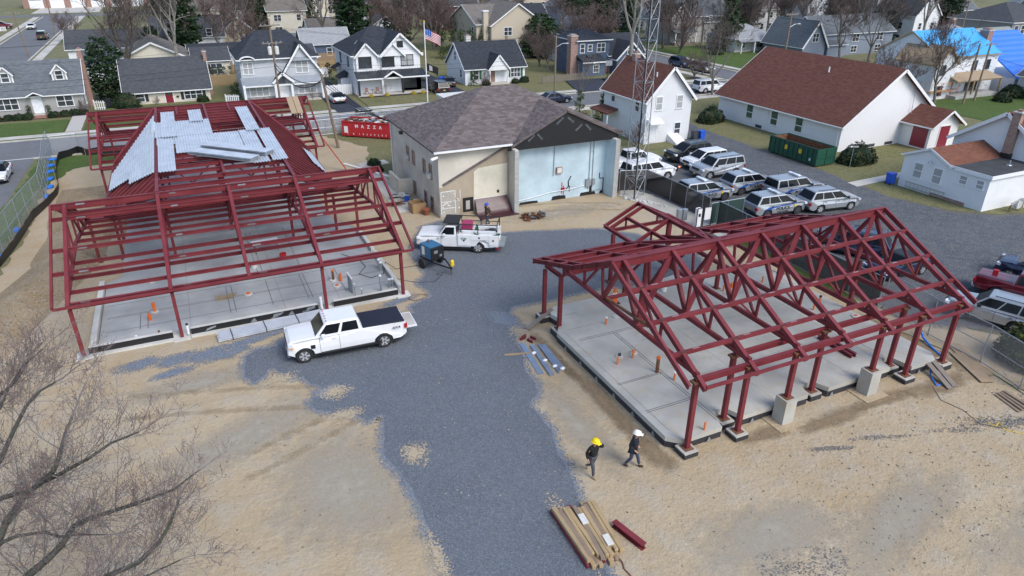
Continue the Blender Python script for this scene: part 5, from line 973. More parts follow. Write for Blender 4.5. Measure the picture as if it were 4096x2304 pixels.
# big pickups
p=car('pickup_truck','white crew-cab pickup with black bed cover and lowered tailgate','0' and 5.62,33.02,177.5,'c_white',L=6.3,W=2.05,Hh=2.02,belt=1.38,hood=1.38,wb=4.2,wr=.43,cab=(-.75,1.75,-.6,1.1),wins=((.07,.46),(.53,.93)),kind='pickup',cat='pickup truck',hw_roof=.8)
MB().box(-3.05,-.78,-.9,.9,1.33,1.41).build('bed_cover','tonneau',p,bevel=.03)
tg=MB().box(-3.75,-3.12,-.82,.82,.86,.93).build('tailgate','c_white',p); MB().box(-3.7,-3.16,-.7,.7,.931,.945).build('tailgate_liner','walk',tg)
for y in (-1,1): MB().box(-1.7,1.5,y*1.06-.09,y*1.06+.09,.42,.5).build('side_step','black',p); text('4X4',.2,'char',p,TM((-2.55,y*1.035,1.12),(1,0,0) if y<0 else (-1,0,0),(0,0,1)),sx=1.3); text('4X4',.2,'char',p,TM((-2.55,y*1.035,1.12),(1,0,0) if y<0 else (-1,0,0),(0,0,1)),sx=1.3) if 0 else None
for y in (-1,1): MB().box(1.75,1.98,y*1.028-.01,y*1.028+.01,.78,1.0).build('fender_vent','black',p); MB().box(2.84,2.98,y*.93-.05,y*.98+.05,.95,1.08).build('indicator','amber',p)
for y in (-.6,-.3,0,.3,.6): MB().box(1.0,1.06,y-.03,y+.03,2.03,2.055).build('roof_marker','tail',p)
s=thing('service_truck','white utility truck with tool boxes and pipe rack, beside the blue welder','truck',(16.15,43.35,0),R(150)); 
q=car('x','x',16.15,43.35,150,'c_white',L=5.9,W=2.03,Hh=1.95,belt=1.28,hood=1.28,wb=3.5,wr=.42,cab=(.05,1.35,.1,.8),wins=((.12,.9),),kind='pickup',cat='truck',hw_roof=.8,tailz=.75)
for c_ in list(q.children): c_.parent=s
bpy.data.objects.remove(q)
ub=MB()
for y in (-1,1):
    ub.prism([(-2.95,.55),(-2.35,.55),(-2.25,.85),(-1.95,1.02),(-1.6,.95),(-1.3,.55),(-.05,.55),(-.05,1.42),(-2.95,1.42)],'y',y*.62,y*1.06)
ub.box(-2.95,-.05,-.62,.62,.7,.85); ub.build('utility_body','c_white',s,bevel=.015)
for y in (-1,1):
    for x0,x1,z0,z1 in ((-.95,-.1,.6,1.38),(-2.2,-1.0,1.06,1.38),(-2.9,-2.3,.7,1.38)): MB().box(x0,x1,y*1.075-.012,y*1.075+.012,z0,z1).build('locker_door','white',s); MB().box((x0+x1)/2-.06,(x0+x1)/2+.06,y*1.095-.012,y*1.095+.012,(z0+z1)/2-.05,(z0+z1)/2+.05).build('latch','black',s)
rk=MB()
for y in (-.9,.9):
    for x in (-2.85,-1.5,-.1): rk.tube((x,y,1.42),(x,y,2.12),.03,.03,6)
    rk.tube((-2.9,y,2.12),(-.05,y,2.12),.035,.035,6); rk.tube((-2.9,y,1.75),(-.05,y,1.75),.03,.03,6)
for x in (-2.85,-.1): rk.tube((x,-.9,2.12),(x,.9,2.12),.035,.035,6)
rk.build('pipe_rack','black',s); MB().box(-.1,1.0,-.85,.85,2.14,2.19).build('rack_tray','black',s); MB().box(-3.35,-2.95,-.95,.95,.55,.62).build('rear_bumper','galv',s)
text('TCN',.2,'green',s,TM((-.5,1.105,1.12),(-1,0,0),(0,0,1))); text('03',.16,'green',s,TM((1.35,1.04,1.05),(-1,0,0),(0,0,1)))
MB().box(-1.0,-.25,-.45,.35,1.42,2.0).build('generator','red_pink',s,bevel=.03); MB().lathe([(.13,0),(.13,.8),(.09,.92),(.04,.95),(.04,1.1)],10,(-1.35,.3,.86)).build('gas_bottle','green',s)
MB().tube((-2.85,.75,1.5),(-.4,.75,1.5),.07).tube((-2.7,.55,1.5),(-.3,.55,1.5),.07).build('plastic_pipe','white',s); hs=MB()
for k in range(3): hs.path([(-2.2+.9*cos(a)+.05*k,.98+.02*k,1.55+.25*sin(a)+.03*k) for a in [pi*i/8 for i in range(8,17)]],.03)
hs.build('air_hose','green',s); bx=MB()
for k in range(10): x=rnd.uniform(-2.6,-1.6); y=rnd.uniform(-.5,.3); bx.cbox((x,y,.95+rnd.random()*.5),(.3,.25,.3))
bx.build('tool_clutter','char',s)
r=car('pickup_truck','maroon crew pickup with open black bed at the right edge','0' and 45.0,20.7,-68,'c_red',L=5.9,W=2.03,Hh=1.95,belt=1.25,hood=1.25,wb=3.7,wr=.42,cab=(-.85,1.45,-.75,.85),wins=((.05,.48),(.53,.95)),kind='pickup',cat='pickup truck'); MB().box(-2.85,-.95,-.82,.82,1.2,1.262).build('bed_liner','black',r)
MB().box(-2.2,-1.9,.1,.3,1.26,1.5).build('tool','red',r)
# ---------- fences, masts, poles, wires, flags
DEF.update(dump_green=plain((.012,.075,.045),.5),chain=mesh_screen((.42,.44,.46),.0,.07,.085),screen_brown=mesh_screen((.03,.024,.022),.86,.06,.1),screen_green=mesh_screen((.02,.05,.04),.93,.06,.1),screen_black=mesh_screen((.02,.024,.024),.8,.06,.1),silt=plain((.012,.012,.013),.6),cable=plain((.012,.012,.014),.6),skin=plain((.45,.25,.17),.55),denim=plain((.035,.05,.085),.8),grey_jean=plain((.06,.065,.075),.85),navy_cloth=plain((.008,.010,.02),.85),black_cloth=plain((.008,.008,.009),.85),boot_tan=plain((.33,.25,.16),.8),boot_dk=plain((.035,.024,.018),.7),hat_yellow=plain((.85,.62,.0),.3,0,.03),hat_white=plain((.8,.8,.8),.3,0,.03),hat_blue=plain((.01,.09,.45),.3),bag_blue=plain((.02,.17,.62),.5),brown_cloth=plain((.09,.055,.035),.85),hair=plain((.03,.02,.015),.8))
def fence(name,label,pts,hh=1.9,mat='chain',post=.035,step=2.9,cat='fence',rail=True,pm='galv',z0=.02,group=None,mid=False):
    t=thing(name,label,cat,(pts[0][0],pts[0][1],0),0,group); sc=MB(); rl=MB()
    for a,b in zip(pts,pts[1:]):
        a=V(*a[:2],0); b=V(*b[:2],0); L=(b-a).length; n=max(1,round(L/step))
        for k in range(n+1):
            if k==n and b[:2]!=V(*pts[-1][:2],0)[:2]: continue
            p=a+(b-a)*(k/n); MB().tube(p,p+V(0,0,hh),post,post,7).build('post',pm,t,world=True)
        sc.add([a+V(0,0,z0),b+V(0,0,z0),b+V(0,0,hh-.04),a+V(0,0,hh-.04)],[(0,1,2,3)])
        rl.tube(a+V(0,0,hh),b+V(0,0,hh),.03,.03,6)
        if mid: rl.tube(a+V(0,0,hh*.5),b+V(0,0,hh*.5),.025,.025,6); rl.tube(a+V(0,0,.12),b+V(0,0,.12),.025,.025,6)
    sc.build('mesh_panel',mat,t,world=True)
    if rail: rl.build('rail',pm,t,world=True)
    return t
fence('chain_link_fence','tall grey chain-link panels leaning along the left parking lot',[(-13.5,83.6),(-13.3,79),(-12.7,73),(-12.3,67),(-12.8,62.5),(-13.2,57.5),(-13.7,53),(-15.5,47),(-18.5,41)],2.5,step=2.4,mid=True)
fence('chain_link_fence','chain-link fence across the end of the left site by the street',[(-13.4,83.7),(-11,84.2),(-4,82.5),(13,82.4)],1.9)
fence('chain_link_fence','low chain-link fence along the street in front of the farmhouse lawn',[(13.2,82.35),(20,82.35),(28,82.3),(36,82.3)],1.85); fence('chain_link_fence','short chain-link panel with gate beside the red dumpster',[(11.5,80.6),(16.8,80.8)],1.8,mid=True)
fence('screen_fence','dark brown screened fence around the tower pad',[(33.2,48.9),(33.9,49.6),(36.3,48.9),(36.45,45.5),(36.42,41.3),(36.4,40.4)],1.85,'screen_brown',step=2.3)
fence('screen_fence','green windscreen fence between the police cars and right frame',[(35.8,39.55),(39.1,39.55)],1.75,'screen_green',step=1.7); fence('screen_fence','black and green screened fence along the right slab',[(36.3,39.3),(36.15,33),(36.05,29.6),(35.95,26.3),(36.1,24.2)],1.95,'screen_black',step=2.6)
fence('chain_link_fence','tall bare chain-link fence at the right corner by the silver wagon',[(36.1,23.9),(35.6,20.5),(35.5,17.4),(34.9,15)],2.3,mid=True); fence('chain_link_fence','loose chain-link panel lying toward the right edge hedge',[(35,14.8),(36.6,12.8),(37.4,11.0)],2.2,mid=True)
t=thing('gate','black chain-link gate with white access cabinet','gate',(34.2,39.2,0)); g_=MB()
for x in (0,.5,.62,1.4): g_.tube((x,0,0),(x,0,1.7),.04,.04,6)
for z in (.1,1.65): g_.tube((0,0,z),(.5,0,z),.03,.03,6).tube((.62,0,z),(1.4,0,z),.03,.03,6)
g_.build('gate_frame','black',t); MB().box(.05,.45,.02,.35,.05,1.6).build('access_cabinet','white',t); MB().box(.14,.34,.0,.02,.95,1.2).build('keypad','black',t); MB().box(.75,1.35,.03,.06,.6,1.6).build('notice','white',t)
t=thing('silt_fence','low black silt fence winding along the left edge of the sand','silt fence',(-12.5,70,0)); m=MB(); SF=[(-5,81.6),(-10.2,82),(-11.1,83.2),(-12.6,81.2),(-12.5,78),(-12.1,74),(-11.6,70.6),(-11.5,68.7),(-11.85,66),(-12.2,64.3),(-12.6,62.2),(-12.75,59),(-12.95,56),(-13.3,53),(-14.6,49),(-16.5,45)]
for a,b in zip(SF,SF[1:]):
    for k in range(4):
        p=V(*a,0).lerp(V(*b,0),k/4); q=V(*a,0).lerp(V(*b,0),(k+1)/4); ha=.75+.15*noise.noise(p*1.3); hb=.75+.15*noise.noise(q*1.3); m.add([p,q,q+V(.12,0,hb),p+V(.12,0,ha)],[(0,1,2,3)])
m.build('fabric','silt',t,world=True); st_=MB()
for a in SF: MB().box(a[0]-.1,a[0]-.06,a[1]-.02,a[1]+.02,0,1.0).build('stake','lumber',t,world=True)
for i,(x,y) in enumerate(((-13.15,81.3),(-13.06,78.8),(-12.86,76.5),(-12.6,73.9),(-12.3,71.2),(-12.2,68.2),(-13.3,60.1),(-13.6,54.6))):
    o=MB().ell((0,0,.12),(.5,.28,.14),10,6,.35).build('sandbag','bag_blue'); o.location=(x,y,0); o.rotation_euler.z=.3*i; tag(o,f"blue sandbag at the chain-link panel foot, {'first second third fourth fifth sixth seventh eighth'.split()[i]} from the street",'sandbag','blue sandbags along the left fence')
# lattice tower
t=thing('lattice_tower','tall grey steel lattice radio tower on a concrete pad','tower',(34.2,47.6,0)); LG=[(-.55,.8),(-.55,-.85),(1.0,0)]
def lg(i,z): k=1-.26*z/24; return V(LG[i][0]*k,LG[i][1]*k,z)
for i in range(3): MB().tube(lg(i,0),lg(i,24),.042,.036,7).build('leg','galv',t)
for k in range(15):
    z=.2+k*1.6; hb=MB(); db=MB()
    for i in range(3): j=(i+1)%3; hb.tube(lg(i,z),lg(j,z),.018,.018,5); db.tube(lg(i,z),lg(j,z+1.6),.012,.012,4); db.tube(lg(j,z),lg(i,z+1.6),.012,.012,4)
    hb.build('cross_ring','galv',t); db.build('lattice_brace','galv',t)
MB().path([lg(1,0)+V(-.1,0,0),lg(1,12)+V(-.1,0,0),lg(1,24)+V(-.1,0,0)],.05).build('feed_cable','cable',t); MB().path([(-.6,-.9,7.5),(-.9,-1.3,5.2),(-1.4,-1.5,4.5),(-2.0,-1.3,4.6)],.045).build('feed_cable','cable',t)
# poles and wires
def pole(name,label,x,y,h,arm=None,lamp=None,trans=False,lean=(0,0),r=.15,grp='utility poles'):
    t=thing(name,label,'utility pole',(x,y,0),0,grp); MB().tube((0,0,0),(lean[0],lean[1],h),r,r*.72,9).build('shaft','pole_wood',t)
    for z in (arm or ()):
        a=MB().beam((lean[0]-1.2,lean[1]-.15,z),(lean[0]+1.2,lean[1]-.15,z+.05),.1,.12).build('crossarm','grey_wood',t)
        for k in (-1,-.5,.5,1): MB().lathe([(.03,0),(.06,.06),(.05,.14),(.02,.16)],8,(lean[0]+k,lean[1]-.15,z+.08)).build('insulator','galv',a)
    if lamp: MB().path([(0,0,lamp),(.9,-.05,lamp+.45),(1.6,-.05,lamp+.5)],.035).build('lamp_arm','galv',t); MB().ell((1.75,-.05,lamp+.46),(.35,.16,.12),10,6).build('lamp_head','galv',t)
    if trans:
        for k in (-.4,.42): c=MB().lathe([(.02,0),(.22,.03),(.24,.1),(.24,.85),(.2,.95),(.08,1.0)],12,(k,-.35,h-3.9)).build('transformer','offwhite',t); MB().lathe([(.04,0),(.06,.2),(.03,.3)],7,(k,-.35,h-2.9)).build('bushing','galv',c)
    return t
pole('utility_pole','tall green-grey utility pole with two transformers before the pale grey house',10.9,92.1,11.6,(11.0,9.0),None,True); pole('utility_pole','short bare wooden pole standing in the sand near the red dumpster',14.18,74.5,7.75,None,None,False,(-.9,.2),.17); pole('utility_pole','wooden pole with street lamp arm beside the asphalt drive',49.2,90.4,8.5,None,6.9)
pole('utility_pole','thin wooden pole on the right of the side street, farther one',-25.6,208.9,8.5,(8.2,)); pole('utility_pole','thin wooden pole on the right of the side street, nearer one',-25.9,167,8.2,(7.9,),None,False,(-.6,0)); pole('utility_pole','wooden pole with crossarm and lamp rising behind the church roof',83,80.6,11.3,(11.0,),9.2)
pole('utility_pole','slim grey pole left of the brick chimney on the wrapped house',99.8,62.5,8.2); pole('utility_pole','slim grey pole in front of the brick chimney',103.6,63.4,8.0,(7.8,)); pole('utility_pole','wooden pole in front of the large grey house',146,96,11,(10.6,))
def wire(label,p,q,sag,r=.012,cat='wire',mat='cable',grp='overhead wires'):
    p,q=V(*p),V(*q); n=14; pts=[p.lerp(q,i/n)-V(0,0,sag*4*(i/n)*(1-i/n)) for i in range(n+1)]
    o=MB().path(pts,r,4).build('overhead_wire',mat); return tag(o,label,cat,grp)
for i,(z,s) in enumerate(((10.9,.9),(10.7,.8),(8.9,.8),(6.8,.7),(6.3,.8))):
    wn_='topmost second third fourth lowest'.split()[i]
    wire(f'{wn_} black wire running left from the transformer pole past the cape house',(10.9-(i%2),92,z),(-70,93,z+.4),s*1.6,.011 if i<3 else .016)
    wire(f'{wn_} black wire running right from the transformer pole toward the lamp pole',(10.9,92,z),(49.2,90.4,min(8.4,z-1.2)),s,.011 if i<3 else .016)
for k,s in enumerate((1.6,1.0)): wire(f"{'slacker' if k==0 else 'tighter'} thick black cable drooping from transformer pole to the pole in the sand",(10.9,92,6.2+.4*k),(13.35,74.7,7.3-.3*k),s,.05)
for k in range(3): wire(f"{'upper middle lower'.split()[k]} black cable from the pole in the sand down to the brown roof eave",(13.4,74.7,7.4-.35*k),(17.0,61.6,5.1),.5,.035)
for k in range(2): wire(f"{'upper lower'.split()[k]} wire from the lamp pole toward the crossarm pole behind the church",(49.2,90.4,8.3-.7*k),(83,80.6,10.6-.7*k),.9)
wire('service wire from the crossarm pole down past the wrapped house',(83,80.6,10.4),(146,96,10),1.2); wire('second service wire from the crossarm pole to the right edge',(83,80.6,9.0),(103.6,63.4,7.6),.6); wire('white strung cable from the slim pole to the arched-window house',(103.6,63.4,6.5),(113,55,4),.5,.025)
for z in (8.0,7.4): wire(f"{'upper' if z>7.6 else 'lower'} wire between the two thin poles of the side street",(-25.6,208.9,z),(-26.4,167,z),.5)
# flags
t=thing('flagpole','tall white flagpole rising behind the brown hip roof','flagpole',(26.35,80,0)); MB().tube((0,0,0),(0,0,11.9),.08,.05,10).build('shaft','white',t); MB().ell((0,0,11.98),(.1,.1,.1),8,6).build('finial','yellow',t); MB().box(-.3,.3,-.3,.3,0,.1).build('base','block',t)
def flag(name,label,x,y,z,L,Hh,droop,mats,pat,rz):
    t=thing(name,label,'flag',(x,y,z),rz); nx,ny=26,26; m=MB(); vs=[]
    for i in range(nx+1):
        for j in range(ny+1): a=i/nx; b=j/ny; vs.append((L*a*.92,.12*sin(a*9+b*2)*a,-Hh*b-droop*a**1.2))
    for i in range(nx):
        for j in range(ny): n=i*(ny+1)+j; m.add([vs[n],vs[n+1],vs[n+ny+2],vs[n+ny+1]],[(0,1,2,3)],pat(i/nx,j/ny,i,j))
    m.build('cloth',mats,t); return t
flag('national_flag','red, white and blue striped flag flying from the white flagpole',26.42,80,11.2,1.95,1.15,.75,['red','white','p_blue'],lambda a,b,i,j:((1 if (i%3==1 and j%3==1) else 2) if (a<.42 and b<.54) else (0 if int(b*13)%2==0 else 1)),R(-32))
flag('black_flag','smaller black flag with white emblem below the striped flag',26.42,80,7.4,1.5,.85,.5,['black','white'],lambda a,b,i,j:1 if (.2<a<.5 and .15<b<.8 and (i*3+j*2)%5>1) else 0,R(-32))
# dumpsters
def dumpster(label,x,y,rz,col,L,letters=None,inside='rust'):
    t=thing('dumpster',label,'dumpster',(x,y,0),rz); W=2.35; Hh=1.75; b=MB()
    for s in (-1,1): b.beam((-L/2,s*W/2,Hh/2+.12),(L/2,s*W/2,Hh/2+.12),.06,Hh-.1)
    for s in (-1,1): b.box(s*L/2-.03,s*L/2+.03,-W/2,W/2,.17,Hh+.07)
    b.box(-L/2,L/2,-W/2,W/2,.12,.2); b.build('container',col,t); li=MB()
    for s in (-1,1): li.box(-L/2+.04,L/2-.04,s*(W/2-.045)-.008,s*(W/2-.045)+.008,.21,Hh-.02)
    li.box(-L/2+.04,L/2-.04,-W/2+.05,W/2-.05,.205,.23); li.box(L/2-.05,L/2-.035,-W/2+.05,W/2-.05,.2,Hh); li.box(-L/2+.035,-L/2+.05,-W/2+.05,W/2-.05,.2,Hh); li.build('inner_lining',inside,t)
    rb=MB()
    for s in (-1,1):
        n=int(L/.6)
        for k in range(n+1): x_=-L/2+k*L/n; rb.box(x_-.05,x_+.05,s*(W/2+.07)-.04,s*(W/2+.07)+.04,.2,Hh*.32 if letters else Hh)
        rb.box(-L/2,L/2,s*(W/2+.05)-.05,s*(W/2+.05)+.05,Hh,Hh+.1)
    rb.build('rib',col,t); MB().box(-L/2-.08,-L/2-.03,-W/2,W/2,.9,1.0).box(L/2+.03,L/2+.08,-W/2,W/2,.9,1.0).box(L/2+.03,L/2+.08,-.05,.05,.2,Hh).build('door_bar',col,t)
    for s in (-.7,.7): MB().box(-L/2,L/2,s-.06,s+.06,.0,.12).build('skid','rust',t)
    return t
t=dumpster('red open dumpster heaped with debris, lettered in white',18.9,78.2,R(-38),'red',6.2,1)
for k,ch_ in enumerate('MAZZA'): text(ch_,.52,'white',t,TM((-1.3+k*.72,-1.225,1.3),(1,0,0),(0,0,1)))
for k,ch_ in enumerate('TRI 0220202'.replace(' ','')): text(ch_,.26,'white',t,TM((-1.9+k*.46-(.25 if k<3 else 0)*(2-k if k<3 else 0),-1.3,.45),(1,0,0),(0,0,1)))
MB().box(-2.85,-2.4,-1.235,-1.215,.5,1.25).build('sticker','white',t)
for k in range(34): x=rnd.uniform(-2.8,2.8); y=rnd.uniform(-.9,.9); MB().cbox((0,0,0),(rnd.uniform(.2,1.1),rnd.uniform(.1,.4),.06)).xf((x,y,1.5+.5*rnd.random()),rnd.random()*6,rnd.uniform(-.5,.5)).build('debris',rnd.choice(['white','grey_wood','offwhite','char','lumber','galv']),t)
t=dumpster('long dark green open dumpster, rusty inside, beside the church','0' and 57.1,51.0,R(-90),'dump_green',6.4)
for x in (-.9,1.0): MB().box(x-.2,x+.2,-1.23,-1.225,.9,1.35).build('warning_sticker','yellow',t)
MB().box(2.3,2.6,-1.26,-1.25,.5,.75).build('sticker','white',t)
MB().beam((-.5,.2,.3),(.9,.1,1.3),.5,.05).build('scrap_board','ply',t)
DEF['welder_blue']=plain((.03,.13,.25),.45)
DEF['galv2']=plain((.33,.40,.50),.35,.6,.12)
DEF['terracotta']=plain((.28,.085,.045),.8)
DEF['orange_red']=plain((.42,.06,.03),.5)
# ---------- things on the site
t=thing('welder_trailer','blue engine welder on a two-wheeled black trailer','welder',(13.35,40.9,0),R(-72)); MB().box(-.85,.35,-.5,.5,.75,1.62).build('engine_case','welder_blue',t,bevel=.03); MB().box(.35,.55,-.48,.48,.72,1.58).build('control_panel','black',t); MB().box(.55,.58,-.35,-.05,1.2,1.4).box(.55,.58,.1,.3,.9,1.05).build('dial_plate','galv',t)
MB().box(-.6,-.3,-.51,-.5,.9,1.5).build('sticker','white',t); MB().tube((-.5,0,1.6),(-.5,0,1.85),.05).build('exhaust','rust',t); fr=MB()
for y in (-.45,.45): fr.beam((-.95,y,.62),(.7,y,.62),.07,.1); fr.beam((.7,y,.62),(2.0,0,.5),.06,.09)
fr.build('chassis','black',t); MB().tube((1.9,0,.5),(1.9,0,.02),.04).build('jockey_leg','rust',t); MB().lathe([(.13,0),(.14,.1),(.13,.35),(.05,.42)],10,(1.75,.22,.58)).build('fuel_can','yellow',t)
for y in (-.72,.72):
    o=MB().lathe([(.2,-.09),(.33,-.1),(.35,-.06),(.35,.06),(.33,.1),(.2,.09)],16).xf((0,0,0),0,R(90)).build('wheel','rubber',t); o.location=(-.3,y,.35); MB().lathe([(.03,-.05),(.2,-.06),(.2,.06),(.03,.05)],12).xf((0,0,0),0,R(90)).build('rim','white',o)
# timber pile: every piece its own thing
lm=[]
base=V(10.6,15.75,0); ang0=R(-96)
order='first second third fourth fifth sixth seventh eighth ninth tenth eleventh twelfth thirteenth fourteenth fifteenth sixteenth'.split()
for lay,(cnt,off,z) in enumerate(((12,0,.09),(10,.05,.265))):
    for k in range(cnt):
        red=(lay==0 and k in (0,5)) ; L=rnd.uniform(2.5,3.0) if lay==0 else rnd.uniform(2.2,2.9); w_=.165 if not red else .11; a=ang0+rnd.uniform(-.05,.05)+(5-k)*.012
        c=base+V(1,-.15,0)*((k-(cnt-1)/2)*(.135 if lay==0 else .158)+off*.5)+V(0,rnd.uniform(-.15,.15),0)
        o=MB().cbox((0,0,0),(L,w_,.165)).build('steel_offcut' if red else 'timber','steel' if red else ('lumber' if (k*5+lay)%3 else 'old_wood'),None,bevel=.05 if (k+lay)%3==0 and not red else .014); o.location=(c.x,c.y,z); o.rotation_euler=(0,rnd.uniform(-.012,.012),a)
        tag(o,f"{'dark red steel piece' if red else ('pale' if (k*5+lay)%3 else 'weathered')+' timber'} in the {'bottom' if lay==0 else 'top'} layer of the pile, {order[k]} from its left",'steel piece' if red else 'timber','timbers stacked on the gravel')
for k,(dx,dy) in enumerate(((.05,.5),(.35,-.75))): o=MB().cbox((0,0,0),(.5,.24,.05)).build('board_offcut','offwhite'); o.location=base+V(dx,dy,.38); o.rotation_euler.z=ang0; tag(o,f"pale board offcut on the {'far' if k==0 else 'near'} end of the timber pile",'board')
o=MB().path([(11.0,14.4,.1),(11.05,14.15,.04),(10.95,13.9,.03),(11.0,13.5,.03),(11.03,13.2,.03)],.025).build('lifting_chain','rust'); tag(o,'rusty lifting chain trailing from the near end of the timber pile','chain')
def ibm(name,label,p,q,w=.2,h=.2,mat='steel',cat='steel beam',grp=None): o=MB().ibeam(p,q,w,h,.02).build(name,mat); return tag(o,label,cat,grp)
ibm('steel_beam','short dark red I-beam lying on the sand beside the timber pile',(11.72,15.8,.13),(12.1,14.35,.13),.24,.26)
for k in range(2): ibm('steel_beam',f"dark red beam resting on the right slab under the frame, {'inner' if k==0 else 'outer'} of two",(28.85+k*.28,22.2,.69),(28.8+k*.3,19.95,.69),.16,.2)
for k,(x,y,a) in enumerate(((14.6,29.6,.2),(14.85,29.2,1.9),(15.15,29.4,-1.2),(14.75,29.75,.5))): ibm('steel_offcut',f"stubby dark red steel offcut, {['leftmost','nearest','rightmost','topmost'][k]} of four at the flashing sheets",(x-.2*cos(a),y-.2*sin(a),.08),(x+.2*cos(a),y+.2*sin(a),.08),.12,.14,'steel','steel piece','red offcuts by the flashing')
for k,(p,q,w_,h_) in enumerate((((14.36,29.2),(13.92,26.05),.3,.03),((14.72,28.7),(14.35,25.7),.22,.12),((15.1,28.7),(14.8,25.75),.08,.1),((15.3,28.6),(15.1,25.95),.36,.05))):
    o=MB().beam((p[0],p[1],h_/2+.02),(q[0],q[1],h_/2+.02),w_,h_).build('flashing_sheet','galv2'); tag(o,f"long blue-grey metal flashing strip on the sand, {['leftmost','second from left','third and thinnest','rightmost and widest'][k]} of four",'metal strip','flashing strips by the right slab')
for k,(x,y) in enumerate(((14.86,26.3),(15.12,25.95),(14.65,27.0),(14.45,27.9))): o=MB().ell((0,0,.08),(.14,.1,.08),8,5,.5).build('plastic_wrap','white'); o.location=(x,y,.03); tag(o,f"crumpled white wrapper on the flashing strips, {['second','nearest','third','farthest'][k]} from the near end",'wrapper','wrappers on the flashing')
def plank(label,p,q,w_,z,mat='lumber',h_=.045,z2=None,grp=None,name='plank'): o=MB().beam((p[0],p[1],z),(q[0],q[1],z if z2 is None else z2),w_,h_).build(name,mat); return tag(o,label,'plank',grp)
plank('single pale plank lying across gravel toward the flashing strips',(13.0,28.5),(14.7,28.0),.14,.03); plank('weathered plank ramped onto the left corner of the right slab',(15.3,30.45),(17.2,31.1),.3,.06,'grey_wood',.05,.62)
plank('grey plank bridging the trench at the right slab, left of two',(32.35,18.5),(31.75,16.4),.28,.55,'grey_wood',.05,.06); plank('grey plank bridging the trench at the right slab, right of two',(32.75,18.4),(32.15,16.45),.28,.55,'grey_wood',.05,.06)
plank('leaning plywood sheet beside the right corner fence, upper one',(36.0,19.3),(34.6,16.5),.7,.05,'ply',.03,grp=None,name='plywood_sheet'); plank('plywood sheet on the sand beside the right corner fence, lower one',(35.2,18.5),(34.0,16.0),.7,.09,'ply',.03,name='plywood_sheet')
for k in range(4): plank(f"old board near the right edge, {['leftmost','second','third','rightmost'][k]} of a loose row",(33.35+k*.22,15.2),(32.95+k*.28,13.8),.14,.04+.02*(k%2),'old_wood')
# bundle of steel studs along the left slab
t=thing('stud_bundle','bundle of shiny corrugated metal studs banded beside the left slab','metal bundle',(2.0,36.75,0),R(3.5))
for k in range(6): 
    for j in range(2): MB().chan((-2.75+.1*(k%2),-.42+k*.16,.12+j*.1),(2.75+.15*(k%3),-.42+k*.16,.12+j*.1),.14,.08,.012).build('stud','deck',t)
for x in (-2,-.2,1.6): MB().box(x-.02,x+.02,-.52,.52,.05,.29).build('strap','black',t)
for x in (-2.2,1.8): MB().box(x-.05,x+.05,-.6,.6,.0,.06).build('skid','lumber',t)
# stubs, cones and little markers on the slabs
def stub(label,x,y,z,h_,r,mat,flange=None,cap=None,grp=None,name='pipe_stub',cat='pipe'):
    t=thing(name,label,cat,(x,y,z),0,grp); MB().lathe([(r,0),(r,h_)],10).build('pipe',mat,t)
    if flange: MB().lathe([(flange,0),(flange,.06),(r,.08)],12).build('flange','block',t)
    if cap: MB().lathe([(r*1.2,h_-.03),(r*1.2,h_+.05)],10).build('cap',cap,t)
    return t
def cone(label,x,y,z,h_=.45,col='orange',stripe=True,grp=None,rot=None):
    t=thing('traffic_cone',label,'cone',(x,y,z),0,grp); w_=h_*.27; MB().box(-w_,w_,-w_,w_,0,.03).build('base','black' if h_>.6 else col,t); MB().lathe([(w_*.75,.03),(w_*.2,h_),(w_*.15,h_+.01)],12).build('cone_body',col,t)
    if stripe: MB().lathe([(w_*.55,h_*.45),(w_*.42,h_*.66)],12).build('reflective_band','white',t)
    if rot: t.rotation_euler=(0,R(88),rot); t.location.z=z+w_
    return t
cone('large orange traffic cone with black base on the right slab',21.02,30.35,.58,1.0)
cone('orange cone lying on its side between the white and silver wagons',42.4,52.6,.02,.9,'orange',True,None,.3); cone('orange cone lying near the white pickup nose',42.4,54.5,.02,.8,'orange',True,None,2.6)
for i,(x,y,lb) in enumerate(((19.17,28.3,'at the rear chalk corner'),(17.48,24.5,'left of the drain flanges'),(18.53,24.69,'in front of the orange drain'),(19.25,22.16,'on the long chalk line'),(18.04,18.05+.35,'near the front corner column'),(28.0,28.86,'left of the twin orange caps'),(27.88,28.33,'below the twin orange caps'),(31.1,28.8,'at the far rear of the right slab'),(31.16,24.7,'beside the black-topped stub'))):
    stub(f'small orange painted marker pipe {lb}',x,y,.58,.42,.055,'orange2',grp='orange marker pipes on the right slab',cap='white' if i in (0,3) else None)
stub('rusty steel standpipe with orange collar on the right slab',18.87,23.06,.58,.85,.09,'rust',cap='orange'); stub('drain flange ring with orange centre on the right slab',18.82,25.04,.58,.2,.1,'orange2',.2); stub('dark drain flange left of the orange drain ring',17.96,25.06,.58,.2,.08,'char',.2); stub('flat drain ring near the rear chalk corner',20.16,28.8,.58,.06,.1,'rust',.22); stub('pair-left orange cap on the rear of the right slab',28.8,29.05,.58,.3,.09,'orange'); stub('pair-right orange cap on the rear of the right slab',29.05,29.1,.58,.35,.09,'orange'); stub('black-topped orange stub by the trench',32.08,25.13,.58,.5,.07,'orange2',.18,'black')
stub('orange cleanout with green hose coil by the trench',32.76,23.07,.58,.12,.1,'orange2',.25)
t=thing('paint_bucket','white plastic bucket on the rear of the right slab','bucket',(24.65,30.38,.58)); MB().lathe([(.15,0),(.18,.38),(.19,.4)],12).build('pail','white',t); MB().path([(.18*cos(a),0,.38+.16*sin(a)) for a in [pi*k/6 for k in range(7)]],.01).build('handle','galv',t)
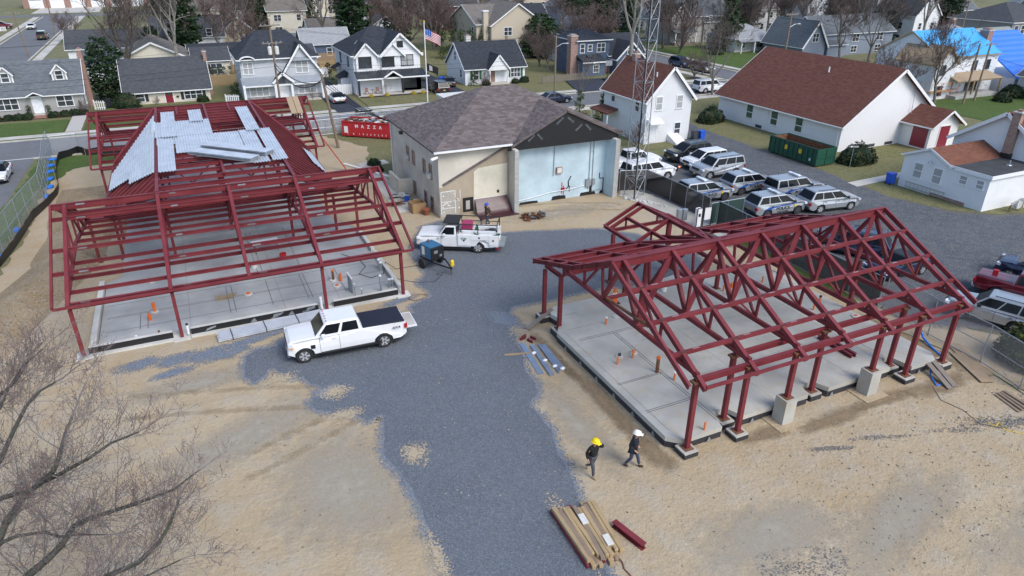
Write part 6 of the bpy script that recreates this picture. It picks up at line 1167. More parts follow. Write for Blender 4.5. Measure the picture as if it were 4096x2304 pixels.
t=thing('tool_case','black tool case on the right slab under the trusses','tool case',(21.2,27.6,.58)); MB().box(-.28,.28,-.16,.16,0,.3).build('case','black',t,bevel=.02); MB().box(-.12,.12,-.03,.03,.3,.42).build('handle','black',t); MB().box(-.1,.1,-.17,-.16,.1,.2).build('badge','yellow',t)
for i,(x,y,h_,r,m_,f_,c_,lb) in enumerate(((-3.84,41.07,.62,.09,'orange',.22,None,'tall orange pipe stub with flange on the left part of the left slab'),(-4.08,40.12,.4,.09,'orange',None,None,'orange marker nearer than the tall orange stub'),(-3.61,38.04,.28,.05,'rust',None,None,'thin rusty stub near the black waterproof strip'),(-4.74,38.0,.25,.06,'white',None,None,'short white stub at the left black strip'),(1.39,41.2,.12,.14,'orange',.25,None,'low orange drain ring beside the small lumber heap'),(-3.98,45.54,.12,.12,'orange',.16,None,'low orange cap under the left eave beam'),(6.59,41.07,.7,.08,'rust',.24,'orange','tall rusty stub on the right part of the left slab'),(7.01,40.8,.5,.09,'orange',None,None,'orange cone-like marker right of the rusty stub'),(6.61,40.11,.1,.12,'orange',.24,None,'flat orange drain ring below the rusty stub'),(8.96,38.2,1.1,.07,'galv',None,'white','tallest grey pipe with white cap near the right stem wall'),(9.77,41.74,.6,.08,'galv',None,'white','grey capped pipe by the right stem wall, farther of two'),(9.77,41.25,.6,.08,'galv',None,'white','grey capped pipe by the right stem wall, nearer of two'),(9.6,38.6,.55,.07,'galv',None,'white','stubby capped pipe cluster at the right corner, left one'),(9.8,38.7,.5,.07,'galv',None,'white','stubby capped pipe cluster at the right corner, right one'),(7.35,38.3,.8,.03,'galv',None,'white','thin grey conduit beside the row of five'),(7.74,38.2,.45,.03,'galv',None,'white','shortest thin conduit by the black strip'),(5.15,37.5,.7,.07,'white',None,'white','white vent pipe at the middle column foot'),(-2.15,37.5,.6,.06,'white',None,'black','white pipe with black top at the second column foot'))):
    stub(lb,x,y,.22,h_,r,m_,f_,c_)
for k in range(6): stub(f'grey conduit in a tight row on the left slab, {order[k]} from the far end',7.2+.02*k,39.35-.13*k,.22,1.15-.03*k,.04,'galv',None,'white','conduit row on the left slab')
for k in range(9): plank(f'short pale stud in the little heap on the left slab, {order[k]} from left',(-.45+.11*k,41.05+.04*(k%2)),(-.5+.15*k+.02,41.75-.05*(k%3)),.06,.25+.012*(k%3),'lumber',.05,grp='short studs on the left slab',name='wood_stud')
t=thing('folding_table','white folding work table on the left slab','table',(3.3,47.8,.22),R(4)); MB().box(-.9,.9,-.38,.38,.72,.77).build('tabletop','white',t)
for x in (-.75,.75):
    for y in (-.3,.3): MB().tube((x,y,0),(x,y,.72),.02).build('leg','char',t)
for x,y,c_,lb in ((4.2,46,'red','red open bucket under the beams of the left slab'),(2.2,45.2,'offwhite','grey sleeve pipe with yellow label on the left slab'),(15.7,54.6,'blue','bright blue bucket by the stucco wall stub')):
    t=thing('bucket',lb,'bucket',(x,y,.22 if x<10 else .03)); MB().lathe([(.2,0),(.24,.38),(.22,.38),(.18,.05)],12).build('pail',c_,t); MB().path([(.22*cos(a),0,.38-.14*sin(a)) for a in [pi*k/6 for k in range(7)]],.012).build('handle','galv',t)
def coil(label,cx,cy,z,mat,rad,n=3,cat='cable',tail=None):
    pts=[(cx+rad*(1+.35*noise.noise(V(k*.3,cx,1)))*cos(k*.5),cy+rad*(.7+.3*noise.noise(V(k*.3,cy,4)))*sin(k*.5),z+.02+.004*k/4) for k in range(int(12.5*n))]
    if tail: pts+=[(a,b,z+.02) for a,b in tail]
    return tag(MB().path(pts,.02,4).build('cable_coil',mat),label,cat)
coil('tangled brown rope heap at the right corner of the left slab',10.9,36.9,.0,'old_wood',.55,4); coil('black lead running from the welder to the left slab',13.3,39.6,.0,'cable',.25,1,'cable',[(12.6,38.6),(11.6,38.9),(10.8,39.6),(10.3,40.4)])
tag(MB().path([(8.0,45,.24),(8.9,43.6,.24),(9.0,42.3,.24),(8.3,41.3,.24),(8.9,40.4,.24),(9.8,40.7,.24),(10.25,41.8,.55),(10.9,41.5,.03),(12.6,41.5,.03)],.02,4).build('welding_lead','cable'),'black welding lead looping across the right end of the left slab','cable')
tag(MB().path([(32.5,18.2,.5),(31.9,17.6,.1),(31.4,16.9,.04),(32.1,16.9,.04),(33.0,17.8,.04)],.035,5).build('water_hose','bag_blue'),'blue layflat hose around the right corner pedestal','hose'); tag(MB().path([(35.2,20.9,.5),(34.8,20.2,.2),(34.5,19.4,.05),(34.2,18.6,.05)],.06,5).build('water_hose','bag_blue'),'blue hose hanging off the right corner fence','hose')
tag(MB().path([(33,24,.03),(34.6,21.5,.03),(35.1,18,.03),(35.0,16,.03),(34.4,13.5,.03)],.02,4).build('garden_hose','green'),'thin green hose trailing along the right fence foot','hose'); tag(MB().path([(30.8,13.9,.02),(30.9,13.6,.03),(31.3,13.7,.03),(31.0,13.3,.03),(31.5,12.6,.03),(31.3,11.5,.03)],.018,4).build('extension_cord','yellow'),'yellow extension cord on dark gravel at the right edge','cord'); tag(MB().path([(31.2,17,.02),(30.5,16,.02),(30.7,15,.02),(30.4,14,.02),(31,13.4,.02)],.015,4).build('extension_cord','cable'),'thin dark cord crossing the sand at the right','cord')
t=thing('white_table','overturned white plastic sheet by the right edge','plastic sheet',(33.2,12.6,0)); MB().slab([(-.6,-.5,.05),(.6,-.5,.05),(.6,.5,.4),(-.6,.5,.4)],.04).build('panel','white',t)
# by the stucco building
t=thing('wooden_crate','open weathered wooden crate beside the stucco wall','crate',(15.75,51.9,.03),R(3)); b=MB()
for s in (-1,1): b.box(-.55,.55,s*.5-.03,s*.5+.03,0,.8); b.box(s*.55-.03,s*.55+.03,-.5,.5,0,.8)
b.box(-.55,.55,-.5,.5,0,.05); b.build('crate_box','fence_wood',t)
t=thing('flower_pot','terracotta flower pot beside the wooden crate','pot',(16.15,50.75,.03)); MB().lathe([(.2,0),(.3,.42),(.34,.42),(.34,.52),(.28,.5)],14).build('pot','terracotta',t)
t=thing('paver_stack','stack of pale grey pavers by the areaway wall','pavers',(15.4,55.6,.03))
for k in range(16): MB().cbox((rnd.uniform(-.7,.8),rnd.uniform(-.35,.35),.06+.12*(k//5)),(.6,.3,.11)).build('paver','block',t)
t=thing('pipe_bundle','black and pale rolled membranes lying by the stucco wall','rolls',(16.3,53.4,.03))
for k in range(4): MB().tube((-.2+.2*k,-.8,.14),(-.5+.2*k,.7,.14),.14,.14,10).build('roll','black' if k<2 else 'offwhite',t)
t=thing('rebar_heap','heap of rusty bars on the concrete path','rebar',(14.6,54.0,.03))
for k in range(22): a=rnd.random()*3.1; MB().tube((-.8*cos(a),-.5*sin(a),.05+.2*rnd.random()),(.8*cos(a),.5*sin(a),.05+.2*rnd.random()),.018,.018,4).build('bar','rust',t)
t=thing('block_heap','heap of rusty dark steel offcuts before the blue wall','scrap heap',(23.7,46.4,0))
for k in range(18): MB().ibeam((-.25,0,0),(.25,0,0),.2,.26,.03).xf((rnd.uniform(-.75,.75),rnd.uniform(-.35,.35),.14+.22*rnd.random()),rnd.random()*3,rnd.random(),rnd.uniform(-.3,.3)).build('offcut','rust' if k%3 else 'char',t)
o=MB().tube((13.3,67.8,.1),(16.2,61.9,.1),.11,.11,9).build('drain_pipe','white'); tag(o,'long white drain pipe on the sand beside the stucco building','pipe')
o=MB(); 
for k in range(60): a=rnd.random(); o.ell((33.0+2.2*a+rnd.uniform(-.25,.25),48-3.4*a+rnd.uniform(-.3,.3),.05),(.12,.1,.09),6,4,.4)
tag(o.build('rubble','block'),'strip of pale broken rubble between sand and tower pad','rubble',None,'stuff')
o=thing('concrete_chunk','broken flat concrete chunk beside the tower pad','concrete chunk',(33.6,42.2,0)); MB().prism([(-.7,-.3),(.6,-.5),(.9,.1),(.2,.4),(-.6,.3)],'z',0,.14).build('chunk','conc',o)
for k in range(2): o=thing('meter_box',f"grey electrical cabinet on a post by the gate, {'left' if k==0 else 'right'} of two",'cabinet',(33.6+.42*k,40.6-.1*k,0)); MB().box(-.2,.2,-.15,.15,.35,1.25).build('cabinet_body','galv',o,bevel=.02); MB().tube((0,0,0),(0,0,.35),.05).build('post','galv',o)
t=thing('ladder','long red extension ladder leaning on the back wing','ladder',(12.5,65.8,0))
for s in (-.22,.22): MB().beam((.6,s,0),(-1.4,s,3.4),.05,.1).build('side_rail','orange_red',t)
for k in range(11): MB().tube((.6-2*k/11,-.22,3.4*k/11),(.6-2*k/11,.22,3.4*k/11),.02).build('rung','galv',t)
t=thing('ladder','aluminium ladder lying along the white cottage wall','ladder',(58.1,37.6,0))
for z in (.25,.7): MB().beam((0,-1.9,z),(0,1.9,z),.05,.07).build('side_rail','metal',t)
for k in range(10): MB().tube((0,-1.8+.4*k,.25),(0,-1.8+.4*k,.7),.02).build('rung','metal',t)
def bin_(label,x,y,z,col,rz=0):
    t=thing('wheelie_bin',label,'bin',(x,y,z),rz,None); MB().prism([(-.25,.08),(.25,.08),(.33,1.0),(-.33,1.0)],'y',-.3,.3).build('bin_body',col,t); MB().box(-.36,.36,-.33,.33,1.0,1.07).build('lid',col,t)
    for y in (-.25,.25): MB().lathe([(.1,-.03),(.1,.03)],10).xf((-.28,y,.1),0,R(90)).build('wheel','rubber',t)
bin_('blue wheelie bin at the corner of the white cottage',58.1,41.0,0,'blue'); bin_('dark bin behind the black wagon, left of the blue one',51.9,61.7,0,'char'); bin_('blue bin behind the black wagon beside the dark one',52.6,61.4,0,'blue'); bin_('blue bin in the shared driveway, left of two',37.4,106.3,.15,'blue'); bin_('blue bin in the shared driveway, right of two',38.2,106.0,.15,'blue'); bin_('blue bin beside the brown garage door of the slate-blue house',64.9,104.6,.1,'blue'); bin_('dark bin with blue lid beside the picket gate',-9.3,107.3,.1,'navy_cloth')
t=thing('horn_cluster','cluster of grey siren horns on a stand by the cottage','siren',(61.2,31.7,0)); MB().path([(-.4,0,0),(-.3,0,.5),(.5,0,.5),(.6,0,0)],.04).build('stand','rust',t)
for x,a in ((-.6,.4),(-.15,-.6),(.45,.2),(.9,-1)): MB().lathe([(.05,0),(.1,.2),(.22,.4),(.4,.52)],12).xf((0,0,0),0,R(90)).xf((x,-.1,.75),a).build('horn','offwhite',t)
t=thing('street_sign','one way arrow sign on a thin post before the rounded hedge','sign',(58.95,46.3,0)); MB().tube((0,0,0),(0,0,2.4),.03).build('post','galv',t); b=MB().box(-.45,.45,-.06,-.04,2.0,2.35).xf((0,0,0),R(-25)).build('sign_plate','black',t); a=MB().prism([(-.42,2.175),(-.25,2.3),(-.25,2.24),(.4,2.24),(.4,2.11),(-.25,2.11),(-.25,2.05)],'y',-.07,-.062).xf((0,0,0),R(-25)).build('arrow','white',t); text('ONE WAY',.11,'black',t,Matrix.Rotation(R(-25),4,'Z')@TM((.08,-.074,2.175),(1,0,0),(0,0,1)))
t=thing('basketball_hoop','portable basketball hoop on the asphalt drive','basketball hoop',(63.3,98.5,.15)); MB().tube((0,0,0),(0,0,2.9),.06).build('post','black',t); MB().box(-.6,.6,-.35,-.3,2.4,3.2).build('backboard','galv',t); MB().box(-.4,.4,-.2,.8,0,.2).build('base','black',t)
t=thing('boat_cover','pale green covered boat beside the farmhouse','boat',(35.6,112,0)); MB().ell((0,0,.9),(1.3,3.2,1.1),12,8,.2).build('cover','r_green',t,smooth=True); MB().box(-.6,.6,-2.5,2.5,0,.4).build('trailer','char',t)
for k,x in enumerate((24.6,26.2)): 
    t=thing('porch_chair',f"small brown slatted chair on the farmhouse porch, {'left' if k==0 else 'right'} of the table",'chair',(x-.3,101.6,.25)); MB().box(-.22,.22,-.2,.2,.4,.45).build('seat','brick_red',t); MB().box(-.22,.22,.18,.22,.45,.95).build('backrest','brick_red',t)
    for a in (-.2,.2):
        for b in (-.18,.18): MB().box(a-.02,a+.02,b-.02,b+.02,0,.4).build('leg','brick_red',t)
t=thing('porch_table','small round brown table on the farmhouse porch','table',(25.1,101.6,.25)); MB().lathe([(.3,.6),(.3,.65)],12).build('tabletop','brick_red',t); MB().tube((0,0,0),(0,0,.6),.04).build('leg','brick_red',t)
# garden fences
def board_fence(name,label,p,q,hh,mat,cat='fence',gap=False,horiz=False):
    t=thing(name,label,cat,(p[0],p[1],0)); p_,q_=V(*p,0),V(*q,0); L=(q_-p_).length; d=(q_-p_)/L; b=MB(); n=int(L/(.24 if gap else .3))
    if horiz:
        for k in range(int(hh/.16)): b.beam(p_+V(0,0,.1+.16*k),q_+V(0,0,.1+.16*k),.03,.12)
    else:
        for k in range(n): b.beam(p_+d*(k*L/n+.1),p_+d*(k*L/n+.1)+V(0,0,hh*(1-.04*(k%3==0))),.14 if gap else .27,.025,(-d.y,d.x,0))
    b.build('boards',mat,t,world=True); rl=MB()
    for z in (.3,hh-.25): rl.beam(p_+V(0,.04,z),q_+V(0,.04,z),.04,.09)
    rl.build('rail',mat,t,world=True)
    for k in range(int(L/2.4)+1): a=p_+d*min(L,k*2.4); MB().box(a.x-.06,a.x+.06,a.y+.03,a.y+.15,0,hh+.08).build('post',mat,t,world=True)
board_fence('plank_fence','brown plank fence in front of the white garage',(-4,133.5),(9,135.5),1.8,'grey_wood'); board_fence('slat_fence','cedar fence of horizontal slats behind the little conifers',(1.5,128.4),(13,128.4),1.9,'fence_wood',horiz=True); board_fence('plank_fence','tan plank fence between rambler and pale grey house',(4.2,119.5),(11,119.5),1.6,'lumber'); board_fence('slat_fence','cedar slat fence before the navy shed',(22.8,136.5),(32,136.5),1.8,'fence_wood',horiz=True); board_fence('plank_fence','golden plank fence behind the farmhouse garden',(21.5,127.5),(31,127.5),1.7,'lumber'); board_fence('vinyl_fence','white vinyl fence left of the farmhouse',(18.5,104.2),(22.8,104.2),1.5,'white'); board_fence('vinyl_fence','white vinyl fence at the rear of the farmhouse garden',(17,121),(23,121),1.5,'white'); board_fence('picket_fence','white picket gate between cape and rambler',(-10.9,106.8),(-9.6,106.2),1.2,'white',gap=True); board_fence('picket_fence','white picket fence at the far left beside the side street',(-46,221.5),(-37.5,221.5),1.1,'white',gap=True); board_fence('picket_fence','grey picket fence between white cape and asphalt drive',(52.5,100.5),(61.5,101.6),1.2,'grey_wood',gap=True); board_fence('vinyl_fence','white vinyl side fence beside the pale grey house',(5.2,103.6),(6.9,103.0),1.3,'white',gap=True); board_fence('plank_fence','long brown plank fence behind the pale grey roof',(12,141),(22,141),1.9,'grey_wood')
# scaffold by the wrapped house
t=thing('scaffold','yellow scaffold frames along the wrapped house porch','scaffold',(100,65.8,0)); sc=MB()
for x in (-3,-1,1,3): sc.tube((x,0,0),(x,0,2.4),.03,.03,5).tube((x,1,0),(x,1,2.4),.03,.03,5)
for z in (1.2,2.4): sc.tube((-3,0,z),(3,0,z),.03,.03,5).tube((-3,1,z),(3,1,z),.03,.03,5)
sc.build('scaffold_tubes','orange2',t); MB().box(-3,3,.1,.9,1.25,1.3).build('deck_board','lumber',t)
# ---------- people
def skin(name,V_,E_,mat,par,sub=2):
    k=list(V_); me=bpy.data.meshes.new(name); me.from_pydata([V_[q][:3] for q in k],[(k.index(a),k.index(b)) for a,b in E_],[]); me.materials.append(MT(mat)); o=bpy.data.objects.new(name,me); COL.objects.link(o); o.parent=par
    o.modifiers.new('s','SKIN'); sv=me.skin_vertices[0].data
    for i,q in enumerate(k): r=V_[q][3]; sv[i].radius=(r if not isinstance(r,tuple) else r[0],r if not isinstance(r,tuple) else r[1]); sv[i].use_root=(i==0)
    s_=o.modifiers.new('d','SUBSURF'); s_.levels=sub; s_.render_levels=sub; me.polygons.foreach_set('use_smooth',[True]*len(me.polygons)); o.modifiers['s'].use_smooth_shade=True; return o
def person(label,x,y,rz,hat,top,legs,boot,J,sc=1.0,coat=.0):
    """J: joints in a body frame, facing +x, left +y"""
    t=thing('person',label,'person',(x,y,0),rz); t.scale=(sc,sc,sc); g=lambda k:J[k]
    B={'pel':(*g('pel'),.10),'che':(*g('che'),.11),'nk':(*g('nk'),.06),'hd0':(*g('hd0'),.075),'hd':(*g('hd'),.10),'hd1':(*g('hd1'),.085)}; E_=[('pel','che'),('che','nk'),('nk','hd0'),('hd0','hd'),('hd','hd1')]
    for s in 'lr':
        B['sh'+s]=(*g('sh'+s),.04); B['el'+s]=(*g('el'+s),.03); B['wr'+s]=(*g('wr'+s),.027); w_=V(*g('wr'+s)); d=(w_-V(*g('el'+s))).normalized(); sd=d.cross(V(0,0,1)); sd=(sd if sd.length>.2 else d.cross(V(1,0,0))).normalized(); pm=w_+d*.07; B['pa'+s]=(*pm,.032); E_+=[('che','sh'+s),('sh'+s,'el'+s),('el'+s,'wr'+s),('wr'+s,'pa'+s)]
        for k in range(4):
            a=pm+sd*(.024*(k-1.5))+d*.045; b=a+d*(.045-.006*abs(k-1))+V(.012,0,-.012); B[f'f{k}{s}']=(*a,.0095); B[f'g{k}{s}']=(*b,.008); E_+=[('pa'+s,f'f{k}{s}'),(f'f{k}{s}',f'g{k}{s}')]
        a=w_+d*.04+sd*.045; B['t'+s]=(*a,.011); B['u'+s]=(*(a+d*.04+sd*.01),.009); E_+=[('wr'+s,'t'+s),('t'+s,'u'+s)]
        B['hp'+s]=(*g('hp'+s),.07); B['kn'+s]=(*g('kn'+s),.045); B['an'+s]=(*g('an'+s),.04); E_+=[('pel','hp'+s),('hp'+s,'kn'+s),('kn'+s,'an'+s)]
    body=skin('body',B,E_,'skin',t)
    T={'b':(*g('pel'),.18),'m':(*(V(*g('pel')).lerp(V(*g('che')),.5)),.18),'c':(*g('che'),.205),'n':(*(V(*g('che')).lerp(V(*g('nk')),.8)),.085)}; E2=[('b','m'),('m','c'),('c','n')]
    if coat: T['sk']=(g('pel')[0],g('pel')[1],g('pel')[2]-coat,.17); E2.append(('b','sk'))
    for s in 'lr': T['s'+s]=(*g('sh'+s),.11); T['e'+s]=(*g('el'+s),.085); T['w'+s]=(*(V(*g('el'+s)).lerp(V(*g('wr'+s)),.95)),.06); E2+=[('c','s'+s),('s'+s,'e'+s),('e'+s,'w'+s)]
    skin('jacket' if coat else 'sweater',T,E2,top,t)
    Lg={'p':(*g('pel'),.14)}; E3=[]
    for s in 'lr': Lg['h'+s]=(*g('hp'+s),.105); Lg['k'+s]=(*g('kn'+s),.075); Lg['a'+s]=(*(V(*g('kn'+s)).lerp(V(*g('an'+s)),.92)),.062); E3+=[('p','h'+s),('h'+s,'k'+s),('k'+s,'a'+s)]
    skin('trousers',Lg,E3,legs,t)
    for s in 'lr': a=V(*g('an'+s)); tp=V(*g('to'+s)); d=tp-a; skin('boot',{'a':(*(a+V(0,0,.05)),.062),'h':(a.x-.03,a.y,max(a.z-.05,.05),.05),'m':(*(a.lerp(tp,.55)),.05),'t':(*tp,.042)},[('a','h'),('h','m'),('m','t')],boot,t)
    hd=V(*g('hd')); h1=V(*g('hd1')); up=(h1-V(*g('hd0'))).normalized(); hm=MB().ell((0,0,0),(.155,.135,.115),14,8); hm.v=[q if q.z>-.015 else V(q.x,q.y,-.015) for q in hm.v]; hm.lathe([(.15,-.02),(.175,-.025),(.175,-.01),(.13,0)],16); hm.box(.1,.24,-.09,.09,-.03,-.012); hm.box(-.13,.13,-.015,.015,.105,.12)
    o=hm.build('hard_hat',hat,t,smooth=True); o.location=h1+up*.01; o.rotation_mode='QUATERNION'; o.rotation_quaternion=V(0,0,1).rotation_difference(up)
    fc=V(1,0,0); MB().ell((hd.x+.10,hd.y,hd.z-.01),(.025,.014,.022),6,5).build('nose','skin',body,smooth=True); MB().box(hd.x+.085,hd.x+.1,hd.y-.025,hd.y+.025,hd.z-.065,hd.z-.055).build('mouth','brick_red',body)
    for y_ in (-.035,.035): MB().ell((hd.x+.09,hd.y+y_,hd.z+.02),(.012,.014,.01),6,5).build('eye','black',body)
    for y_ in (-.1,.1): MB().ell((hd.x,hd.y+y_,hd.z),(.025,.014,.035),6,5).build('ear','skin',body,smooth=True)
    MB().ell((hd.x-.02,hd.y,hd.z+.02),(.098,.1,.09),10,7).build('hair','hair',body,smooth=True)
    return t
J1=dict(pel=(0,0,.97),che=(.05,0,1.32),nk=(.07,0,1.5),hd0=(.09,0,1.57),hd=(.11,0,1.66),hd1=(.11,0,1.74),shl=(.05,.19,1.42),ell=(.14,.42,1.3),wrl=(.2,.2,1.52),shr=(.05,-.19,1.42),elr=(-.06,-.26,1.15),wrr=(.02,-.26,.92),hpl=(0,.09,.92),knl=(-.04,.1,.52),anl=(-.36,.1,.2),tol=(-.28,.1,.05),hpr=(0,-.09,.92),knr=(.16,-.1,.5),anr=(.2,-.1,.1),tor=(.38,-.1,.05))
person('person in black sweater and grey jeans, yellow hard hat, hand raised to face',12.4,18.55,R(-75),'hat_yellow','black_cloth','grey_jean','boot_tan',J1,1.05)
J2=dict(J1,ell=(-.06,.25,1.16),wrl=(.12,.2,1.0),elr=(-.08,-.25,1.16),wrr=(.12,-.2,1.0),knl=(.2,.1,.52),anl=(.3,.1,.1),tol=(.48,.1,.05),knr=(-.02,-.1,.5),anr=(-.26,-.1,.12),tor=(-.1,-.1,.05))
person('person in navy jacket and dark jeans, white hard hat, hands in pockets',14.2,18.3,R(-48),'hat_white','navy_cloth','denim','boot_dk',J2,1.03,.14)
person('person in brown jacket and blue hard hat behind the service truck',19.8,46.6,R(200),'hat_blue','brown_cloth','denim','boot_dk',J2,1.0,.1)
person('person in dark clothes standing by the far side street tree',81.6,97,R(180),'hair','black_cloth','denim','boot_dk',J2,1.0,.1)
DEF['bark_moss']=ground(((.06,.062,.052),(.10,.10,.088),(.05,.055,.045)),1.5,None,9,.9,.3,12)
# ---------- trees and planting
DEF.update(bark=plain((.15,.135,.115),.9,0,.3,6),bark_dk=plain((.085,.07,.06),.9,0,.3,6),bark_pale=plain((.25,.23,.20),.9,0,.35,4),twig=plain((.115,.092,.082),.9,0,.3,1.5),twig_red=plain((.125,.088,.078),.9,0,.3,1.5),bud=plain((.17,.075,.07),.8),twig_grey=plain((.165,.148,.142),.9,0,.35,1.5),
 fir=leafy((.012,.035,.012),(.035,.07,.022)),holly=leafy((.010,.028,.012),(.03,.06,.02)),yew=leafy((.010,.022,.010),(.026,.048,.016),(.05,.05,.02)),arbor=leafy((.03,.055,.012),(.06,.09,.022)),olive=leafy((.05,.065,.015),(.10,.11,.03)),yellow_leaf=leafy((.35,.25,.01),(.5,.38,.03)),brown_leaf=leafy((.09,.055,.04),(.15,.09,.06)))
def limb(m,pts,r0,r1,n=5):
    k=len(pts)-1
    for i in range(k): a=r0+(r1-r0)*i/k; b=r0+(r1-r0)*(i+1)/k; m.tube(pts[i],pts[i+1],a,b,n,False)
def grow(rn,big,tw,p,d,L,r,lev,maxlev,droop=.0,up=.12,fork=(3,5),bud=None,tmin=.008,gn=1.0):
    """a wandering branch with side branches"""
    n=4 if lev<maxlev else 2; pts=[p]; q=p.copy(); dd=d.normalized()
    for i in range(n):
        dd=(dd+V(rn.gauss(0,.16),rn.gauss(0,.16),rn.gauss(0,.12)+up*.5-droop*lev*.1)).normalized(); q=q+dd*(L/n); pts.append(q.copy())
    r1=r*.55 if lev<maxlev else tmin*.8
    limb(big if r>.035 else tw,pts,r,max(r1,tmin*.8),6 if r>.08 else (4 if r>.035 else 3))
    if lev>=maxlev:
        if bud is not None and rn.random()<.8:
            for e in (pts[-1],pts[-2]): bud.append(e)
        return
    for j in range(rn.randint(*fork)):
        t=rn.uniform(.25,1.0); i=min(n-1,int(t*n)); b=pts[i].lerp(pts[i+1],t*n-i); ax=V(rn.gauss(0,1),rn.gauss(0,1),rn.gauss(0,1)).normalized(); nd=(dd*.75+ax*.75*gn+V(0,0,up)).normalized()
        grow(rn,big,tw,b,nd,L*rn.uniform(.45,.68),max(r*.5*(1-.4*t),tmin),lev+1,maxlev,droop,up,fork,bud,tmin,gn)
    grow(rn,big,tw,pts[-1],dd,L*.6,max(r1*.8,tmin),lev+1,maxlev,droop,up,fork,bud,tmin,gn)
def bare_proto(seed,h,spread,maxlev,fork,tmin,name='bare_tree',r=.2,split=3,low=.25,bm='bark',tm='twig',up=.15):
    rn=random.Random(seed); big,tw=MB(),MB(); t=thing(name,None,None); base=V(0,0,-.1); top=V(rn.gauss(0,.2),rn.gauss(0,.2),h*low)
    limb(big,[base,base.lerp(top,.15)+V(0,0,0),top],r*1.25,r*.85,9)
    for k in range(split):
        a=2*pi*k/split+rn.random(); sp=spread*rn.uniform(.6,1.1); grow(rn,big,tw,top-V(0,0,rn.random()*h*.06),V(cos(a)*sp,sin(a)*sp,1),h*.42*rn.uniform(.85,1.1),r*.6,0,maxlev,0,up,fork,None,tmin)
    grow(rn,big,tw,top,V(.1,.05,1),h*.45,r*.6,0,maxlev,0,up,fork,None,tmin)
    big.build('trunk',bm,t); tw.build('crown',tm,t); return t
def leaves(m,rn,pts,n,size,flat=.5):
    """many small leaf faces spread through clumps (centre, radius xyz)"""
    for (c,r) in pts:
        for k in range(n):
            while True:
                d=V(rn.uniform(-1,1),rn.uniform(-1,1),rn.uniform(-1,1))
                if .15<d.length<1: break
            if d.length<.6 and rn.random()<.5: d=d.normalized()*.9
            p=V(c[0]+d.x*r[0],c[1]+d.y*r[1],c[2]+d.z*r[2]); s=size*rn.uniform(.6,1.4); a=V(rn.gauss(0,1),rn.gauss(0,1),rn.gauss(0,flat)).normalized(); b=a.cross(V(rn.gauss(0,1),rn.gauss(0,1),rn.gauss(0,1))).normalized()
            m.add([p-a*s,p+b*s*.45,p+a*s,p-b*s*.45],[(0,1,2,3)])
def conifer_proto(seed,h,w_,mat,name='evergreen_tree',n=34,size=.3,skirt=.08,kind='cone'):
    rn=random.Random(seed); t=thing(name,None,None); tr=MB(); limb(tr,[V(0,0,-.1),V(0,0,h*.5),V(.05,0,h*.97)],.03*h*.6,.02,7); tr.build('trunk','bark_dk',t); m=MB(); cl=[]
    lay=int(h/.55)
    for i in range(lay):
        f=i/lay; z=h*(skirt+(1-skirt)*f); R_=w_*((1-f)**.8 if kind=='cone' else (sin(pi*min(1,.18+.82*f))**.6))*rn.uniform(.8,1.15)+.12; k=max(3,int(R_*5))
        for j in range(k): a=2*pi*j/k+rn.random(); rr=R_*rn.uniform(.45,1.0); cl.append(((rr*cos(a),rr*sin(a),z-.12*rr+rn.gauss(0,.12)),(R_*.32+.12,R_*.32+.12,.28)))
    leaves(m,rn,cl,n,size,.35); m.build('crown',mat,t); return t
def bush_proto(seed,rx,ry,rz,mat,n=900,size=.1,name='shrub',lumpy=.25):
    rn=random.Random(seed); t=thing(name,None,None); m=MB()
    for k in range(n):
        d=V(rn.gauss(0,1),rn.gauss(0,1),abs(rn.gauss(0,1))*1.0).normalized(); q=rn.uniform(.78,1.02)*(1+lumpy*noise.noise(d*2.3+V(seed,0,0))); p=V(d.x*rx*q,d.y*ry*q,d.z*rz*q+.05); s=size*rn.uniform(.6,1.5); a=V(rn.gauss(0,1),rn.gauss(0,1),rn.gauss(0,.7)).normalized(); b=a.cross(d+V(rn.gauss(0,.4),rn.gauss(0,.4),rn.gauss(0,.4))).normalized(); m.add([p-a*s,p+b*s*.6,p+a*s,p-b*s*.6],[(0,1,2,3)])
    m.ell((0,0,rz*.3),(rx*.82,ry*.82,rz*.62),14,8,lumpy); m.build('foliage',mat,t)
    for k in range(3): MB().tube((.1*k-.1,0,0),(.15*k-.15,.1,rz*.5),.03).build('stem','bark_dk',t)
    return t
USED={}
def put(proto,label,cat,x,y,sc=1,rz=None,group=None,z=0,sz=None):
    first=proto not in USED; t=proto if first else copy_tree(proto); USED[proto]=1
    t.location=(x,y,z); t.rotation_euler=(0,0,rnd.random()*6.28 if rz is None else rz); t.scale=(sc,sc,sc*(sz or 1)); tag(t,label,cat,group); return t
